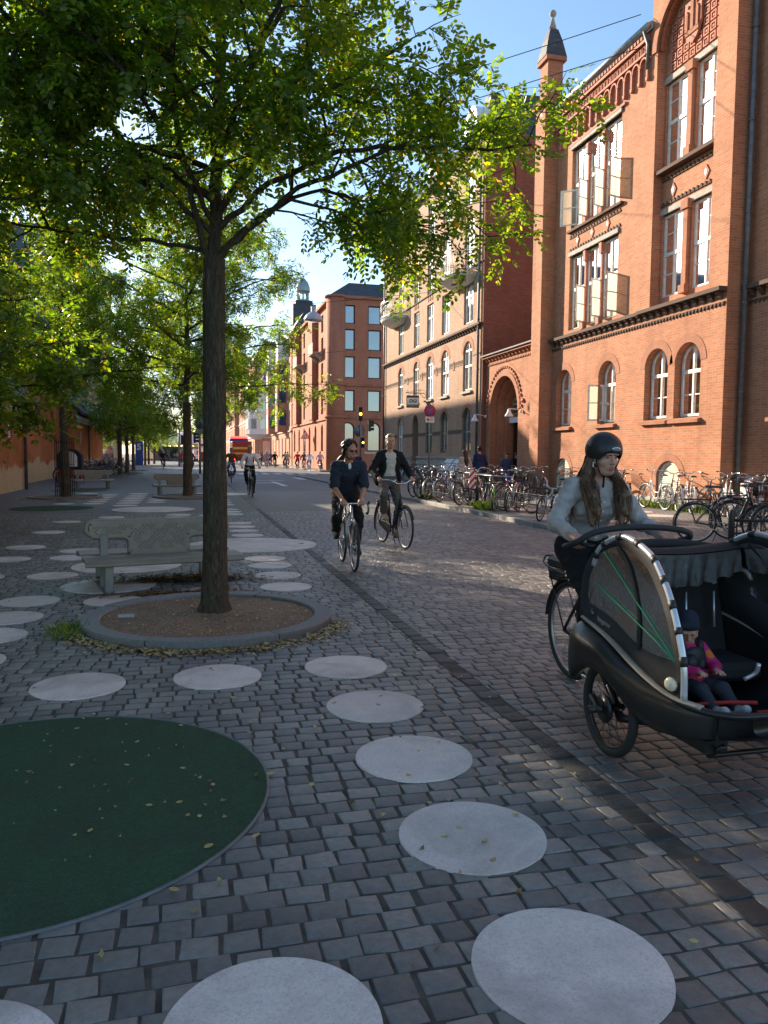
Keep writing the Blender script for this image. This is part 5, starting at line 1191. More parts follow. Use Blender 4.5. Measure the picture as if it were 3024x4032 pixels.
kerbs = [
 (bJ, 8.05, 26.3, 44, 'dark green bicycle farthest along the kerb rail'), (bA, 8.1, 25.5, 50, 'black bicycle behind the yellow tagged bollard'), (bG, 8.0, 24.7, 42, 'grey bicycle with brown saddle, third from the far end of the kerb rail'),
 (bC, 8.3, 24.1, 52, 'dark blue bicycle without mudguards among the far kerb bicycles'), (bI, 8.05, 23.4, 46, 'maroon bicycle with bright mudguards among the far kerb bicycles'), (bK, 8.35, 22.8, 40, 'cream bicycle with brown basket on the kerb rail'),
 (bA, 8.1, 21.75, 44, 'black bicycle leaning on the kerb rail left of the red and white marker'), (bJ, 8.45, 20.9, 30, 'dark green bicycle right behind the red and white marker'), (bF, 8.0, 19.3, 28, 'small lime green children bicycle beside the weeds at the bollard'),
 (bD, 8.35, 19.05, 36, 'small silver children bicycle next to the lime green one'), (bH, 8.75, 19.3, 215, 'black bicycle with wire basket beside the middle bollard'), (bC, 8.35, 18.7, -20, 'dark blue bicycle at the near end of the middle rack'),
 (bD, 8.0, 16.25, 46, 'silver children bicycle standing alone left of the woman'), (bB, 8.25, 15.5, 50, 'white bicycle at the near bollard, half hidden by the woman'), (bG, 8.75, 14.7, 60, 'grey bicycle seen behind the woman in the grey cardigan'),
 (bE, 9.0, 20.4, 60, 'red bicycle with black basket behind the children bicycles'), (bI, 9.1, 23.2, 210, 'maroon bicycle turned against the others at the far rail')]
for b, x, y, h, lb in kerbs: park(b, x, y, h, lb, KG, rng.choice((-5,4,6)))
walls = [
 (bA, 12.3, 26.6, 12, 'black bicycle leaning at the brick pilaster, leftmost of three'), (bG, 12.55, 26.2, 8, 'grey bicycle with tall handlebar, middle of three at the pilaster'), (bE, 12.1, 27.3, 30, 'red bicycle in front of the gateway by the pilaster'),
 (bK, 12.7, 24.2, 5, 'cream bicycle below the first basement window'), (bH, 12.75, 21.0, 14, 'black bicycle with basket leaning at the wall behind the woman'), (bB, 12.8, 19.3, 2, 'white bicycle with white mudguards in front of the arched basement window'),
 (bI, 12.9, 18.6, 20, 'maroon bicycle between two white ones at the school wall'), (bB, 12.85, 17.9, 24, 'white bicycle second along the school wall'), (bC, 13.0, 17.0, 8, 'dark blue bicycle in front of the grey downpipe'), (bB, 12.7, 16.2, 28, 'white bicycle nearest along the school wall, by the grey box'), (bE, 12.6, 15.3, 40, 'red bicycle by the second basement window')]
for b, x, y, h, lb in walls: park(b, x, y, h, lb, WG, 5)
near = [(bH, 8.95, 11.3, 118, 'black bicycle with wire basket at the hooped stand, right of the woman'), (bJ, 9.9, 11.6, 120, 'dark green bicycle in the hooped stand at the right edge'), (bA, 9.9, 10.7, 105, 'black bicycle cut by the right edge of the picture'), (bI, 10.6, 12.3, 130, 'maroon bicycle in the tangle at the right edge'), (bG, 11.2, 13.3, 118, 'grey bicycle in the tangle below the grey box'), (bC, 10.9, 12.9, 60, 'dark blue bicycle lying across the tangle at the right edge')]
for b, x, y, h, lb in near: park(b, x, y, h, lb, 'bicycles in the hooped stand at the right', 4)
DG = 'bicycles parked along the pink brick hall'
for b, x, y, h, lb in [(bA,12.4,35.2,20,'black bicycle leaning by the near downpipe of the pink brick hall'),(bI,12.5,37.9,70,'maroon bicycle just beyond the slanted cellar doors'),(bC,12.3,39.0,65,'dark blue bicycle under the ground floor window next to the cellar doors'),(bJ,12.5,40.6,75,'dark green bicycle between two ground floor windows of the pink hall'),(bG,12.4,42.2,60,'grey bicycle under the round no stopping sign'),(bA,12.5,43.6,80,'black bicycle just in front of the dark arched door of the pink hall'),(bE,12.4,46.6,65,'red bicycle just beyond the dark arched door of the pink hall'),(bB,12.5,48.0,75,'white bicycle under the farthest ground floor window of the pink hall'),(bH,12.3,50,60,'black bicycle with basket at the far corner of the pink hall'),(bC,10.6,33.0,50,'dark blue bicycle standing loose in front of the gateway lamp'),(bI,10.3,30.4,45,'maroon bicycle standing loose to the left of the walking couple'),(bA,11.9,29.4,60,'black bicycle standing loose to the right of the walking couple')]: park(b, x, y, h, lb, DG, 4)
LG = 'bicycles parked in the dark on the left of the square'
r_ = random.Random(3); k = 0
for y in (45,47.5,50,53,56,59,62.5,66,70,75,82,90,98):
    for x in ((-6.0,-5.1) if y < 70 else (-6.4,)):
        b = (bA,bJ,bC,bH,bG)[k % 5]; k += 1
        park(b, x+r_.uniform(-.3,.3)-(y-45)*.01, y+r_.uniform(-.5,.5), r_.uniform(30,110), 'dark parked bicycle in the shade on the left of the square', LG, 4, 0)
# ------------------------------------------------------------------ figures: smooth implicit bodies polygonised in numpy
A3 = lambda v: np.array([float(v[0]), float(v[1]), float(v[2])])
def nrm(v): v = np.asarray(v, float); return v/max(1e-9, np.linalg.norm(v))
def cone(a, b, ra, rb, m=0, k=.02): return ('c', A3(a), A3(b), ra, rb, m, k)
def ell(c, r, m=0, k=.02, ax=None, sub=False): return ('s' if sub else 'e', A3(c), np.array(r, float), np.eye(3) if ax is None else np.array(ax, float), None, m, k)
def polygonise(prims, res, noise=0):
    lo = np.full(3, 1e9); hi = -lo
    for p in prims:
        if p[0] == 'c': r = max(p[3], p[4]); lo = np.minimum(lo, np.minimum(p[1], p[2])-r); hi = np.maximum(hi, np.maximum(p[1], p[2])+r)
        elif p[0] == 'e': r = p[2].max(); lo = np.minimum(lo, p[1]-r); hi = np.maximum(hi, p[1]+r)
    lo -= 3*res; hi += 3*res; N = np.ceil((hi-lo)/res).astype(int)+1
    F = np.full(N, .5, np.float32); B = np.full(N, 1e3, np.float32); I = np.zeros(N, np.int16)
    for p in prims:
        k = p[6]
        if p[0] == 'c': r = max(p[3], p[4]); l, h = np.minimum(p[1], p[2])-r, np.maximum(p[1], p[2])+r
        else: r = p[2].max(); l, h = p[1]-r, p[1]+r
        pad = k+4*res; i0 = np.maximum(0, np.floor((l-pad-lo)/res).astype(int)); i1 = np.minimum(N, np.ceil((h+pad-lo)/res).astype(int)+1)
        sl = tuple(slice(a, b) for a, b in zip(i0, i1)); G = [lo[d]+res*np.arange(i0[d], i1[d]) for d in range(3)]
        X, Y, Z = np.meshgrid(*G, indexing='ij')
        if p[0] == 'c':
            a, b = p[1], p[2]; ab = b-a; L = max(1e-9, ab @ ab)
            t = np.clip(((X-a[0])*ab[0]+(Y-a[1])*ab[1]+(Z-a[2])*ab[2])/L, 0, 1)
            D = np.sqrt((X-a[0]-t*ab[0])**2+(Y-a[1]-t*ab[1])**2+(Z-a[2]-t*ab[2])**2)-(p[3]+t*(p[4]-p[3]))
        else:
            q = np.stack([X-p[1][0], Y-p[1][1], Z-p[1][2]], -1) @ p[3].T; k0 = np.sqrt(((q/p[2])**2).sum(-1)); k1 = np.sqrt(((q/p[2]**2)**2).sum(-1)); D = k0*(k0-1)/np.maximum(k1, 1e-6)
        D = D.astype(np.float32); f = F[sl]
        if p[0] == 's':
            D = -D; hh = np.maximum(k-np.abs(f-D), 0)/k; F[sl] = np.maximum(f, D)+hh*hh*k/4
        else:
            hh = np.maximum(k-np.abs(f-D), 0)/k; F[sl] = np.minimum(f, D)-hh*hh*k/4
            m = D < B[sl]; B[sl][m] = D[m]; I[sl][m] = p[5]
    if noise:
        G = [lo[d]+res*np.arange(N[d]) for d in range(3)]; X, Y, Z = np.meshgrid(*G, indexing='ij')
        F += (noise*(np.sin(21*X+9*np.sin(11*Z+4*Y))*np.sin(26*Z+6*np.sin(13*Y+5*X))+.6*np.sin(47*Z+8*np.sin(19*X+Y*7)))).astype(np.float32)
    S = F < 0
    c = sum(S[i:N[0]-1+i, j:N[1]-1+j, k:N[2]-1+k].astype(np.int8) for i in (0,1) for j in (0,1) for k in (0,1))
    cells = np.argwhere((c > 0) & (c < 8)); ci = tuple(cells.T); P_ = np.zeros((len(cells), 3)); cnt = np.zeros(len(cells))
    cor = [(i,j,k) for i in (0,1) for j in (0,1) for k in (0,1)]; val = {q: F[cells[:,0]+q[0], cells[:,1]+q[1], cells[:,2]+q[2]] for q in cor}
    for q in cor:
        for d in range(3):
            if q[d] == 0:
                q2 = list(q); q2[d] = 1; q2 = tuple(q2); a, b = val[q], val[q2]; m = (a < 0) != (b < 0); t = np.where(m, a/np.where(m, a-b, 1), 0)
                pt = np.array(q, float)[None]+np.eye(3)[d][None]*t[:, None]; P_[m] += pt[m]; cnt[m] += 1
    V = (cells+P_/np.maximum(cnt, 1)[:, None])*res+lo; idx = np.full(N-1, -1, np.int64); idx[ci] = np.arange(len(cells)); faces = []
    for d in range(3):
        s0 = [slice(None)]*3; s1 = [slice(None)]*3; s0[d] = slice(0, N[d]-1); s1[d] = slice(1, N[d]); E_ = np.argwhere(S[tuple(s0)] != S[tuple(s1)]); u, w_ = [(1,2),(2,0),(0,1)][d]
        ok = (E_[:,u] > 0) & (E_[:,w_] > 0) & (E_[:,u] < N[u]-1) & (E_[:,w_] < N[w_]-1); E_ = E_[ok]
        def g(du, dw): q = E_.copy(); q[:,u] += du; q[:,w_] += dw; return idx[q[:,0], q[:,1], q[:,2]]
        Q = np.stack([g(-1,-1), g(0,-1), g(0,0), g(-1,0)], 1); fl = ~S[tuple(E_.T)]; Q[fl] = Q[fl][:, ::-1]; faces.append(Q)
    Q = np.concatenate(faces); Q = Q[(Q >= 0).all(1)]
    ce = np.clip(np.round((V[Q].mean(1)-lo)/res).astype(int), 0, N-1); return V, Q, I[tuple(ce.T)]
def sdf_obj(name, prims, mats, parent, res, noise=0, world=False, off=None):
    V, Q, mi = polygonise(prims, res, noise); me = bpy.data.meshes.new(name); me.from_pydata(V.tolist(), [], Q.tolist())
    for m in mats: me.materials.append(M[m])
    me.polygons.foreach_set('material_index', mi.astype('i')); me.polygons.foreach_set('use_smooth', np.ones(len(Q), bool)); me.update(); boxuv(me)
    return link(name, me, parent)
for k, c in dict(skin=(.50,.27,.19), skin_tan=(.40,.20,.13), lip=(.42,.14,.12), hair_brown=(.075,.036,.016), hair_dark=(.018,.012,.009), hair_blond=(.33,.22,.10), hair_grey=(.28,.24,.2), stubble=(.17,.085,.055),
                 navy_shirt=(.022,.027,.042), black_cloth=(.012,.012,.013), white_shirt=(.72,.70,.72), cream_shirt=(.50,.46,.39), grey_trousers=(.10,.09,.08), mustard_knit=(.13,.07,.02), grey_knit=(.37,.335,.315), pink_coat=(.55,.42,.36), blue_suit=(.02,.03,.075), red_cloth=(.5,.03,.03), blue_cloth=(.06,.12,.3), denim=(.05,.07,.13), lilac=(.45,.40,.55), grey_cloth=(.3,.3,.31), tan_shoe=(.42,.27,.16), white_shoe=(.6,.57,.52), black_shoe=(.015,.015,.016), beige_cloth=(.5,.42,.33), eye=(.38,.34,.31), iris=(.03,.025,.02)).items():
    M[k] = m_plain(k, c, .5 if 'skin' in k or k == 'lip' else (.35 if 'hair' in k or k in ('iris','eye') else .85), 0, .4 if 'skin' in k else .25, 0, vary=.08 if 'skin' in k else .15, scale=14 if 'hair' not in k else 60, bump=.25 if ('knit' in k or 'shirt' in k or 'coat' in k) else 0, bscale=120)
for n_ in ('skin','skin_tan'):
    bs = M[n_].node_tree.nodes['Principled BSDF']; bs.inputs['Subsurface Weight'].default_value = .12; bs.inputs['Subsurface Radius'].default_value = (.02,.008,.004)
def head_prims(H, f, u, skin=0, lip=1, beard=None, female=False, s=1.0):
    H = A3(H); f = nrm(f); u = nrm(u-f*np.dot(u, f)); r = np.cross(f, u); ax = np.stack([r, f, u]); P_ = lambda a,b,c: H+s*(r*a+f*b+u*c)
    E_ = lambda a,b,c,ra,rb,rc,m=skin,k=.018,sub=False: ell(P_(a,b,c), (ra*s,rb*s,rc*s), m, k, ax, sub)
    w = .94 if female else 1.0
    L = [E_(0,-.012,.035,.074*w,.094,.088), E_(0,.022,-.035,.060*w,.072,.082,k=.03), E_(0,.052,-.088,.034*w,.032,.026,beard if beard is not None else skin,k=.03)]
    for q in (-1,1):
        L += [E_(q*.048*w,.045,-.03,.026,.03,.025,k=.02), cone(P_(q*.062*w,-.01,-.055), P_(q*.022,.05,-.098), .022*s, .018*s, beard if beard is not None else skin, .025), E_(q*.075*w,-.012,-.008,.010,.022,.032,k=.008)]
        L += [E_(q*.032,.102,.004,.019,.018,.0115,k=.012,sub=True)]
        L += [E_(q*.033,.082,.024,.026,.014,.009,k=.012)]
    L += [cone(P_(0,.092,.012), P_(0,.112,-.030), .0085*s, .0125*s, skin, .012), E_(-.013,.102,-.036,.009,.009,.008,k=.008), E_(.013,.102,-.036,.009,.009,.008,k=.008)]
    L += [E_(0,.090,-.062,.024,.010,.0065,lip,.004), E_(0,.088,-.072,.021,.011,.0075,lip,.004), E_(0,.082,-.066,.03,.012,.016,beard if beard is not None else skin,.012)]
    return L, P_, ax
def eyes(parent, P_, ax, hair, s=1.0, off=(0,0,0)):
    L = []
    for q in (-1,1):
        L += [ell(P_(q*.032,.0795,.003), (.0125*s,.0105*s,.0072*s), 0, .001, ax), ell(P_(q*.032+.001,.0885,.003), (.0062*s,.004*s,.0064*s), 1, .001, ax)]
    e = sdf_obj('eyes', L, ['eye','iris'], parent, .003)
    L = []
    for q in (-1,1): L += [cone(P_(q*.014,.099,.019), P_(q*.050,.082,.024), .0038*s, .0026*s, 0, .004)]
    sdf_obj('eyebrows', L, [hair], parent, .003)
def ik(a, b, l1, l2, pole):
    a, b, pole = A3(a), A3(b), nrm(pole); d = b-a; L = min(np.linalg.norm(d), (l1+l2)*.999); n = nrm(d); x = (l1*l1-l2*l2+L*L)/(2*L); h = math.sqrt(max(0, l1*l1-x*x)); pole = nrm(pole-n*np.dot(pole, n)); return a+n*x+pole*h
def hand_on_bar(W, G, g, fwd, m=0, s=1.0):
    """fist closed round a bar through G along g; wrist at W; fwd = direction the knuckles point"""
    W, G, g = A3(W), A3(G), nrm(g); fwd = nrm(fwd-g*np.dot(fwd, g)); up = nrm(np.cross(g, fwd)); up = up if up[2] > 0 else -up
    K = G+up*.026*s+fwd*.022*s; L = [cone(W, G+up*.03*s-fwd*.02*s, .026*s, .03*s, m, .02), cone(G+up*.03*s-fwd*.02*s+g*.022*s, K+g*.028*s, .018*s, .014*s, m, .014), cone(G+up*.03*s-fwd*.02*s-g*.022*s, K-g*.028*s, .018*s, .014*s, m, .014)]
    for i, (o, l_) in enumerate(((-.031,.86),(-.0105,1.0),(.0105,.97),(.031,.82))):
        a = K+g*o*s; b = G+g*o*s+fwd*(.034*l_)*s-up*.004*s; c = G+g*o*s+fwd*.012*s-up*.030*l_*s; L += [cone(a,b,.0105*s,.0095*s,m,.006), cone(b,c,.0095*s,.008*s,m,.006)]
    t0 = G-fwd*.02*s+g*.036*s*(-1 if np.dot(g, [1,0,0])*W[0] > 0 else 1); L += [cone(W*.3+t0*.7+up*.01*s, t0-up*.004*s, .014*s, .011*s, m, .01), cone(t0-up*.004*s, t0+fwd*.02*s-up*.026*s, .011*s, .009*s, m, .008)]
    return L
def figure(t_, J, spec, res):
    """J: joints. spec: materials and styles. builds body + clothing children of the Empty t_"""
    sk = spec.get('skin','skin'); near = res < .012
    mats = [sk, 'lip', spec.get('beardmat', spec['hair'])]; u = nrm(J['neck']-J['pelvis']); r = nrm(J['shR']-J['shL']); f = np.cross(u, r); axT = np.stack([r, f, u])
    pel, nk = A3(J['pelvis']), A3(J['neck']); T = np.linalg.norm(nk-pel); g = spec.get('girth',1.0); fem = spec.get('female', False)
    def torso(e, m, k=.05):
        at = lambda q, b=0: pel+u*T*q+f*b
        L = [ell(at(0.0,-.01), (.165*g+e,.125*g+e,.12+e), m, k, axT), ell(at(.3), ((.132 if fem else .145)*g+e,.105*g+e,.15+e), m, k, axT), ell(at(.66,.005), ((.145 if fem else .165)*g+e,.112*g+e,.165+e), m, k, axT), cone(A3(J['shL'])*.82+nk*.18-u*.02, A3(J['shR'])*.82+nk*.18-u*.02, .062+e, .062+e, m, k)]
        if fem: L += [ell(at(.62,.075)+r*q*.07, (.062+e,.05+e,.06+e), m, .04, axT) for q in (-1,1)]
        return L
    def legs(e, m, end=1.0, k=.03):
        L = []
        for s_ in 'LR':
            h, kn, an = A3(J['hip'+s_]), A3(J['knee'+s_]), A3(J['ank'+s_]); L += [cone(h, kn, (.082 if not fem else .085)*g+e, .054+e, m, .05), cone(kn, kn+(an-kn)*end, .052+e, .036+e+(.014 if e else 0)*1, m, k), ell(kn*.72+an*.28-f*0+nrm(np.cross(np.cross(an-kn, h-kn), an-kn))*0, (.05+e,.052+e,.05+e), m, .05)]
        return L
    def arms(e, m, end=1.0, k=.025):
        L = []
        for s_ in 'LR':
            sh, el_, wr = A3(J['sh'+s_]), A3(J['el'+s_]), A3(J['wr'+s_])
            if end <= .55: L += [cone(sh, sh+(el_-sh)*end*1.75, .054+e, .05+e*1.6, m, k)]
            else: L += [cone(sh, el_, .052+e, .041+e, m, k), cone(el_, el_+(wr-el_)*end, .041+e, .028+e, m, k)]
        return L
    hl, P_, ax = head_prims(J['head'], J['face'], J.get('hup', np.array([0,0,1.])), 0, 1, 2 if spec.get('beard') else None, fem, spec.get('hs', 1.0))
    body = hl + [cone(nk-u*.03, P_(0,-.025,-.07), .058 if not fem else .05, .052 if not fem else .045, 0, .03)] + torso(-.004, 0) + legs(-.004, 0) + arms(0, 0)
    for s_ in 'LR':
        an, to = A3(J['ank'+s_]), A3(J['toe'+s_]); body += [cone(an, an*.5+to*.5-np.array([0,0,.02]), .036, .034, 0, .02), cone(an*.6+to*.4-np.array([0,0,.025]), to, .034, .024, 0, .02)]
        if 'bar' in J: body += hand_on_bar(J['wr'+s_], J['grip'+s_], J['bar'+s_] if 'bar'+s_ in J else np.array([1.,0,0]), J['bar'], 0)
        elif near or 'hand'+s_ in J:
            W = A3(J['wr'+s_]); d = nrm(J.get('hand'+s_, W-A3(J['el'+s_]))); sd_ = nrm(np.cross(d, r)); body += [cone(W, W+d*.08, .026, .032, 0, .02)]
            for i, o in enumerate((-.03,-.01,.01,.03)): a = W+d*.085+sd_*o; body += [cone(a, a+d*(.05-.01*(i in (0,3)))+r*.012*(1 if s_ == 'L' else -1), .0095, .008, 0, .006)]
            body += [cone(W+d*.03+sd_*.025, W+d*.075+sd_*.055, .012, .009, 0, .01)]
    if not near: # distant people: clothing colours directly on the continuous body
        mm = [sk, 'lip', spec['hair']]+[spec['top'], spec['legs'], spec.get('shoes','black_shoe')]; body = [p if i < len(hl)+1 else p for i, p in enumerate(body)]
        extra = torso(.012, 3) + arms(.012, 3, spec.get('sleeve',1.0)) + legs(.01, 4, spec.get('leg_end',1.0)) + [ell(pel, (.17,.13,.1), 4, .04, axT)]
        for s_ in 'LR': an, to = A3(J['ank'+s_]), A3(J['toe'+s_]); extra += [cone(an-np.array([0,0,.02]), to, .045, .035, 5, .02)]
        if spec.get('coat'):
            for q in (-1,1): extra += [cone(pel+u*.1+r*q*.05, pel-np.array([0,0,1])*spec['coat']+r*q*.09, .15, .19, 3, .08)]
        extra += [ell(P_(0,-.02,.045), (.084,.103,.09), 2, .01, ax), ell(P_(0,-.06,-.01), (.07,.06,.07), 2, .02, ax)]
        if spec.get('long'): extra += [cone(P_(0,-.07,-.02), P_(0,-.12,-.22)-u*.12, .065, .05, 2, .04)]
        sdf_obj('body', body+extra, mm, t_, res); return P_, ax
    sdf_obj('body', body, mats, t_, res)
    eyes(t_, P_, ax, spec['hair'])
    e = spec.get('ease', .014)
    sdf_obj(spec.get('topname','shirt'), torso(e, 0)+arms(e, 0, spec.get('sleeve', .97))+spec.get('top_extra', lambda *a: [])(P_, pel, nk, u, r, f, T), [spec['top']], t_, res, .0055)
    sdf_obj('trousers', legs(.013, 0, spec.get('leg_end',.97))+[ell(pel-u*.0, (.178*g,.138*g,.115), 0, .05, axT), ell(pel+u*.08, (.155*g,.12*g,.06), 0, .04, axT)], [spec['legs']], t_, res, .005)
    for s_ in 'LR':
        L = []; an, to = A3(J['ank'+s_]), A3(J['toe'+s_]); d = nrm(to-an); dn = np.array([0,0,-1.]); L += [cone(an+dn*.02-d*.02, an*.45+to*.55+dn*.012, .044, .042, 0, .025), cone(an*.45+to*.55+dn*.012, to, .042, .032, 0, .025), cone(an+dn*.055-d*.045, to+dn*.018, .03, .028, 0, .02)]
        sdf_obj('shoe', L, [spec.get('shoes','black_shoe')], t_, res)
    return P_, ax
def ride(bk, lean=.35, headturn=0, crank=.6, hs=1.0, gripw=None, nod=.0, el_out=.45, knee_out=.25, height=1.0):
    """riding pose in the frame of the bike bk"""
    i = b_info[bk]; top = A3(i['top']); gr = A3(i['grip']); J = {}; pel = top+np.array([0,.01,.075]); u = np.array([0, math.sin(lean), math.cos(lean)]); J['pelvis'] = pel; J['neck'] = pel+u*.52*height; r = np.array([1.,0,0])
    for s_, q in (('L',-1),('R',1)):
        J['sh'+s_] = pel+u*.45*height+r*q*.185; J['hip'+s_] = pel+r*q*.09-np.array([0,0,.02]); G = np.array([gr[0]*q, gr[1], gr[2]]); J['grip'+s_] = G; back = nrm(J['sh'+s_]-G); J['wr'+s_] = G+np.array([0,-.055,.045])+r*q*.006
        J['el'+s_] = ik(J['sh'+s_], J['wr'+s_], .30*height, .27*height, r*q*el_out+np.array([0,-.4,-.5])); p = A3(i['ped'][0 if q > 0 else 1]); J['ank'+s_] = p+np.array([-q*.005,-.09,.10]); J['toe'+s_] = p+np.array([q*.01,.10,.035])
        J['knee'+s_] = ik(J['hip'+s_], J['ank'+s_], .45*height, .45*height, np.array([q*knee_out,1.,.2]))
    J['bar'] = np.array([0,1.,0]); d = nrm(u*.6+np.array([0,.25,.8])); J['head'] = J['neck']+d*.175; J['face'] = np.array([math.sin(headturn), math.cos(headturn), -nod]); return J
def hair_cap(P_, ax, kind, mat, t_, res=.006):
    L = [ell(P_(0,-.022,.052), (.081,.098,.086), 0, .01, ax)]
    if kind == 'short': L = [ell(P_(0,-.03,.05), (.079,.088,.08), 0, .01, ax), ell(P_(0,.03,.105), (.06,.06,.035), 0, .02, ax)]
    if kind == 'curly':
        r = random.Random(2); L = [ell(P_(0,-.03,.05), (.09,.095,.095), 0, .01, ax)]
        for i in range(60):
            a, b = r.uniform(0,6.28), r.uniform(-.25,1.3); x, y, z = math.cos(a)*math.cos(b), math.sin(a)*math.cos(b), math.sin(b)
            if y > .55 and z < .38: continue
            L.append(ell(P_(x*.092,-.022+y*.098,.045+z*.095), (.024,.024,.024), 0, .012, ax))
        L += [ell(P_(q*.08,-.02,-.03), (.022,.035,.05), 0, .02, ax) for q in (-1,1)] + [ell(P_(0,-.085,-.05), (.07,.04,.07), 0, .03, ax)]
    if kind == 'bob': L += [ell(P_(q*.07,-.02,-.0), (.02,.045,.06), 0, .02, ax) for q in (-1,1)]+[ell(P_(0,-.075,-.02), (.07,.045,.08), 0, .03, ax), ell(P_(.02,.055,.1), (.06,.04,.03), 0, .02, ax)]
    return sdf_obj('hair', L, [mat], t_, res, .002 if kind != 'short' else .001)
def backpack(t_, J, mat='black_matt'):
    u = nrm(J['neck']-J['pelvis']); r = nrm(J['shR']-J['shL']); f = np.cross(u, r); ax = np.stack([r, f, u]); c = A3(J['pelvis'])+u*.30-f*.2; L = [ell(c, (.15,.085,.22), 0, .03, ax), ell(c-f*.06-u*.06, (.11,.05,.1), 0, .02, ax)]
    b = sdf_obj('backpack', L, [mat], t_, .012)
    L = []
    for q in (-1,1):
        L = []; a = [A3(J['neck'])+r*q*.10-u*.10-f*.13, A3(J['neck'])+r*q*.105-u*.015-f*.01, A3(J['neck'])+r*q*.11-u*.13+f*.115, A3(J['neck'])+r*q*.13-u*.30+f*.10]
        L += [cone(a[i], a[i+1], .02, .02, 0, .01) for i in range(3)]
        sdf_obj('strap', L, [mat], b, .01)
    return b
# ------------------------------------------------------------------ riders
def place(o, x, y, hd, z=0): o.location = (x,y,z); o.rotation_euler = (0,0,-R(hd)); return o
# man in dark polo on an old racing bicycle (heading towards us)
bk = make_bike('race', 'old steel racing bicycle with drop handlebar ridden by the man in sunglasses', 'paint_silver', 'race', rad=.34, wb=1.0, guards=None, rack=False, bars='drop', crank=-.9, sz=.93, saddle='leather'); place(bk, 2.17, 10.5, 182)
m = thing('person', 'man with curly dark hair, sunglasses, dark polo shirt and backpack leaning over racing bicycle', 'person'); place(m, 2.17, 10.5, 182)
J = ride('race', .62, -.45, hs=1, nod=.18, el_out=.35, knee_out=.15); P_, ax = figure(m, J, dict(skin='skin_tan', hair='hair_dark', top='navy_shirt', legs='black_cloth', shoes='black_shoe', sleeve=.5, beard=True, beardmat='stubble', girth=1.1, ease=.016), .0085)
hair_cap(P_, ax, 'curly', 'hair_dark', m); backpack(m, J)
L = [ell(P_(q*.033,.098,.004), (.025,.006,.019), 0, .002, ax) for q in (-1,1)]+[cone(P_(-.012,.103,.01), P_(.012,.103,.01), .003,.003,0,.002)]+[cone(P_(q*.058,.085,.01), P_(q*.078,-.01,.012), .003,.003,0,.002) for q in (-1,1)]
sdf_obj('sunglasses', L, ['iris'], m, .0035)
u_ = nrm(J['neck']-J['pelvis']); sdf_obj('undershirt', [ell(A3(J['neck'])-u_*.045+np.array([0,.085,-.02]), (.022,.012,.045), 0, .01)], ['white_shirt'], m, .004)
# blond man, open black jacket, roadster
bk = make_bike('road', 'black roadster with swept silver handlebar ridden by the blond man', 'black', 'swan', rad=.355, wb=1.1, guards='black', bars='dutch', crank=.25, sz=1.0, rack=True, chaincase=True); place(bk, 3.44, 12.82, 174)
m = thing('person', 'blond man in open black jacket over pale henley shirt riding an upright roadster', 'person'); place(m, 3.44, 12.82, 174)
J = ride('road', .10, .12, nod=.02, el_out=.5, knee_out=.35)
def jacket(P_, pel, nk, u, r, f, T): return []
P_, ax = figure(m, J, dict(skin='skin', hair='hair_blond', top='cream_shirt', legs='grey_trousers', shoes='tan_shoe', sleeve=.9, leg_end=.86, ease=.012, hs=.98), .0085)
hair_cap(P_, ax, 'short', 'hair_blond', m)
u_ = nrm(J['neck']-J['pelvis']); r_ = np.array([1.,0,0]); f_ = np.cross(u_, r_); f_ = f_ if f_[1] > 0 else -f_; axT = np.stack([r_, f_, u_]); pl = A3(J['pelvis']); L = []
for s_, q in (('L',-1),('R',1)):
    L += [cone(J['sh'+s_], J['el'+s_], .073, .064, 0, .03), cone(J['el'+s_], A3(J['el'+s_])*.08+A3(J['wr'+s_])*.92, .064, .05, 0, .03)]
    L += [ell(pl+u_*.30+r_*q*.115-f_*.015, (.085,.135,.25), 0, .04, axT), ell(pl+u_*.05+r_*q*.17-f_*.05, (.075,.14,.14), 0, .05, axT), cone(A3(J['neck'])-u_*.02+r_*q*.06, A3(J['sh'+s_]), .045, .06, 0, .03), cone(A3(J['neck'])+r_*q*.066-f_*.02, A3(J['neck'])-u_*.13+r_*q*.08+f_*.09, .018, .02, 0, .02)]
L += [ell(pl+u_*.32-f_*.07, (.17,.085,.25), 0, .05, axT), ell(pl+u_*.02-f_*.09, (.17,.08,.13), 0, .05, axT), cone(A3(J['neck'])-f_*.05-r_*.04, A3(J['neck'])-f_*.05+r_*.04, .035, .035, 0, .02), ell(pl+u_*.33+f_*.12, (.055,.14,.40), 0, .02, axT, sub=True), ell(pl+u_*.5+f_*.16, (.05,.16,.14), 0, .02, axT, sub=True)]
sdf_obj('jacket', L, ['black_cloth'], m, .009, .004)
# man in white shirt with backpack
bk = make_bike('wht', 'dark bicycle ridden by the bearded man in white shirt', 'black', 'diamond', guards='black', rack=False, bars='wide', crank=.2, sz=.97); place(bk, 2.3, 29.0, 178)
m = thing('person', 'bearded man in white shirt with black backpack straps cycling towards us, looking down', 'person'); place(m, 2.3, 29.0, 178)
J = ride('wht', .30, .0, nod=.55); P_, ax = figure(m, J, dict(skin='skin', hair='hair_blond', top='white_shirt', legs='black_cloth', shoes='black_shoe', sleeve=.95, beard=True, girth=1.05), .0115); hair_cap(P_, ax, 'bob', 'hair_blond', m, .008); backpack(m, J)
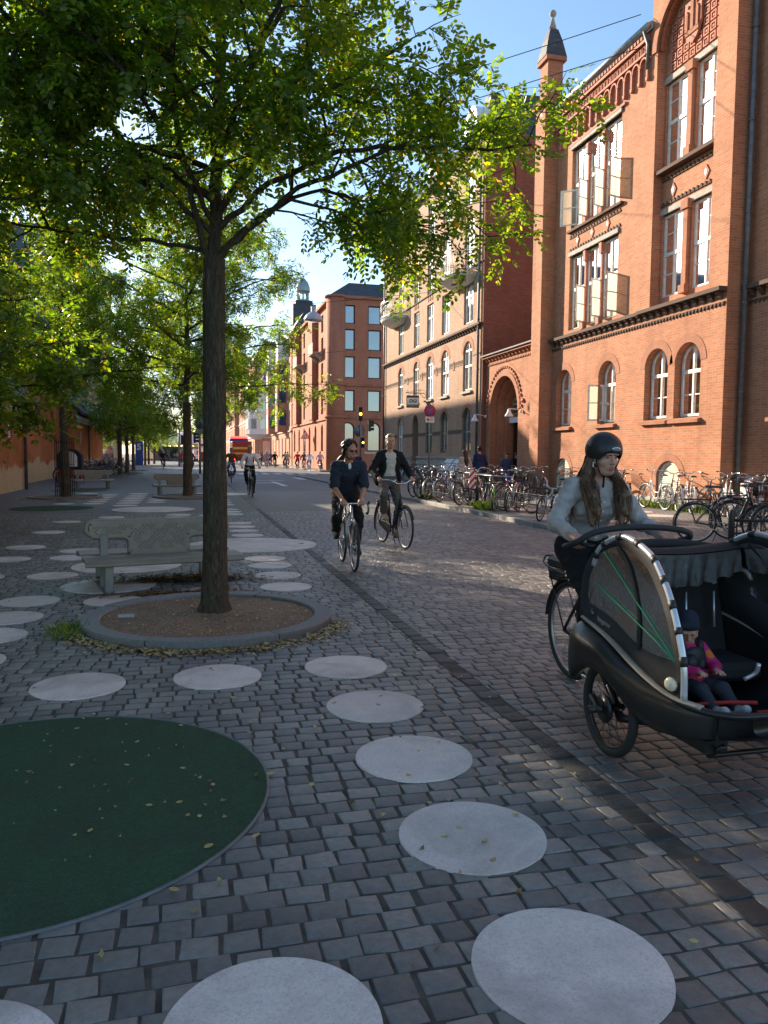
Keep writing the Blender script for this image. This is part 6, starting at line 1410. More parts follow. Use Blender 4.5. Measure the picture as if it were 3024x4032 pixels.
# man in mustard jumper with lit front lamp
bk = make_bike('lit', 'bicycle with bright white front lamp ridden by person in brown jumper', 'paint_navy', 'step', guards='black', rack=True, bars='dutch', crank=1.8, lamp=True); place(bk, 2.36, 42.6, 184)
m = thing('person', 'person in brown jumper and sunglasses cycling behind the white shirted man', 'person'); place(m, 2.36, 42.6, 184)
J = ride('lit', .12, .15, nod=.05); P_, ax = figure(m, J, dict(skin='skin_tan', hair='hair_dark', top='mustard_knit', legs='denim', shoes='tan_shoe', sleeve=.95), .0119); hair_cap(P_, ax, 'short', 'hair_dark', m, .009)
sdf_obj('sunglasses', [cone(P_(-.055,.095,.004), P_(.055,.095,.004), .016,.016,0,.002)], ['iris'], m, .006); sdf_obj('tote_bag', [ell(A3(J['pelvis'])+np.array([.19,.12,-.12]), (.05,.14,.17), 0, .02)], ['beige_cloth'], m, .015)
# rider half hidden behind the nearest trunk
bk = dup(BIKES['C'], (1.42, 39.0, 0), -R(182), 'dark bicycle half hidden behind the nearest tree trunk'); del bk['group']
m = thing('person', 'cyclist in blue top half hidden behind the nearest tree trunk', 'person'); place(m, 1.42, 39.0, 182)
figure(m, ride('C', .3), dict(hair='hair_dark', top='blue_cloth', legs='red_cloth', sleeve=.6, leg_end=.5), .02)
bk = dup(BIKES['J'], (.3, 58, 0), 0, 'dark bicycle ridden away from us between second trunk and sign post'); del bk['group']
m = thing('person', 'cyclist in dark green coat riding away between second trunk and sign post', 'person'); place(m, .3, 58, 0); figure(m, ride('J', .15), dict(hair='hair_dark', top='grey_trousers', legs='black_cloth', coat=.25), .022)
# distant riders going away on the right and two more on the left
FR = 'cyclists riding away in the distance on the right'
simple = ['B','I','G','C','J']
far_r = [(11.2,72.5,'white_shirt','blue_cloth','hair_brown',1,'in loose white blouse with long hair, nearest of the far group'),(12.4,73.5,'lilac','denim','hair_brown',0,'in pale lilac shirt beside the white blouse'),(11.0,79,'red_cloth','black_cloth','hair_dark',0,'in red top and black trousers by the warning sign'),(11.8,80,'grey_trousers','grey_cloth','hair_dark',1,'in dark top just behind the sign pole'),(10.3,81.5,'beige_cloth','grey_trousers','hair_brown',0,'in beige coat left of the red top'),(10.6,86,'black_cloth','black_cloth','hair_dark',0,'in dark clothes behind the beige coat'),(9.7,88,'black_cloth','grey_trousers','hair_dark',0,'in black jacket, front left of the far pack'),(9.6,92,'blue_cloth','black_cloth','hair_brown',0,'in blue top left of the black jacket'),(9.2,93,'mustard_knit','black_cloth','hair_dark',1,'in brown top at the middle of the far pack'),(8.9,89,'grey_cloth','lilac','hair_brown',1,'in grey top and pale skirt in the far pack'),(9.0,101,'white_shirt','black_cloth','hair_dark',0,'in white shirt and black trousers far up the lane'),(9.6,104,'grey_trousers','black_cloth','hair_dark',0,'in dark grey farthest up the lane'),(8.2,108,'black_cloth','beige_cloth','hair_brown',0,'in black top and pale trousers by the truck')]
for i, (x, y, tp, lg, hr, lng, lb) in enumerate(far_r):
    k = simple[i % 5]; hd = rng.uniform(-6,6); bk = dup(BIKES[k], (x,y,.0), -R(hd), 'bicycle under the far cyclist '+lb.split(',')[0].replace(' in the far pack','').replace(' far up the lane',''), 'bicycles of the far cyclists')
    m = thing('person', 'far cyclist '+lb, 'person', (0,0,0), 0, FR); place(m, x, y, hd); figure(m, ride(k, rng.uniform(.1,.3)), dict(hair=hr, top=tp, legs=lg, sleeve=1.0, long=lng, female=bool(lng)), .03)
for i, (x, y, tp, lg, lb) in enumerate([(-2.2,80,'black_cloth','black_cloth','far cyclist with fair hair in black dress on the left in front of the pavilion'),(-.6,98,'red_cloth','grey_trousers','far cyclist in red top on the left in front of the pavilion')]):
    bk = dup(BIKES['J' if i else 'A'], (x,y,0), R(180), 'bicycle under the '+lb[:40].rsplit(' ',1)[0]); del bk['group']; m = thing('person', lb, 'person', (0,0,0), 0); place(m, x, y, 180); figure(m, ride('J' if i else 'A', .15), dict(hair='hair_blond' if not i else 'hair_grey', top=tp, legs=lg, long=not i, female=not i), .03)
# walkers and people by the gate
def stand(h=1.75, stride=.0, lean=0, seat=None):
    s = h/1.75; J = {}; pel = np.array([0,0,.93*s]); J['pelvis'] = pel; J['neck'] = np.array([0,.02+lean,1.46*s]); J['head'] = np.array([0,.05+lean,1.625*s]); J['face'] = np.array([0,1.,-.05])
    for t_, q in (('L',-1),('R',1)):
        J['sh'+t_] = np.array([q*.185*s,.01+lean*.9,1.40*s]); J['hip'+t_] = pel+np.array([q*.09,0,-.03]); J['ank'+t_] = np.array([q*.10,-.02+q*stride,.10+(.06 if q*stride < -.1 else 0)]); J['toe'+t_] = J['ank'+t_]+np.array([q*.02,.17,-.065]); J['knee'+t_] = ik(J['hip'+t_], J['ank'+t_], .43*s, .42*s, (0,1,0))
        J['wr'+t_] = np.array([q*.25*s,.08-q*stride*.5,.86*s]); J['el'+t_] = ik(J['sh'+t_], J['wr'+t_], .30*s, .27*s, (q*.3,-1,0))
    return J
m = thing('person', 'woman with long dark hair in pale pink trench coat walking away beside man in suit', 'person'); place(m, 10.4, 28.2, -12, .1); J = stand(1.68,.18); P_, ax = figure(m, J, dict(hair='hair_brown', top='pink_coat', legs='pink_coat', shoes='black_shoe', female=True, leg_end=.25, coat=.45, long=True), .012)
sdf_obj('hair', [ell(P_(0,-.025,.045), (.085,.10,.09), 0, .01, ax), cone(P_(0,-.06,0), P_(0,-.14,-.30), .075, .085, 0, .05), cone(P_(0,-.14,-.30), P_(0,-.15,-.52), .085, .05, 0, .04)], ['hair_brown'], m, .01, .004)
L = [cone(J['pelvis']+np.array([0,0,.1]), J['pelvis']+np.array([0,0,-.40]), .16, .24, 0, .05)]; sdf_obj('coat_skirt', L, ['pink_coat'], m, .014, .006)
m = thing('person', 'man with short dark hair in navy blue suit walking away beside woman in trench coat', 'person'); place(m, 11.05, 28.3, -8, .1); J = stand(1.84,.16); figure(m, J, dict(hair='hair_dark', top='blue_suit', legs='blue_suit', shoes='black_shoe', coat=.05), .0125)
m = thing('person', 'person in blue overall standing in the dark gateway', 'person'); place(m, 13.3, 30.9, 200, .1); figure(m, stand(1.6), dict(hair='hair_brown', top='denim', legs='blue_cloth', sleeve=.5), .014)
m = thing('person', 'person in dark clothes behind the blue overall in the dark gateway', 'person'); place(m, 13.9, 31.3, 170, .1); figure(m, stand(1.62), dict(hair='hair_dark', top='black_cloth', legs='denim'), .018)
m = thing('person', 'person in dark clothes standing behind the blond rider on the pavement', 'person'); place(m, 6.6, 30.5, 0, .1 if 6.6 > KX else 0); figure(m, stand(1.78,.15), dict(hair='hair_dark', top='blue_suit', legs='black_cloth'), .018)
# ------------------------------------------------------------------ three-wheeled cargo bicycle in front (heads towards -Y), built in street coordinates
CB = (2.6, 4.2, 0)
cb = thing('cargo_bicycle', 'black three wheeled cargo bicycle with hooped child pod in the right foreground', 'cargo bicycle', CB)
lc = lambda x, y, z: np.array([x-CB[0], y-CB[1], z])
t = NT('black_pod_shell'); co = t.coords(); n = t.noise(co, 5, 4); t.col(t.ramp(n, [(.4, (.009,.009,.0095)), (.8, (.02,.019,.018))])); t.p(.36, 0, .35, .1); t.bump(t.noise(co, 160, 2), .06, .003); M['pod_shell'] = t.mat
M['pod_fabric'] = m_plain('black_pod_fabric', (.016,.016,.017), .85, scale=20, bump=.3, bscale=90); M['piping'] = m_plain('tan_reflective_piping', (.30,.25,.19), .5); M['red_mat'] = m_plain('red_seat_mat', (.55,.03,.02), .7); M['foam'] = m_plain('black_foam_bar', (.018,.018,.019), .7, scale=40, bump=.2)
M['reflector'] = m_plain('pale_round_reflector', (.75,.68,.50), .25); M['rope'] = m_plain('green_cord', (.03,.33,.16), .6); M['silver_tape'] = m_plain('silver_hoop_tube', (.62,.63,.66), .3, .6, vary=.08)
t = NT('smoky_clear_vinyl'); tr = t.new('ShaderNodeBsdfTransparent'); tr.inputs[0].default_value = (.50,.45,.42,1); gl = t.new('ShaderNodeBsdfGlossy'); gl.inputs['Roughness'].default_value = .12; df = t.new('ShaderNodeBsdfDiffuse'); df.inputs[0].default_value = (.12,.11,.10,1)
n = t.noise(t.coords(), 7, 3); bp = t.new('ShaderNodeBump'); bp.inputs['Strength'].default_value = .5; bp.inputs['Distance'].default_value = .03; t.l(n, bp.inputs['Height']); bp.inputs['Strength'].default_value = .12; t.l(bp.outputs[0], gl.inputs['Normal'])
fr = t.new('ShaderNodeFresnel'); fr.inputs[0].default_value = 1.45; m1 = t.new('ShaderNodeMixShader'); m1.inputs[0].default_value = .30; t.l(tr.outputs[0], m1.inputs[1]); t.l(df.outputs[0], m1.inputs[2]); m2 = t.new('ShaderNodeMixShader'); t.l(fr.outputs[0], m2.inputs[0]); t.l(m1.outputs[0], m2.inputs[1]); t.l(gl.outputs[0], m2.inputs[2]); t.l(m2.outputs[0], t.out.inputs[0]); M['vinyl'] = t.mat
t = NT('rolled_clear_cover'); n = t.noise(t.coords(), 9, 4); t.col(t.ramp(n, [(.35, (.018,.018,.02)), (.6, (.05,.048,.048)), (.75, (.12,.11,.10))])); t.p(.38, 0, .35); t.bump(n, .5, .02); M['cover'] = t.mat
# shell: lofted tub
st_ = [(3.98,.34,.60,.42),(3.93,.40,.645,.36),(3.80,.435,.63,.29),(3.6,.45,.59,.255),(3.4,.45,.525,.25),(3.2,.45,.475,.25),(3.02,.445,.45,.26),(2.92,.41,.435,.275),(2.85,.33,.425,.295),(2.82,.2,.42,.32)]
def tub(mb, inset, floor):
    n = 22; vs = []
    for y, hw, zt, zb in st_:
        h = hw-inset; zb = zb+floor; y = y-(inset if y > 3.9 else 0)+(inset if y < 2.95 else 0)
        for i in range(n+1):
            a = PI*i/n; c, s_ = math.cos(a), math.sin(a); e = .42
            vs.append((2.6-math.copysign(abs(c)**e, c)*h, y, zt-(zt-zb)*abs(s_)**e))
    m = n+1; fs = [(i*m+j, i*m+j+1, (i+1)*m+j+1, (i+1)*m+j) for i in range(len(st_)-1) for j in range(n)]
    fs += [tuple(range(m)), tuple((len(st_)-1)*m+j for j in range(m-1,-1,-1))]; mb.add(vs, fs, True); return vs
mb = MB(); a_ = tub(mb, 0, 0); b_ = tub(mb, .03, .03); n = 23
for i in range(len(st_)-1):
    for j in (0, 22):
        mb.add([a_[i*n+j], a_[(i+1)*n+j], b_[(i+1)*n+j], b_[i*n+j]], [(0,1,2,3)])
# raised lip round the front
lip = [(2.6-hw, y, zt) for y, hw, zt, zb in st_ if y < 3.3]; lip = lip+[(5.2-x, y, z) for x, y, z in lip[::-1]]
mb.tube(bent(lip, 4), .018, 8)
shell = mb.build('pod_shell', M['pod_shell'], cb)
# flank panels sweeping over the front wheels
zp_ = lambda y: float(np.interp(y, [2.86,2.92,3.02,3.2,3.4,3.6,3.8,3.97], [.428,.437,.45,.475,.525,.59,.625,.64]))
zl_ = lambda y: float(np.interp(y, [2.86,3.0,3.15,3.28,3.40,3.50,3.60,3.70,3.80,3.88,3.93,3.97], [.31,.285,.275,.30,.375,.42,.435,.425,.37,.31,.31,.36]))
hw_ = lambda y: float(np.interp(y, [2.86,2.92,3.02,3.2,3.9,3.97], [.345,.41,.445,.45,.43,.37]))
bl_ = lambda y: float(np.interp(y, [2.86,3.0,3.2,3.45,3.8,3.93,3.97], [.01,.025,.06,.105,.115,.10,.05]))
for q in (-1,1):
    mb = MB(); vs = []; n = 36; S = [(0,0,0),(.10,.45,.05),(.22,.78,.14),(.38,.97,.30),(.58,1.04,.55),(.8,1.0,.80),(.95,.93,.96),(1.0,.86,1.0),(1.0,.66,1.0),(1.0,.5,.95)]
    for i in range(n+1):
        y = 3.97-(3.97-2.86)*i/n; zp, zl = zp_(y), zl_(y)
        for s_, b_k, dz in S: vs.append((2.6+q*(hw_(y)-.004+bl_(y)*b_k), y, zp-(zp-zl)*dz))
    m = len(S); mb.add(vs, [(i*m+j, i*m+j+1, (i+1)*m+j+1, (i+1)*m+j) for i in range(n) for j in range(m-1)]+[tuple(range(m)), tuple(n*m+j for j in range(m-1,-1,-1))], True); mb.build('fender', M['pod_shell'], cb)
for q in (-1,1): w_ = wheel_parts(cb, Vector(lc(2.6+q*.48,3.53,.25)), .25, 'black', tyre_r=.024, spokes=24); 
w_ = wheel_parts(cb, Vector(lc(2.6,4.85,.345)), .345, 'alu', tyre_r=.022)
mb = MB()
for q in (-1,1): mb.cyl((2.6+q*.40,3.53,.25),(2.6+q*.60,3.53,.25),.02); mb.cyl((2.6+q*.505,3.53,.25),(2.6+q*.515,3.53,.25),.075); mb.tube([(2.6+q*.545,3.60,.30),(2.6+q*.545,3.53,.25),(2.6+q*.56,3.47,.27)],.02,6); mb.tube([(2.6+q*.42,3.75,.45),(2.6+q*.43,3.5,.2),(2.6+q*.35,3.3,.24)], .025, 6)
mb.cyl((2.25,3.53,.25),(2.95,3.53,.25),.025); mb.box(2.3,3.0,.19,2.42,3.35,.25); mb.box(2.78,3.0,.19,2.9,3.35,.25); mb.tube([(2.36,2.95,.24),(2.36,3.05,.16),(2.7,3.05,.16)],.014,6); mb.build('axle', M['black'], cb)
# piping along the flank, lower fabric, hoops, windows
mb = MB()
for q in (-1,1):
    mb.mark(); pts = bent([(2.6+q*.437,3.90,.655),(2.6+q*.452,3.62,.605),(2.6+q*.462,3.38,.535),(2.6+q*.460,3.2,.485),(2.6+q*.452,3.03,.458),(2.6+q*.40,2.90,.448)], 5); mb.tube(pts, .021, 8, flat=.45)
mb.build('piping', M['piping'], cb)
hoopL = [(3.86,.95),(3.81,1.04),(3.71,1.10),(3.57,1.14),(3.42,1.12),(3.28,1.07),(3.2,1.0),(3.13,.92),(3.07,.82),(3.03,.73),(2.99,.61),(2.98,.46)]
def hoop_xyz(q, ins=0): return [(2.6+q*(.405-ins+.03*min(1,max(0,(3.6-y)/.6))), y+ins*.3, z-ins) for y, z in hoopL]
for q in (-1,1):
    c = bent(hoop_xyz(q), 6); mb = MB(); mb.tube(c, .0155, 10); ho = mb.build('hoop', M['silver_tape'], cb)
    mb = MB(); N = len(c)
    for a in np.linspace(3, N-9, 9): i = int(a); mb.mark(); mb.tube(c[i:i+3], .0185, 10)
    [setattr(o_, 'parent', ho) for o_ in [mb.build('hoop_band', M['black_matt'], cb)] and [x for x in list(cb.children) if x.name.startswith('hoop_band')]]
    # fabric edge behind the hoop and lower fabric
    inner = [Vector(p)+Vector((-q*.0,.045,-.055)) for p in c]; mb = MB()
    vs = []
    for a, b in zip(c, inner): vs += [a+Vector((q*.004,.004,0)), b+Vector((q*.004,0,0)), b-Vector((q*.006,0,0)), a-Vector((q*.006,0,0))]
    mb.add(vs, [(i*4+j, i*4+(j+1)%4, (i+1)*4+(j+1)%4, (i+1)*4+j) for i in range(N-1) for j in range(4)]+[(0,1,2,3)], True)
    lowt = [(3.90,.74),(3.64,.70),(3.42,.63),(3.25,.605),(3.02,.62)] if q < 0 else [(3.90,.88),(3.7,.83),(3.5,.77),(3.25,.70),(3.03,.66)]; lowb = [(3.90,.63),(3.64,.585),(3.42,.515),(3.25,.475),(2.98,.44)]
    lt = bent([(2.6+q*.425,y,z) for y, z in lowt], 5); lb_ = bent([(2.6+q*.452,y,z) for y, z in lowb], 5); m_ = len(lt)
    vs = [p for a, b in zip(lt, lb_) for p in (a, b, b-Vector((q*.012,0,0)), a-Vector((q*.012,0,0)))]; mb.add(vs, [(i*4+j, i*4+(j+1)%4, (i+1)*4+(j+1)%4, (i+1)*4+j) for i in range(m_-1) for j in range(4)], True)
    mb.tube(bent([(2.6+q*.405,3.62,1.08),(2.6+q*.412,3.49,.98),(2.6+q*.42,3.39,.79),(2.6+q*.43,3.36,.60)], 5), .016, 8, flat=.4, up=(1,0,0)); mb.tube(bent([(2.6+q*.40,3.86,1.0),(2.6+q*.41,3.93,.86),(2.6+q*.425,3.92,.66)], 5), .035, 8, flat=.4, up=(1,0,0))
    mb.build('hood_fabric', M['pod_fabric'], cb)
    top = [p for p in inner if p.z > .62]; lowr = [Vector(p) for p in bent([(2.6+q*.42, y_, z_-.01) for y_, z_ in lowt], 3)][::-1]
    poly = [(p.y, p.z) for p in top]+[(p.y, p.z) for p in lowr]
    mb = MB(); tri = tessellate_polygon([[Vector((a,b,0)) for a,b in poly]]); mb.add([(2.6+q*(.40+.025*min(1,max(0,(1.1-b)/.5))), a, b) for a,b in poly], [tuple(k) for k in tri], True); mb.build('side_window', M['vinyl'], cb)
# roof between the hoops: rolled clear front, black rear wall
mb = MB(); nx = 16; pr = bent([(0,3.90,.70),(0,3.95,.9),(0,3.90,1.03)], 5); vs = []
for p in pr:
    for i in range(nx+1): x = 2.6-.40+.80*i/nx; vs.append((x, p.y+.03*math.sin(PI*i/nx), p.z+.02*math.sin(PI*i/nx)))
m_ = nx+1; mb.add(vs, [(i*m_+j,i*m_+j+1,(i+1)*m_+j+1,(i+1)*m_+j) for i in range(len(pr)-1) for j in range(nx)], True); mb.build('rear_panel', M['pod_fabric'], cb)
mb = MB(); vs = []; pr = bent([(0,3.92,1.03),(0,3.84,1.065),(0,3.74,1.075),(0,3.68,1.05)], 5)
for p in pr:
    for i in range(nx+1): x = 2.6-.40+.80*i/nx; vs.append((x, p.y, p.z-.025*math.sin(PI*i/nx)))
m_ = nx+1; mb.add(vs, [(i*m_+j,i*m_+j+1,(i+1)*m_+j+1,(i+1)*m_+j) for i in range(len(pr)-1) for j in range(nx)], True); mb.build('roof_fabric', M['pod_fabric'], cb)
mb = MB(); vs = []; nz = 10; nw = 48
for k in range(nz+1):
    for i in range(nw+1):
        x = 2.6-.39+.78*i/nw; f = k/nz; amp = .018*f; edge = .05*math.sin(PI*i/nw)*f
        vs.append((x, 3.67-.02*f+amp*math.sin(i*1.1+f*2)+.012*f*math.sin(i*2.7+k*.5), 1.045-.025*math.sin(PI*i/nw)-(.12+edge+.006*math.sin(i*.9))*f))
m_ = nw+1; mb.add(vs, [(i*m_+j,i*m_+j+1,(i+1)*m_+j+1,(i+1)*m_+j) for i in range(nz) for j in range(nw)], True); mb.build('rolled_cover', M['cover'], cb)
mb = MB(); mb.tube(bent([(2.2,3.84,1.02),(2.4,3.87,1.05),(2.6,3.88,1.06),(2.8,3.87,1.05),(3.0,3.84,1.02)],5), .03, 8); mb.build('roof_roll', M['pod_fabric'], cb)
M['van_grey'] = m_plain('dark_grey_child_trousers', (.035,.037,.045), .85)
# bench inside, harness, mat, reflector, cords
mb = MB(); mb.bbox(2.2,3.45,.36,3.0,3.85,.46,.03); mb.obox((2.6,3.84,.68),(.78,.06,.48),(1,0,0),(0,.25,1)); mb.build('seat', M['pod_fabric'], cb)
mb = MB()
for x, y in ((2.40,3.77),(2.58,3.77),(2.72,3.77),(2.9,3.77)): mb.mark(); mb.tube(bent([(x+.03,y+.06,.90),(x,y+.0,.89),(x-.01,y-.02,.84)],4), .011, 6); mb.tube([(x-.01,y-.02,.80),(x-.02,y-.05,.60)], .007, 5)
mb.mark(); mb.tube(bent([(2.66,3.2,.46),(2.70,3.17,.5),(2.70,3.15,.55)],4), .011, 6); mb.build('harness', M['silver_tape'], cb)
mb = MB(); vs = []
for i in range(9):
    for j in range(9): vs.append((2.60+.30*i/8, 2.90+.14*j/8, .36+.03*math.sin(PI*i/8)*math.sin(PI*j/8)))
mb.add(vs, [(i*9+j,i*9+j+1,(i+1)*9+j+1,(i+1)*9+j) for i in range(8) for j in range(8)], True); mb.tube(bent([(2.38,3.26,.33),(2.52,3.18,.36),(2.66,3.10,.375)],5), .010, 6); mb.build('seat_mat', M['red_mat'], cb)
mb = MB(); mb.lathe([(.034,0),(.03,.012),(.012,.018),(.001,.018)], (0,0,0), 20); re_ = mb.build('reflector', M['reflector'], cb, world=False); re_.location = lc(2.145,3.05,.515); re_.rotation_euler = (0,-PI/2-.1,.35)
mb = MB(); mb.tube([(2.19,3.75,1.04),(2.165,3.06,.62)], .0035, 5); mb.tube([(2.185,3.82,.86),(2.165,3.22,.68),(2.165,3.06,.615)], .0035, 5); mb.build('cord', M['rope'], cb)
# bow handle, frame, saddle, rack with battery, crank
mb = MB(); mb.tube(bent([(2.24,4.30,1.0),(2.26,4.17,1.045),(2.33,4.14,1.095),(2.45,4.14,1.12),(2.61,4.14,1.13),(2.80,4.14,1.125),(2.97,4.14,1.10),(3.02,4.16,1.06),(3.0,4.24,1.03)], 7), .019, 10); mb.build('push_bar', M['foam'], cb)
mb = MB()
for q in (-1,1): mb.tube(bent([(2.6,4.04,.98),(2.6+q*.16,4.06,1.0),(2.6+q*.30,4.2,1.03),(2.6+q*.30,4.30,1.03)],5), .0125, 8)
mb.build('handlebar', M['black'], cb)
mb = MB(); mb.tube([(2.6,4.04,.98),(2.6,4.02,.45)], .024, 8); mb.tube([(2.6,4.0,.55),(2.6,4.2,.36),(2.6,4.45,.29)], .03, 8); mb.tube([(2.6,4.45,.29),(2.6,4.70,.84)], .019, 8)
for q in (-1,1): mb.tube([(2.6+q*.03,4.45,.29),(2.6+q*.06,4.85,.345)], .012, 6); mb.tube([(2.6+q*.015,4.64,.70),(2.6+q*.06,4.85,.345)], .011, 6)
mb.tube([(2.6,4.02,.48),(2.6,3.93,.40)], .04, 8); mb.build('frame', M['black'], cb)
mb = MB(); mb.ell((2.6,4.74,.89), (.085,.13,.035)); mb.cyl((2.6,4.69,.82),(2.6,4.71,.88),.014); mb.build('saddle', M['leather'], cb)
mb = MB()
for q in (-1,1): mb.tube(bent([(2.6+q*.05,4.72,.74),(2.6+q*.055,5.0,.745),(2.6+q*.05,5.2,.77),(2.6+q*.03,5.22,.82)],4), .007, 5); mb.tube([(2.6+q*.055,5.12,.75),(2.6+q*.06,4.85,.345)], .006, 5)
mb.tube([(2.57,5.22,.82),(2.63,5.22,.82)], .007, 5); mb.build('luggage_rack', M['black'], cb)
mb = MB(); mb.bbox(2.55,4.76,.755,2.65,5.16,.825,.015); mb.bbox(2.565,5.02,.66,2.635,5.16,.735,.01); mb.build('battery', M['black_matt'], cb)
n = 16; mb = MB(); vs = []
for i in range(n+1):
    a = R(5+i*175/n)
    for dx, dr in ((-.032,.01),(-.016,.03),(.016,.03),(.032,.01)): vs.append((2.6+dx, 4.85+(.345+dr)*math.cos(a), .345+(.345+dr)*math.sin(a)))
mb.add(vs, [(i*4+j,i*4+j+1,(i+1)*4+j+1,(i+1)*4+j) for i in range(n) for j in range(3)], True); mb.build('mudguard', M['black'], cb)
mb = MB(); mb.ring((2.55,4.45,.29),(1,0,0),.09,.007,24,5); cr_ = R(-160)
for q in (-1,1): mb.tube([(2.6+q*.07,4.45,.29),(2.6+q*.085,4.45+q*.10,.29+q*.13)], .01, 6); mb.bbox(2.6+q*.13-.045,4.45+q*.10-.04,.278+q*.13,2.6+q*.13+.045,4.45+q*.10+.04,.302+q*.13,.005)
mb.build('crank', M['alu'], cb)
def text(s, size, mat, parent, loc, rot, name='lettering', bold=0, ext=.002, shear=0, align='CENTER'):
    cu = bpy.data.curves.new(name, 'FONT'); cu.body = s; cu.size = size; cu.extrude = ext; cu.align_x = align; cu.align_y = 'CENTER'; cu.shear = shear; cu.offset = bold
    tmp = bpy.data.objects.new(name, cu); COL.objects.link(tmp); dg = bpy.context.evaluated_depsgraph_get(); dg.update()
    me = bpy.data.meshes.new_from_object(tmp.evaluated_get(dg)); bpy.data.objects.remove(tmp); me.materials.clear(); me.materials.append(M[mat]); boxuv(me)
    o = link(name, me, parent); o.location = loc; o.rotation_euler = rot; return o
# emblem and lettering on the flank (faces -X)
M['grey_print'] = m_plain('grey_print', (.22,.21,.2), .6)
text('kangaroo', .034, 'grey_print', cb, lc(2.160,3.68,.668), (PI/2, R(8.5), -PI/2), bold=.0008)
mb = MB(); mb.cyl((0,0,0),(0,0,.002),.024,n=20); em = mb.build('emblem', M['pod_shell'], cb, world=False); em.location = lc(2.166,3.805,.695); em.rotation_euler = (0,-PI/2,0)
mb = MB(); mb.prism([(-.006,-.016),(.004,-.008),(.012,.014),(.004,.012),(-.008,.0)], lambda u,v,w_: (u,v,w_), .002, .004); link('emblem_mark', mb.mesh('emblem_mark', M['alu']), em)
# ------------------------------------------------------------------ woman riding it
wm = thing('person', 'woman with black helmet, long brown hair and grey cardigan riding the cargo bicycle', 'person', (2.6,4.3,0), PI)
wl = lambda x, y, z: np.array([2.6-x, 4.3-y, z])
J = dict(pelvis=wl(2.6,4.74,.955), neck=wl(2.605,4.575,1.40)); u_ = nrm(J['neck']-J['pelvis']); J['head'] = wl(2.615,4.51,1.553); J['face'] = np.array([-.10,1,-.10]); J['bar'] = np.array([0,1.,0])
for s_, q in (('L',-1),('R',1)):
    J['sh'+s_] = J['pelvis']+u_*.425+np.array([q*.165,0,0]); J['hip'+s_] = J['pelvis']+np.array([q*.09,.01,-.03]); J['grip'+s_] = wl(2.6-q*.30,4.24,1.03); J['wr'+s_] = J['grip'+s_]+np.array([q*.01,-.05,.045])
    J['el'+s_] = ik(J['sh'+s_], J['wr'+s_], .275, .255, np.array([q*.30,-.55,-.35])); J['ank'+s_] = wl(2.6-q*.125,4.45-q*.10+.09,.29-q*.13+.10+.0*q) ; J['toe'+s_] = J['ank'+s_]+np.array([q*.005,.185,-.055]); J['knee'+s_] = ik(J['hip'+s_], J['ank'+s_], .43, .43, np.array([q*.12,1,.25]))
P_, ax = figure(wm, J, dict(skin='skin', hair='hair_brown', top='grey_knit', legs='black_cloth', shoes='tan_shoe', female=True, sleeve=.97, topname='cardigan', ease=.011, hs=.97,
    top_extra=lambda P_, pel, nk, u, r, f, T: [cone(nk-u*.015-r*.045+f*.0, nk-u*.015+r*.045, .035, .035, 0, .02), ell(pel+u*.13, (.145,.118,.07), 0, .04, np.stack([r,f,u])), cone(pel+u*(T*.80)+f*.118, pel+u*.10+f*.128, .012, .012, 0, .012)]), .0068)
f_ = np.cross(u_, np.array([1.,0,0])); f_ = f_ if f_[1] > 0 else -f_; T_ = np.linalg.norm(J['neck']-J['pelvis'])
sdf_obj('button', [ell(J['pelvis']+u_*(T_*(.80-.135*i))+f_*(.139+(.012 if 0 < i < 4 else .004)), (.0075,.0075,.0075), 0, .001) for i in range(5)], ['white_paint'], wm, .003)
# hair: centre parting under the helmet, two long bunches in front of the shoulders and hair down the back
L = [ell(P_(0,-.03,.03), (.083,.094,.092), 0, .01, ax), cone(P_(0,-.07,-.05), P_(0,-.12,-.30), .075, .09, 0, .04), cone(P_(0,-.12,-.30), P_(.02,-.13,-.42), .085, .05, 0, .04)]
for q in (-1,1):
    a = [P_(q*.076,-.03,.0), P_(q*.095,-.035,-.09), P_(q*.125,.00,-.17), P_(q*.125,.085,-.25), P_(q*.115,.105,-.34), P_(q*.105,.10,-.43)]; rr = [.024,.03,.035,.034,.03,.012]
    L += [cone(a[i], a[i+1], rr[i], rr[i+1], 0, .025) for i in range(5)]
    for k in range(4): o = np.array([(k-1.5)*.018, .012*(k % 2), -.01*k]); L += [cone(a[2]+o, a[4]+o+np.array([0,.012,-.02*k]), .02, .016, 0, .006)]

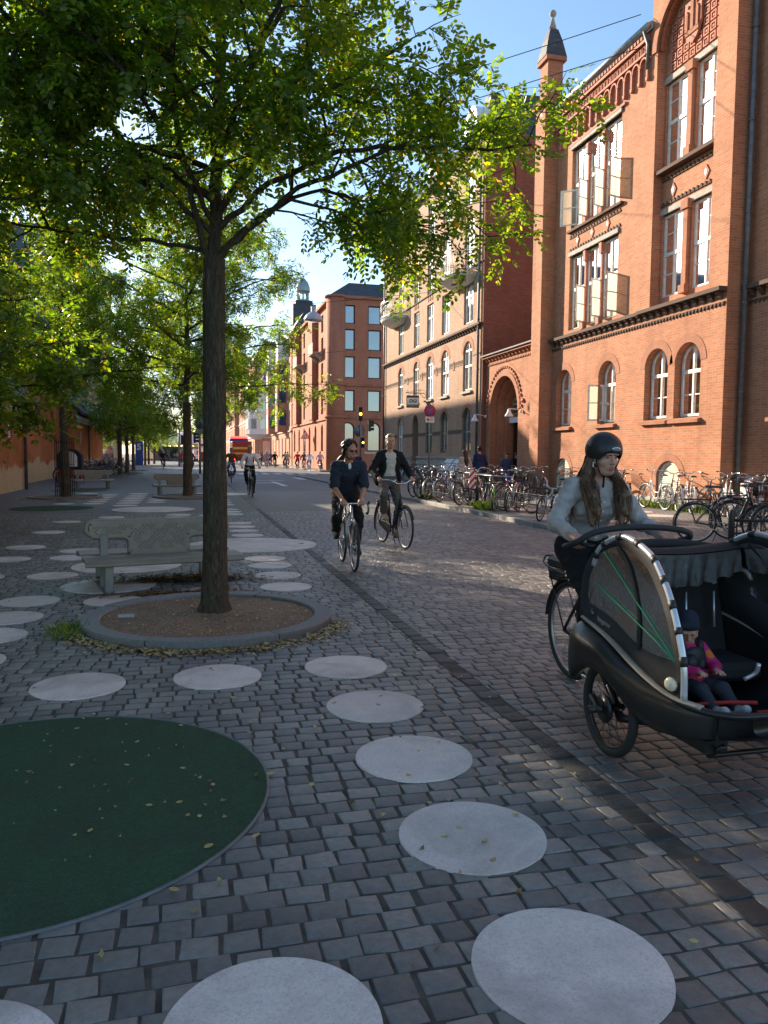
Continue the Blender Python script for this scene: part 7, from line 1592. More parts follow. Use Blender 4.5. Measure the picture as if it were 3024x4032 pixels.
t = NT('long_brown_hair'); cs = t.coords('Object', (1,1,.06)); n = t.noise(cs, 130, 3, .6); sx = t.new('ShaderNodeSeparateXYZ'); t.l(t.coords('Object'), sx.inputs[0]); mr = t.new('ShaderNodeMapRange'); t.l(sx.outputs[2], mr.inputs[0]); mr.inputs[1].default_value = 1.05; mr.inputs[2].default_value = 1.5
c = t.mix(t.ramp(n, [(.35, 0.), (.65, 1.)]), (.04,.019,.010,1), (.14,.07,.032,1)); c = t.mix(mr.outputs[0], t.mix(.4, c, (.17,.08,.032,1)), c); t.col(c); t.p(.42, 0, .4); t.bump(n, .6, .004); M['hair_long'] = t.mat
ha = sdf_obj('hair', L, ['hair_long'], wm, .0065, .0012)
mb = MB(); r3 = random.Random(8)
for q in (-1,1):
    for i in range(330):
        a = r3.uniform(0,6.28); s_ = math.sqrt(r3.random()); o = Vector((math.cos(a)*s_, math.sin(a)*s_, 0)); k_ = [.026,.034,.043,.045,.045,.045]; ln = r3.uniform(.55,1.08); back = r3.random() < .3
        g_ = [P_(q*.072,-.04,.0), P_(q*.092,-.04,-.09), P_(q*.125,-.0,-.17), P_(q*.128,.082,-.25), P_(q*.118,.105,-.34), P_(q*.108,.10,-.44)] if not back else [P_(q*.06,-.06,.0), P_(q*.075,-.08,-.09), P_(q*.11,-.10,-.2), P_(q*.15,-.10,-.28), P_(q*.17,-.09,-.36), P_(q*.165,-.09,-.44)]
        pts = [Vector(g_[j])+o*k_[j]+Vector((r3.gauss(0,.004),r3.gauss(0,.004),0)) for j in range(6)]; pts = [pts[0]]+[pts[0].lerp(pts[0],0)]*0+[pts[j]+(pts[j]-pts[0])*(ln-1) *(j/5) for j in range(1,6)]
        mb.tube(bent(pts,2), [.0028]*8+[.0018,.0012,.0008], 3, caps=False)
link('hair_strands', mb.mesh('hair_strands', M['hair_long']), ha)
# helmet
M['helmet'] = m_plain('matt_black_helmet', (.02,.018,.019), .42, vary=.1)
L = [ell(P_(0,-.010,.042), (.110,.133,.120), 0, .01, ax), ell(P_(0,-.02,-.105), (.2,.25,.1), 0, .012, ax, sub=True), ell(P_(0,.115,-.02), (.085,.06,.055), 0, .02, ax, sub=True), ell(P_(0,-.01,.03), (.098,.118,.105), 0, .004, ax, sub=True)]
for q in (-1,1): L += [cone(P_(q*.04,.16,.10), P_(q*.04,.08,.10), .010,.010,0,.004)[:0] or ell(P_(q*.045,.10,.125), (.016,.03,.008), 0, .004, ax, sub=True), ell(P_(q*.0,.0,.2), (.012,.05,.02), 0, .004, ax, sub=True)]
he = sdf_obj('helmet', L, ['helmet'], wm, .0055)
mb = MB(); Mx = Matrix([list(ax[0]),list(ax[1]),list(ax[2])]).transposed(); mb.ell(P_(-.0,.1245,.062), (.032,.006,.013), 20, 8, Mx.to_3x3()); link('badge', mb.mesh('badge', M['silver_tape']), he)
mb = MB(); mb.ell(P_(-.0,.1292,.062), (.025,.003,.008), 16, 6, Mx.to_3x3()); link('badge_centre', mb.mesh('badge_centre', M['grey_print']), he)
mb = MB()
for q in (-1,1): mb.tube(bent([P_(q*.092,.045,-.005), P_(q*.075,.04,-.06), P_(q*.03,.035,-.122), P_(0,.03,-.128)],5), .0065, 6, flat=.5); mb.tube([P_(q*.088,-.04,-.005), P_(q*.075,.03,-.065)], .005, 6)
mb.tube([P_(.012,.035,-.128), P_(.022,.05,-.20)], .008, 6); link('chin_strap', mb.mesh('chin_strap', M['black_cloth']), he)
sdf_obj('earring', [ell(P_(q*.082,.005,-.04-.012*k), (.006,.006,.007), 0, .003) for q in (-1,1) for k in range(3)], ['white_paint'], wm, .003)
# ------------------------------------------------------------------ child in the pod
ch = thing('person', 'small child in pink jacket with orange flowers sitting inside the pod', 'person', (2.55,3.50,.0), PI); ch.scale = (.76,)*3
t = NT('pink_flowered_cloth'); v = t.new('ShaderNodeTexVoronoi'); t.l(t.coords(), v.inputs[0]); t.set(v, Scale=11); t.col(t.ramp(v.outputs[0], [(.30, (.65,.16,.02)), (.36, (.50,.015,.13))], 'CONSTANT')); t.p(.8); M['pink_flower'] = t.mat
J = dict(pelvis=np.array([0,.02,.50]), neck=np.array([0,-.02,.76]), head=np.array([0,0,.87]), face=np.array([.55,1,-.85]))
for s_, q in (('L',-1),('R',1)):
    J['sh'+s_] = np.array([q*.105,-.0,.725]); J['hip'+s_] = np.array([q*.06,.04,.49]); J['knee'+s_] = np.array([q*.08,.27,.51]); J['ank'+s_] = np.array([q*.08,.42,.42]); J['toe'+s_] = J['ank'+s_]+np.array([0,.09,.03]); J['wr'+s_] = np.array([q*.07,.22,.62]); J['el'+s_] = np.array([q*.15,.1,.61])
L, P_, ax = head_prims(J['head'], J['face'], (0,0,1), s=.86)
body = L+[cone(J['neck'], P_(0,-.02,-.07), .036, .036, 0, .02), ell((0,.0,.63), (.085,.07,.14), 0, .04), ell((0,.02,.50), (.10,.09,.07), 0, .03)]
for s_ in 'LR':
    body += [cone(J['sh'+s_], J['el'+s_], .034,.028,0,.02), cone(J['el'+s_], J['wr'+s_], .028,.022,0,.02), cone(J['hip'+s_], J['knee'+s_], .055,.042,0,.02), cone(J['knee'+s_], J['ank'+s_], .04,.03,0,.02), cone(J['ank'+s_], J['toe'+s_], .03,.022,0,.02)]
    W = J['wr'+s_]; body += [ell(W+np.array([0,.03,0]), (.024,.03,.016), 0, .01)]+[cone(W+np.array([(i-1.5)*.012,.05,0]), W+np.array([(i-1.5)*.014,.08-.006*abs(i-1.5),-.012]), .006,.005,0,.004) for i in range(4)]+[cone(W+np.array([-.02 if s_ == 'R' else .02,.02,0]), W+np.array([-.035 if s_ == 'R' else .035,.045,-.005]), .007,.006,0,.005)]
sdf_obj('body', body, ['skin','lip','hair_brown'], ch, .006); eyes(ch, P_, ax, 'hair_brown', .86)
sdf_obj('jacket', [ell((0,.0,.63), (.10,.088,.15), 0, .04), ell((0,.05,.55), (.12,.10,.08), 0, .04)]+[cone(J['sh'+s_], J['el'+s_], .047,.042,0,.02) for s_ in 'LR']+[cone(J['el'+s_], J['el'+s_]*.1+J['wr'+s_]*.9, .042,.034,0,.02) for s_ in 'LR'], ['pink_flower'], ch, .007, .002)
sdf_obj('harness_pad', [ell((0,.085,.68), (.085,.03,.075), 0, .02), cone((-.07,.04,.76),(-.05,.10,.62),.024,.024,0,.01), cone((.07,.04,.76),(.05,.10,.62),.024,.024,0,.01), ell((.06,.13,.66), (.05,.04,.05), 0, .02)], ['black_matt'], ch, .007)
sdf_obj('trousers', [cone(J['hip'+s_], J['knee'+s_], .064,.05,0,.02) for s_ in 'LR']+[cone(J['knee'+s_], J['ank'+s_], .05,.038,0,.02) for s_ in 'LR']+[ell((0,.03,.49), (.11,.10,.065), 0, .03)], ['van_grey'], ch, .008, .002)
sdf_obj('shoes', [cone(J['ank'+s_]-np.array([0,.02,.02]), J['toe'+s_], .036,.028,0,.02) for s_ in 'LR'], ['white_shoe'], ch, .007)
sdf_obj('hood', [ell(P_(0,-.022,.045), (.086*.86,.100*.86,.094*.86), 0, .01, ax), ell(P_(0,-.05,-.02), (.072,.06,.075), 0, .02, ax), cone(P_(-.055,.06,.075), P_(.055,.06,.075), .022, .022, 0, .02)], ['navy_shirt'], ch, .006, .001)
# ------------------------------------------------------------------ benches
def perforated(mb, x0, x1, z0, z1, y, seed, keep=.62, cell=.0215, r=.0088, fn=None):
    nx = round((x1-x0)/cell); nz = round((z1-z0)/cell); cx, cz = (x1-x0)/nx, (z1-z0)/nz; rr = random.Random(seed)
    for i in range(nx):
        for j in range(nz):
            a, b = x0+(i+.5)*cx, z0+(j+.5)*cz; s_ = math.sin(i*.55+j*.5+seed)+math.sin(i*.5-j*.6+1.3*seed)+rr.uniform(-.5,.5)
            P_ = fn or (lambda x, z: (x, y, z))
            hole = (i+j) % 2 == 0 and s_ > -keep and 0 < i < nx-1
            q = [(-1,-1),(0,-1),(1,-1),(1,0),(1,1),(0,1),(-1,1),(-1,0)]
            if not hole: mb.add([P_(a+cx/2*u, b+cz/2*v) for u, v in ((-1,-1),(1,-1),(1,1),(-1,1))], [(0,1,2,3)], False); continue
            o = [P_(a+cx/2*u, b+cz/2*v) for u, v in q]; n_ = [P_(a+r*u/math.hypot(u,v), b+r*v/math.hypot(u,v)) for u, v in q]
            mb.add(o+n_, [(k,(k+1)%8,8+(k+1)%8,8+k) for k in range(8)], False)
def make_bench(label, loc, rz, fine=True):
    b = thing('park_bench', label, 'bench', loc, rz, 'double sided perforated metal benches'); mb = MB(); L_ = .80; zt, zb = .755, .585; hw = .33
    for yy in (-.03, .03):
        if fine:
            perforated(mb, -L_+.05, L_-.05, zb+.03, zt-.03, yy, 2 if yy < 0 else 2); perforated(mb, -hw+.02, hw-.02, .43, zb+.03, yy, 4)
        else: mb.box(-L_+.05,yy-.004,zb+.03,L_-.05,yy+.004,zt-.03); mb.box(-hw+.02,yy-.004,.43,hw-.02,yy+.004,zb+.029)
    # solid rim: T shaped border with rounded corners, rolled top
    def strip(x0,z0,x1,z1):
        for yy in (-.032,.028): mb.box(x0,yy,z0,x1,yy+.004,z1)
    strip(-L_+.05,zt-.031,L_-.05,zt-.002); strip(-L_+.05,zb+.001,-hw-.03,zb+.031); strip(hw+.03,zb+.001,L_-.05,zb+.031); strip(-hw,.40,-hw+.021,zb+.03); strip(hw-.021,.40,hw,zb+.03); strip(-hw,.37,hw,.431)
    strip(-hw-.03,zb+.01,-hw+.02,zb+.031); strip(hw-.02,zb+.01,hw+.03,zb+.031)
    T = bent([(-L_+.06,0,zb+.02),(-L_,0,zb+.06),(-L_,0,zt-.05),(-L_+.05,0,zt),(-L_*.5,0,zt),(0,0,zt),(L_*.5,0,zt),(L_-.05,0,zt),(L_,0,zt-.05),(L_,0,zb+.06),(L_-.06,0,zb+.02)],5); mb.tube(T, .034, 8)
    for q in (-1,1): mb.tube(bent([(q*(L_-.06),0,zb),(q*(hw+.12),0,zb),(q*(hw+.03),0,zb-.02),(q*hw,0,zb-.08),(q*hw,0,.39)],5), .033, 8)
    for q in (-1,1):
        for yy in (-.034,.034):
            mb.prism([(q*(L_-.03),zb+.02),(q*(L_-.02),zt-.03),(q*(L_-.055),zt-.03),(q*(L_-.055),zb+.02)], lambda u,v,w_: (u,w_,v), yy-.002, yy+.002)
    link('backrest', mb.mesh('backrest', M['bench']), b)
    for q in (-1,1):
        mb = MB(); y0, y1 = .12, .60; prof = [(y0,.355),(y0,.38),(y0+.05,.387),(y1-.10,.387),(y1-.03,.377),(y1,.35),(y1,.325),(y1-.03,.312),(y1-.07,.32),(y1-.06,.348)]
        vs = []; n = 9
        for i in range(n):
            x = -.87+1.74*i/(n-1); k = .96 if i in (0,n-1) else 1
            vs += [(x, q*(y0+(a-y0)*k), z) for a, z in prof]
        m = len(prof); mb.add(vs, [(i*m+j,i*m+(j+1)%m,(i+1)*m+(j+1)%m,(i+1)*m+j) for i in range(n-1) for j in range(m)]+[tuple(range(m)), tuple((n-1)*m+j for j in range(m))], False); link('seat', mb.mesh('seat', M['bench']), b)
    for x in (-.62,.62):
        for y, h, d in ((-.44,.345,.05),(0,.62,.045),(.44,.345,.05)): mb = MB(); mb.bbox(x-.045,y-d,.0,x+.045,y+d,h,.008); link('leg', mb.mesh('leg', M['steel_post']), b)
        mb = MB(); mb.box(x-.035,-.5,.318,x+.035,.5,.343); mb.box(x-.06,-.5,.004,x+.06,.5,.016); link('cross_bar', mb.mesh('cross_bar', M['steel_post']), b)
    return b
make_bench('near perforated grey metal bench just behind the nearest tree', (-.32,9.5,0), R(12))
make_bench('far perforated grey bench half hidden behind the second tree trunk', (-.35,30.2,0), R(6), False)
make_bench('perforated grey bench on the left behind the tree with the iron guard', (-3.95,35.9,0), R(10), False)
# ------------------------------------------------------------------ kerb furniture on the right
def bollard(x, y, label, tagc=False):
    b = thing('bollard', label, 'bollard', (x,y,.1), 0, 'dark bollards along the right kerb'); mb = MB(); mb.lathe([(.05,0),(.05,.56),(.046,.60),(.03,.625),(.001,.635)], (0,0,0), 16); link('post', mb.mesh('post', M['iron']), b)
    if tagc: mb = MB(); mb.box(-.056,-.056,.42,.056,.0,.48); link('tag', mb.mesh('tag', M['paint_yellow']), b)
bollard(7.72,19.95,'dark bollard in the weeds left of the lime green children bicycle'); bollard(8.3,19.3,'dark bollard right of the small children bicycles'); bollard(7.7,15.05,'dark bollard nearest on the kerb, left of the woman'); bollard(7.72,25.1,'dark bollard with yellow tag at the far end of the rail',True); bollard(8.45,10.6,'thick dark bollard of the hooped stand behind the cargo bicycle')
for i, (y0, y1, x) in enumerate(((20.1,25.0,7.75),(15.2,19.7,8.2))):
    r1 = thing('bicycle_rail', 'low dark rail between bollards %s' % ('beside the far kerb bicycles','below the middle kerb bicycles')[i], 'bicycle rail', (x,(y0+y1)/2,.1)); 
    for z in (.28,.52): mb = MB(); mb.tube([(x,y0,.1+z),(x+.05,y1,.1+z)], .018, 6); mb.build('bar', M['iron'], r1)
    mb = MB()
    for k in range(6): yy = y0+(k+.5)*(y1-y0)/6; mb.ring((x+.02,yy,.42), (1,0,0), .17, .009, 20, 5)
    mb.build('hoops', M['iron'], r1)
for i, (y0, z) in enumerate(((24.6,1.02),(22.9,.98))):
    mb = MB(); mb.tube([(8.6,y0,z),(9.1,y0-2.2,z-.03)], .022, 6); mb.cyl((8.6,y0,.1),(8.6,y0,z),.02); mb.cyl((9.1,y0-2.2,.1),(9.1,y0-2.2,z),.02); tag(mb.build('silver_rail', M['alu']), 'thin silver rail standing behind the %s kerb bicycles' % ('farthest','middle')[i], 'rail')
hs = thing('hooped_stand', 'low bicycle stand with iron hoops at the right edge', 'bicycle stand', (9.6,10.5,.1))
mb = MB(); mb.tube([(8.45,10.6,.56),(10.9,9.6,.56)], .024, 8); mb.tube([(8.45,10.6,.2),(10.9,9.6,.2)], .02, 6); mb.build('bar', M['iron'], hs); mb = MB()
for k in range(7): f = (k+.6)/7.2; c = Vector((8.45+2.45*f,10.6-f,.42)); mb.tube(bent([c+Vector((-.12,.05,-.2)), c+Vector((-.12,.05,.12)), c+Vector((0,0,.24)), c+Vector((.12,-.05,.12)), c+Vector((.12,-.05,-.2))],5), .013, 6)
mb.build('hoops', M['iron'], hs)
mk = thing('marker_board', 'red and white striped marker board standing among the kerb bicycles', 'marker board', (8.2,21.45,.1)); mb = MB()
t = NT('red_white_diagonal_stripes'); sx = t.new('ShaderNodeSeparateXYZ'); t.l(t.coords(), sx.inputs[0]); ad = t.new('ShaderNodeMath', operation='ADD'); t.l(sx.outputs[0], ad.inputs[0]); m2 = t.new('ShaderNodeMath', operation='MULTIPLY'); m2.inputs[1].default_value = .9; t.l(sx.outputs[2], m2.inputs[0]); m3 = t.new('ShaderNodeMath', operation='SUBTRACT'); t.l(m2.outputs[0], m3.inputs[0]); t.l(sx.outputs[0], m3.inputs[1]); fr = t.new('ShaderNodeMath', operation='PINGPONG'); fr.inputs[1].default_value = .09; t.l(m3.outputs[0], fr.inputs[0]); t.col(t.ramp(fr.outputs[0], [(.045, (.62,.03,.02)), (.0451, (.75,.75,.73))], 'CONSTANT')); t.p(.4); M['stripes'] = t.mat
mb.box(8.05,21.43,.60,8.23,21.455,1.14); mb.build('panel', M['stripes'], mk); mb = MB(); mb.cyl((8.13,21.47,.1),(8.13,21.47,1.1),.022); mb.bbox(7.98,21.3,.1,8.28,21.62,.17,.02); mb.build('foot', M['black_matt'], mk)
for e in (m for m in (M['stripes'],)): pass
# signs
def disc_sign(mb, c, r, d=.01): mb.cyl((c[0],c[1]-d,c[2]), c, r, n=32)
M['sign_red'] = m_plain('sign_red', (.62,.03,.02), .35, vary=.05); M['sign_blue'] = m_plain('sign_blue', (.03,.06,.28), .35, vary=.05); M['sign_white'] = m_plain('sign_white', (.72,.71,.68), .4, vary=.05); M['ink'] = m_plain('black_print', (.015,.015,.016), .5); M['sign_back'] = m_plain('grey_sign_back', (.20,.21,.22), .5, .3)
NX, NY, NZ = 9.9, 31.2, 3.42
ns = thing('no_stopping_sign', 'round red and blue no stopping sign above small white plate on a thin pole', 'traffic sign', (NX,NY,.1))
mb = MB(); mb.cyl((NX,NY,.1),(NX,NY,NZ+.2),.025); mb.build('pole', M['steel_post'], ns)
mb = MB(); disc_sign(mb, (NX,NY-.04,NZ), .255); sg = mb.build('sign_disc', M['sign_red'], ns)
mb = MB()
for k in range(4):
    a0 = k*PI/2; pl = [(NX+.04*math.cos(a0), NZ+.04*math.sin(a0))]+[(NX+.195*math.cos(a0+R(37)*f), NZ+.195*math.sin(a0+R(37)*f)) for f in np.linspace(-1,1,9)]
    mb.prism(pl, lambda u,v,w_: (u,NY-.051-w_,v), 0, .004)
link('sign_face', mb.mesh('sign_face', M['sign_blue'], tuple(wloc(ns))), sg)
mb = MB(); mb.box(NX-.19,NY-.05,NZ-.49,NX+.20,NY-.035,NZ-.24); pl_ = mb.build('plate', M['sign_white'], ns)
mb = MB(); disc_sign(mb, (NX-.07,NY-.051,NZ-.365), .055, .004); link('plate_disc', mb.mesh('plate_disc', M['sign_red'], tuple(wloc(ns))), pl_); mb = MB(); disc_sign(mb, (NX-.07,NY-.0555,NZ-.365), .036, .003); link('plate_disc_centre', mb.mesh('plate_disc_centre', M['sign_blue'], tuple(wloc(ns))), pl_)
mb = MB()
for k in range(4): mb.box(NX+.01,NY-.053,NZ-.30-k*.04,NX+.17-(k % 2)*.04,NY-.0505,NZ-.283-k*.04)
mb.prism([(NX-.162,NZ-.42),(NX-.155,NZ-.42),(NX-.155,NZ-.31),(NX-.145,NZ-.31),(NX-.158,NZ-.28),(NX-.172,NZ-.31),(NX-.162,NZ-.31)], lambda u,v,w_: (u,NY-.053+w_,v), 0, .003); link('plate_print', mb.mesh('plate_print', M['grey_print'], tuple(wloc(ns))), pl_)
# hanging sign of the hall
ds = thing('hanging_sign', 'square black and white hanging sign reading DGI on a scrolled bracket', 'sign', (12.65,43,4.6)); mb = MB(); mb.bbox(12.25,42.97,4.28,13.0,43.03,4.98,.008); bd = mb.build('board', M['black'], ds)
mb = MB(); mb.box(12.28,42.962,4.46,12.97,42.969,4.85); link('panel', mb.mesh('panel', M['sign_white'], tuple(wloc(ds))), bd); mb = MB()
o = text('DGI', .255, 'ink', bd, (12.625-12.65,42.960-43,4.655-4.6), (PI/2,0,0), bold=.011, shear=.22); text('STORKØBENHAVN', .082, 'sign_white', bd, (12.625-12.65,42.966-43,4.375-4.6), (PI/2,0,0), bold=.001)
mb = MB(); mb.tube([(13.3,43.0,5.12),(12.2,43.0,5.12)], .022, 6); mb.tube([(13.3,43.0,4.85),(13.05,43.0,5.1)], .015, 6); mb.tube([(13.3,43.0,5.3),(13.0,43.0,5.3),(12.25,43.0,5.15)], .01, 6)
for cx_, s_ in ((13.05,1),(12.3,.6)): mb.tube([(cx_+.1*s_*(1-k/14)*math.cos(k*.7),43.0,5.24+.1*s_*(1-k/14)*math.sin(k*.7)) for k in range(14)], .008, 5)
for x in (12.4,12.85): mb.cyl((x,43,4.97),(x,43,5.12),.008)
mb.build('bracket', M['iron'], ds)
# warning triangle up the street
tr_ = thing('warning_sign', 'triangular red bordered warning sign with two arrows on a pole up the street', 'traffic sign', (12.55,84,.1)); mb = MB(); mb.cyl((12.55,84,.1),(12.55,84,4.2),.05); mb.build('pole', M['steel_post'], tr_)
mb = MB(); mb.prism([(12.0,3.25),(13.1,3.25),(12.55,4.2)], lambda u,v,w_: (u,83.93-w_,v), 0, .02); tp = mb.build('sign_panel', M['sign_red'], tr_); mb = MB(); mb.prism([(12.16,3.35),(12.94,3.35),(12.55,4.02)], lambda u,v,w_: (u,83.905-w_,v), 0, .008); link('sign_face', mb.mesh('sign_face', M['sign_white'], tuple(wloc(tr_))), tp)
mb = MB()
for x, d in ((12.44,-1),(12.66,1)): mb.box(x-.02,83.88,3.42,x+.02,83.895,3.66); z = 3.42 if d < 0 else 3.66; mb.prism([(x-.06,z),(x+.06,z),(x,z+d*.10)], lambda u,v,w_: (u,83.88+w_,v), 0, .012)
link('arrows', mb.mesh('arrows', M['ink'], tuple(wloc(tr_))), tp)
# traffic lights
t = NT('lit_amber_lens'); t.col((1,.4,.02)); t.b.inputs['Emission Color'].default_value = (1,.36,.015,1); t.b.inputs['Emission Strength'].default_value = 7; M['amber'] = t.mat
M['lens_off'] = m_plain('unlit_lens', (.03,.012,.01), .3)
def light_head(parent, c, lit=None, s=1.0, face=-1, name='signal_head'):
    x, y, z = c; mb = MB(); mb.bbox(x-.15*s,y-.1*s,z-.5*s,x+.15*s,y+.1*s,z+.5*s,.02); 
    for k in range(3):
        zc = z+(.32-.32*k)*s; n = 12
        mb.tube([(x+.115*s*math.cos(PI*i/n), y+face*.19*s, zc+.115*s*math.sin(PI*i/n)) for i in range(n+1)], .012*s, 4); mb.add([(x+.115*s*math.cos(PI*i/n), y+face*(.1+.1*j)*s, zc+.115*s*math.sin(PI*i/n)) for j in (0,1) for i in range(n+1)], [(i,i+1,n+2+i,n+1+i) for i in range(n)], True)
    h = mb.build(name, M['black_matt'], parent)
    for k in range(3): mb = MB(); zc = z+(.32-.32*k)*s; mb.cyl((x,y+face*.1*s,zc),(x,y+face*.112*s,zc),.1*s,n=20); link('lens', mb.mesh('lens', M['amber' if lit == k else 'lens_off'], tuple(wloc(parent))), h)
    return h
tl = thing('traffic_light', 'traffic light with two lit amber lamps and round sign back, at the junction', 'traffic light', (12.3,55,.1)); mb = MB(); mb.cyl((12.3,55.2,.1),(12.3,55.2,5.0),.07); mb.build('pole', M['steel_post'], tl)
light_head(tl, (12.22,55,4.5), 1, 1.0); light_head(tl, (12.42,55,2.45), 1, .75); mb = MB(); mb.cyl((12.22,55.3,3.3),(12.22,55.32,3.3),.42,n=28); mb.build('sign_back', M['sign_back'], tl)
mb = MB(); mb.obox((12.95,55.2,3.7),(.18,.3,.85)); 
for k in range(3): mb.tube([(13.04,55.2,3.97-k*.27),(13.28,55.2,3.99-k*.27)], [.1,.11], 10, caps=False)
mb.build('side_signal', M['black_matt'], tl); mb = MB(); mb.box(12.6,55.15,1.65,13.5,55.19,1.78); mb.build('street_sign', M['sign_white'], tl); mb = MB(); mb.cyl((12.3,55.2,3.7),(12.9,55.2,3.7),.025); mb.build('bracket', M['steel_post'], tl)
t2 = thing('traffic_light', 'dark traffic light left of the second trunk, seen from behind', 'traffic light', (-.78,95,0)); mb = MB(); mb.cyl((-.78,95,0),(-.78,95,4.6),.11); mb.build('pole', M['steel_post'], t2); light_head(t2, (-.42,95,3.15), None, 1.1, 1)
t3 = thing('traffic_light', 'dark traffic light with hooded lamps right of the second trunk', 'traffic light', (.55,68,0)); mb = MB(); mb.cyl((.45,68,0),(.45,68,3.4),.06); mb.build('pole', M['steel_post'], t3); mb = MB(); mb.box(.62,67.9,2.45,.82,68.1,3.35)
for k in range(3): mb.tube([(.82,68,3.2-k*.3),(1.06,68,3.24-k*.3)], [.11,.12], 10, caps=False)
mb.build('signal_head', M['black_matt'], t3)
rs = thing('round_sign', 'back of round grey sign on a pole, partly behind the nearest trunk', 'traffic sign', (1.1,62,0)); mb = MB(); mb.cyl((1.05,62,0),(1.05,62,4.6),.085); mb.cyl((1.45,62,0),(1.45,62,3.9),.045); mb.build('pole', M['steel_post'], rs); mb = MB(); mb.cyl((1.35,61.9,3.95),(1.35,61.95,3.95),.66,n=32); mb.box(1.0,61.86,3.05,1.6,61.9,3.45); mb.build('sign_back', M['sign_back'], rs)
# hatch, box, wire lamps
hh = thing('cellar_hatch', 'pair of slanted grey cellar doors against the pink brick hall', 'hatch', (13,36.6,.1)); mb = MB(); mb.prism([(12.2,.1),(13.2,.1),(13.2,1.35),(13.05,1.35)], lambda a,b,q: (a,q,b), 35.35, 38.0); mb.build('cheek', M['stone'], hh)
M['hatch'] = m_plain('grey_blue_hatch_paint', (.26,.31,.34), .5)
for y in (35.4,36.75):
    mb = MB(); c = Vector((12.60,y+.6,.78)); mb.obox(c, (1.45,1.2,.04), (.85,0,1.25), (-1.25,0,.85)); 
    for k in (-1,1): mb.obox(c+Vector((-.03,0,.02))+Vector((.85,0,1.25)).normalized()*k*.5, (.07,1.1,.03), (.85,0,1.25), (-1.25,0,.85))
    mb.build('hatch_door', M['hatch'], hh)
gb = thing('meter_box', 'pale grey metal box standing by the downpipe at the school wall', 'box', (13.6,16.3,.1)); mb = MB(); mb.bbox(13.35,16.1,.35,13.75,16.5,1.0,.02); mb.build('cabinet', M['white_render'], gb); mb = MB(); mb.tube(bent([(13.7,16.05,.95),(13.7,15.9,1.1),(13.8,15.8,1.1),(13.8,15.75,.6)],5), .07, 8); mb.build('pipe_bend', M['pipe'], gb)
def hang_lamp(x, y, z, label, r=.42, mat='lamp_shade'):
    l_ = thing('street_lamp', label, 'street lamp', (x,y,z), 0, 'lamps hanging from wires over the street'); mb = MB(); mb.lathe([(r,0),(r*.98,.1),(r*.8,.28),(r*.45,.42),(.12,.48),(.12,.75),(.001,.76)], (x,y,z), 24); mb.lathe([(r,0),(r*.9,.03),(.001,.04)], (x,y,z-.001), 24); mb.build('lamp_shade', M[mat], l_); mb = MB(); mb.tube([(-9,y,z+1.5),(x,y,z+.9),(13.25,y,z+1.9)], .012, 4); mb.tube([(x,y,z+.74),(x,y,z+.9)], .02, 5); mb.build('wire', M['iron'], l_)
M['lamp_shade'] = m_plain('pale_lilac_enamel', (.42,.42,.48), .35)
hang_lamp(6.1,61,8.0,'domed lamp hanging over the street farther away by the banded houses', .62); hang_lamp(6.5,40.7,8.5,'domed lamp hanging over the street in front of the deep red house', .5)
hang_lamp(-.42,8.9,4.35,'black lamp hanging amid the leaves of the nearest tree',.13,'black_matt') if False else None
mb = MB(); mb.lathe([(.001,.0),(.07,.02),(.085,.1),(.06,.24),(.03,.3),(.001,.31)], (-.40,8.6,4.25), 10); tag(mb.build('nesting_bag', M['black_matt']), 'black bag shaped object hanging in the branches of the nearest tree', 'bag')
def wire(a, b, sag, label, r=.012):
    a, b = Vector(a), Vector(b); mb = MB(); mb.tube([a.lerp(b, k/16)-Vector((0,0,sag*4*(k/16)*(1-k/16))) for k in range(17)], r, 4)
    tag(mb.build('overhead_wire', M['iron']), label, 'wire', 'wires across the street')
W1 = CAM
wire((13.2,21.4,14.65),(-9,36,11.2),.25,'upper overhead wire running from the tall school bay into the leaves',.014); wire((13.2,21.4,13.7),(-9,37,10.6),.25,'lower overhead wire running from the school gutter into the leaves',.014); wire((13.2,33.9,13.0),(-8,22,13.5),.2,'overhead wire slanting from the hall gable up to the left',.012)
wire((13.2,27.2,15.0),(-6,60,14),.3,'thin overhead wire crossing the sky past the brick pinnacle',.006); wire((13.2,25,14.2),(-7,48,22),.3,'thin overhead wire rising steeply beside the brick pinnacle',.006)
# ------------------------------------------------------------------ vehicles and far things on the street
M['truck_red'] = m_plain('red_container_paint', (.30,.035,.02), .5); M['truck_blue'] = m_plain('blue_cab_paint', (.03,.07,.28), .4); M['van_dark'] = m_plain('dark_van_paint', (.03,.035,.04), .35); M['van_white'] = m_plain('white_van_paint', (.7,.7,.7), .4)
t = NT('lit_tail_lamp'); t.col((.6,.02,.02)); t.b.inputs['Emission Color'].default_value = (1,.05,.03,1); t.b.inputs['Emission Strength'].default_value = 2.5; M['tail'] = t.mat
def vwheels(p, xs, ys, r):
    for x in xs:
        for y in ys: mb = MB(); mb.cyl((x-.12,y,r),(x+.12,y,r),r,n=20); w_ = mb.build('wheel', M['tyre'], p); mb = MB(); mb.cyl((x-.13,y,r),(x+.13,y,r),r*.55,n=14); link('rim', mb.mesh('rim', M['alu'], tuple(wloc(p))), w_)
tk = thing('truck', 'red container truck with blue cab and orange light bar, seen from behind', 'truck', (7.5,109,0)); x0, x1, y0, y1 = 6.2, 8.85, 109, 115
mb = MB(); mb.bbox(x0,y0,.9,x1,y1,3.3,.05)
for k in range(9): mb.box(x0-.03,y0+.3+k*.65,1.0,x0-.001,y0+.5+k*.65,3.2)
for k in range(5): mb.box(x0+.1+k*.55,y0-.03,1.05,x0+.28+k*.55,y0-.001,3.2)
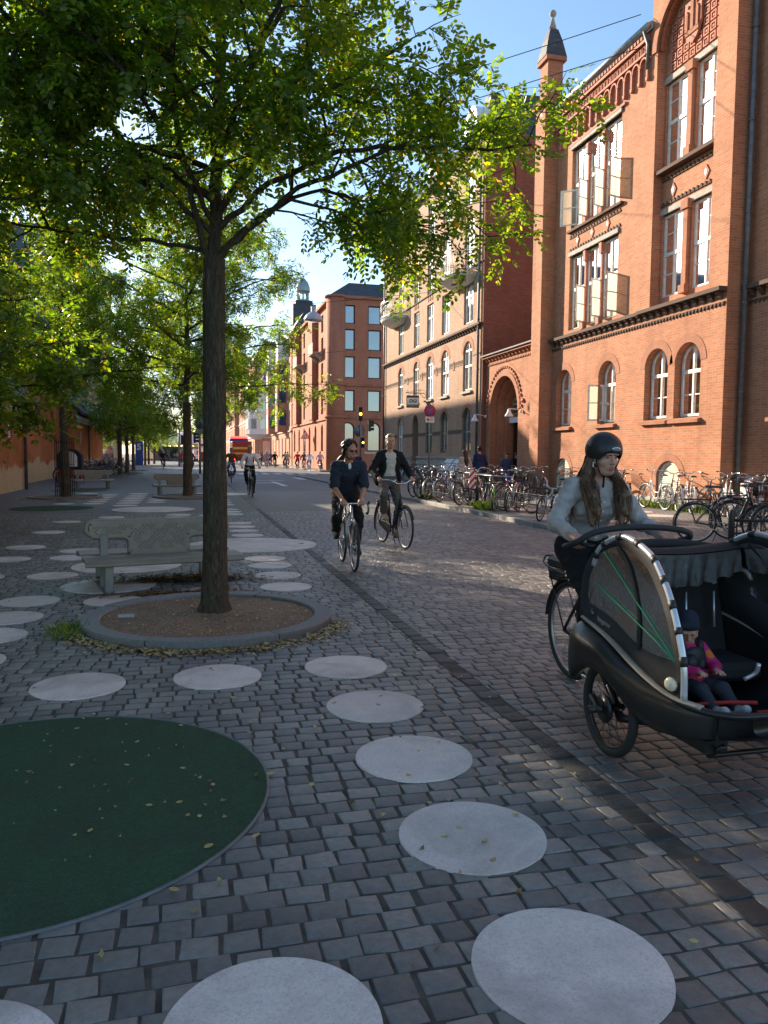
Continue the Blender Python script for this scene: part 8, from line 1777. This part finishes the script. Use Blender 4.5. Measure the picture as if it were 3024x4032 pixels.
mb.build('container', M['truck_red'], tk); mb = MB(); mb.box(x0+.1,y0-.04,2.2,x1-.1,y0-.032,2.5); mb.box(x0+.1,y0-.04,1.5,x1-.1,y0-.032,1.75); mb.build('chevron_board', M['paint_yellow'], tk)
mb = MB(); mb.bbox(x0,y1+.3,.7,x1,y1+2.4,3.85,.12); mb.build('cab', M['truck_blue'], tk); mb = MB(); mb.bbox(x0+.1,y1+.5,3.86,x1-.1,y1+1.1,4.12,.05); mb.build('light_bar', M['tail'], tk); mb = MB(); mb.box(x0+.1,y0+.2,.6,x1-.1,y1+2,.89); mb.build('chassis', M['black_matt'], tk)
mb = MB(); mb.box(x0+.05,y0-.06,.7,x0+.35,y0-.01,.88); mb.box(x1-.35,y0-.06,.7,x1-.05,y0-.01,.88); mb.build('tail_lamp', M['tail'], tk); vwheels(tk, (x0+.25,x1-.25), (y0+1,y0+2.3,y1+1.6), .5)
def van(label, x, y, w_, l, h, mat, cat='van'):
    v_ = thing('van', label, cat, (x,y,0)); mb = MB(); mb.prism([(y,.4),(y,h*.93),(y+.15,h),(y+l*.72,h),(y+l*.85,h*.62),(y+l,h*.5),(y+l,.4)], lambda a,b,q: (q,a,b), x-w_/2, x+w_/2); mb.build('body', M[mat], v_); mb = MB(); mb.box(x-w_*.38,y-.02,h*.58,x+w_*.38,y-.005,h*.88); mb.build('rear_window', M['glass_dark'], v_)
    mb = MB(); mb.box(x-w_/2+.02,y-.03,h*.4,x-w_/2+.18,y-.005,h*.6); mb.box(x+w_/2-.18,y-.03,h*.4,x+w_/2-.02,y-.005,h*.6); mb.build('tail_lamp', M['tail'], v_); mb = MB(); mb.box(x-w_*.48,y-.06,.35,x+w_*.48,y-.0,.55); mb.build('bumper', M['black_matt'], v_); vwheels(v_, (x-w_/2+.12,x+w_/2-.12), (y+.8,y+l-.9), .33)
van('dark van driving ahead of the red truck, left of it', 5.1,126,2.0,5,2.6,'van_dark'); van('white delivery van far ahead beside the second trunk', 2.4,150,2.0,5.2,2.4,'van_white'); van('red box van far off between pole and nearest trunk', 3.2,134,2.2,6,3.2,'truck_red'); van('small red car far off on the left side of the road', 1.6,170,1.8,4.2,1.5,'paint_red','car'); van('dark car far off by the white pavilion', .2,185,1.8,4.3,1.45,'van_dark','car')
pv = thing('pavilion', 'white domed canopy on slanted legs at the far end of the square', 'pavilion', (-2,165,0)); mb = MB(); mb.lathe([(7.2,3.4),(7.0,3.75),(5.2,4.9),(2.5,5.9),(.001,6.2)], (-2.2,168,0), 28); mb.lathe([(7.2,3.4),(.001,3.9)], (-2.2,168,0), 28); mb.build('canopy', M['white_render'], pv)
for k in range(8): th = k*PI/4+.3; mb = MB(); mb.tube([(-2.2+3*math.cos(th),168+3*math.sin(th),0),(-2.2+6.4*math.cos(th),168+6.4*math.sin(th),3.7)], .22, 8); mb.build('leg', M['zinc'], pv)
mb = MB(); mb.box(-9,171,0,5,171.2,3.0); mb.build('glazing', M['glass_sky'], pv)
py_ = thing('blue_pylon', 'blue advertising pylon with white figure, beside the dark trunks on the left', 'sign', (-5.2,95,0)); mb = MB(); mb.bbox(-5.75,95,.1,-4.85,95.25,2.9,.03); bo = mb.build('board', M['truck_blue'], py_); text('5', 1.0, 'sign_white', bo, (-.1,-.02,2.25), (PI/2,0,0), bold=.03)
cg = thing('parked_cargo_bicycle', 'black hooded cargo bicycle with clear window parked by the low orange house', 'cargo bicycle', (-5.6,42,0)); mb = MB(); mb.bbox(-6.15,41.2,.3,-5.1,42.1,.7,.05); mb.build('box', M['red_cloth'], cg)
mb = MB(); 
pts = arch_poly(-6.2,-5.05,.7,1.75,.35,12); mb.prism(pts, lambda a,b,q: (a,q,b), 41.25, 42.1); hd_ = mb.build('hood', M['pod_fabric'], cg); mb = MB(); mb.prism(arch_poly(-6.0,-5.25,.85,1.6,.25,10), lambda a,b,q: (a,q,b), 41.22, 41.24); link('hood_window', mb.mesh('hood_window', M['sign_white'], tuple(wloc(cg))), hd_)
for x in (-6.25,-5.0): wheel_parts(cg, Vector((x+5.6,-.4,.3)), .3, 'alu', spokes=16)
wheel_parts(cg, Vector((.0,1.3,.34)), .34, 'alu', spokes=16); mb = MB(); mb.tube([(-5.6,42.1,.5),(-5.6,42.8,.35),(-5.6,43.1,1.0)], .03, 6); mb.tube([(-5.95,42.25,1.15),(-5.6,42.2,1.1),(-5.25,42.25,1.15)], .015, 6); mb.build('frame', M['black'], cg)
lb_ = bpy.data.objects
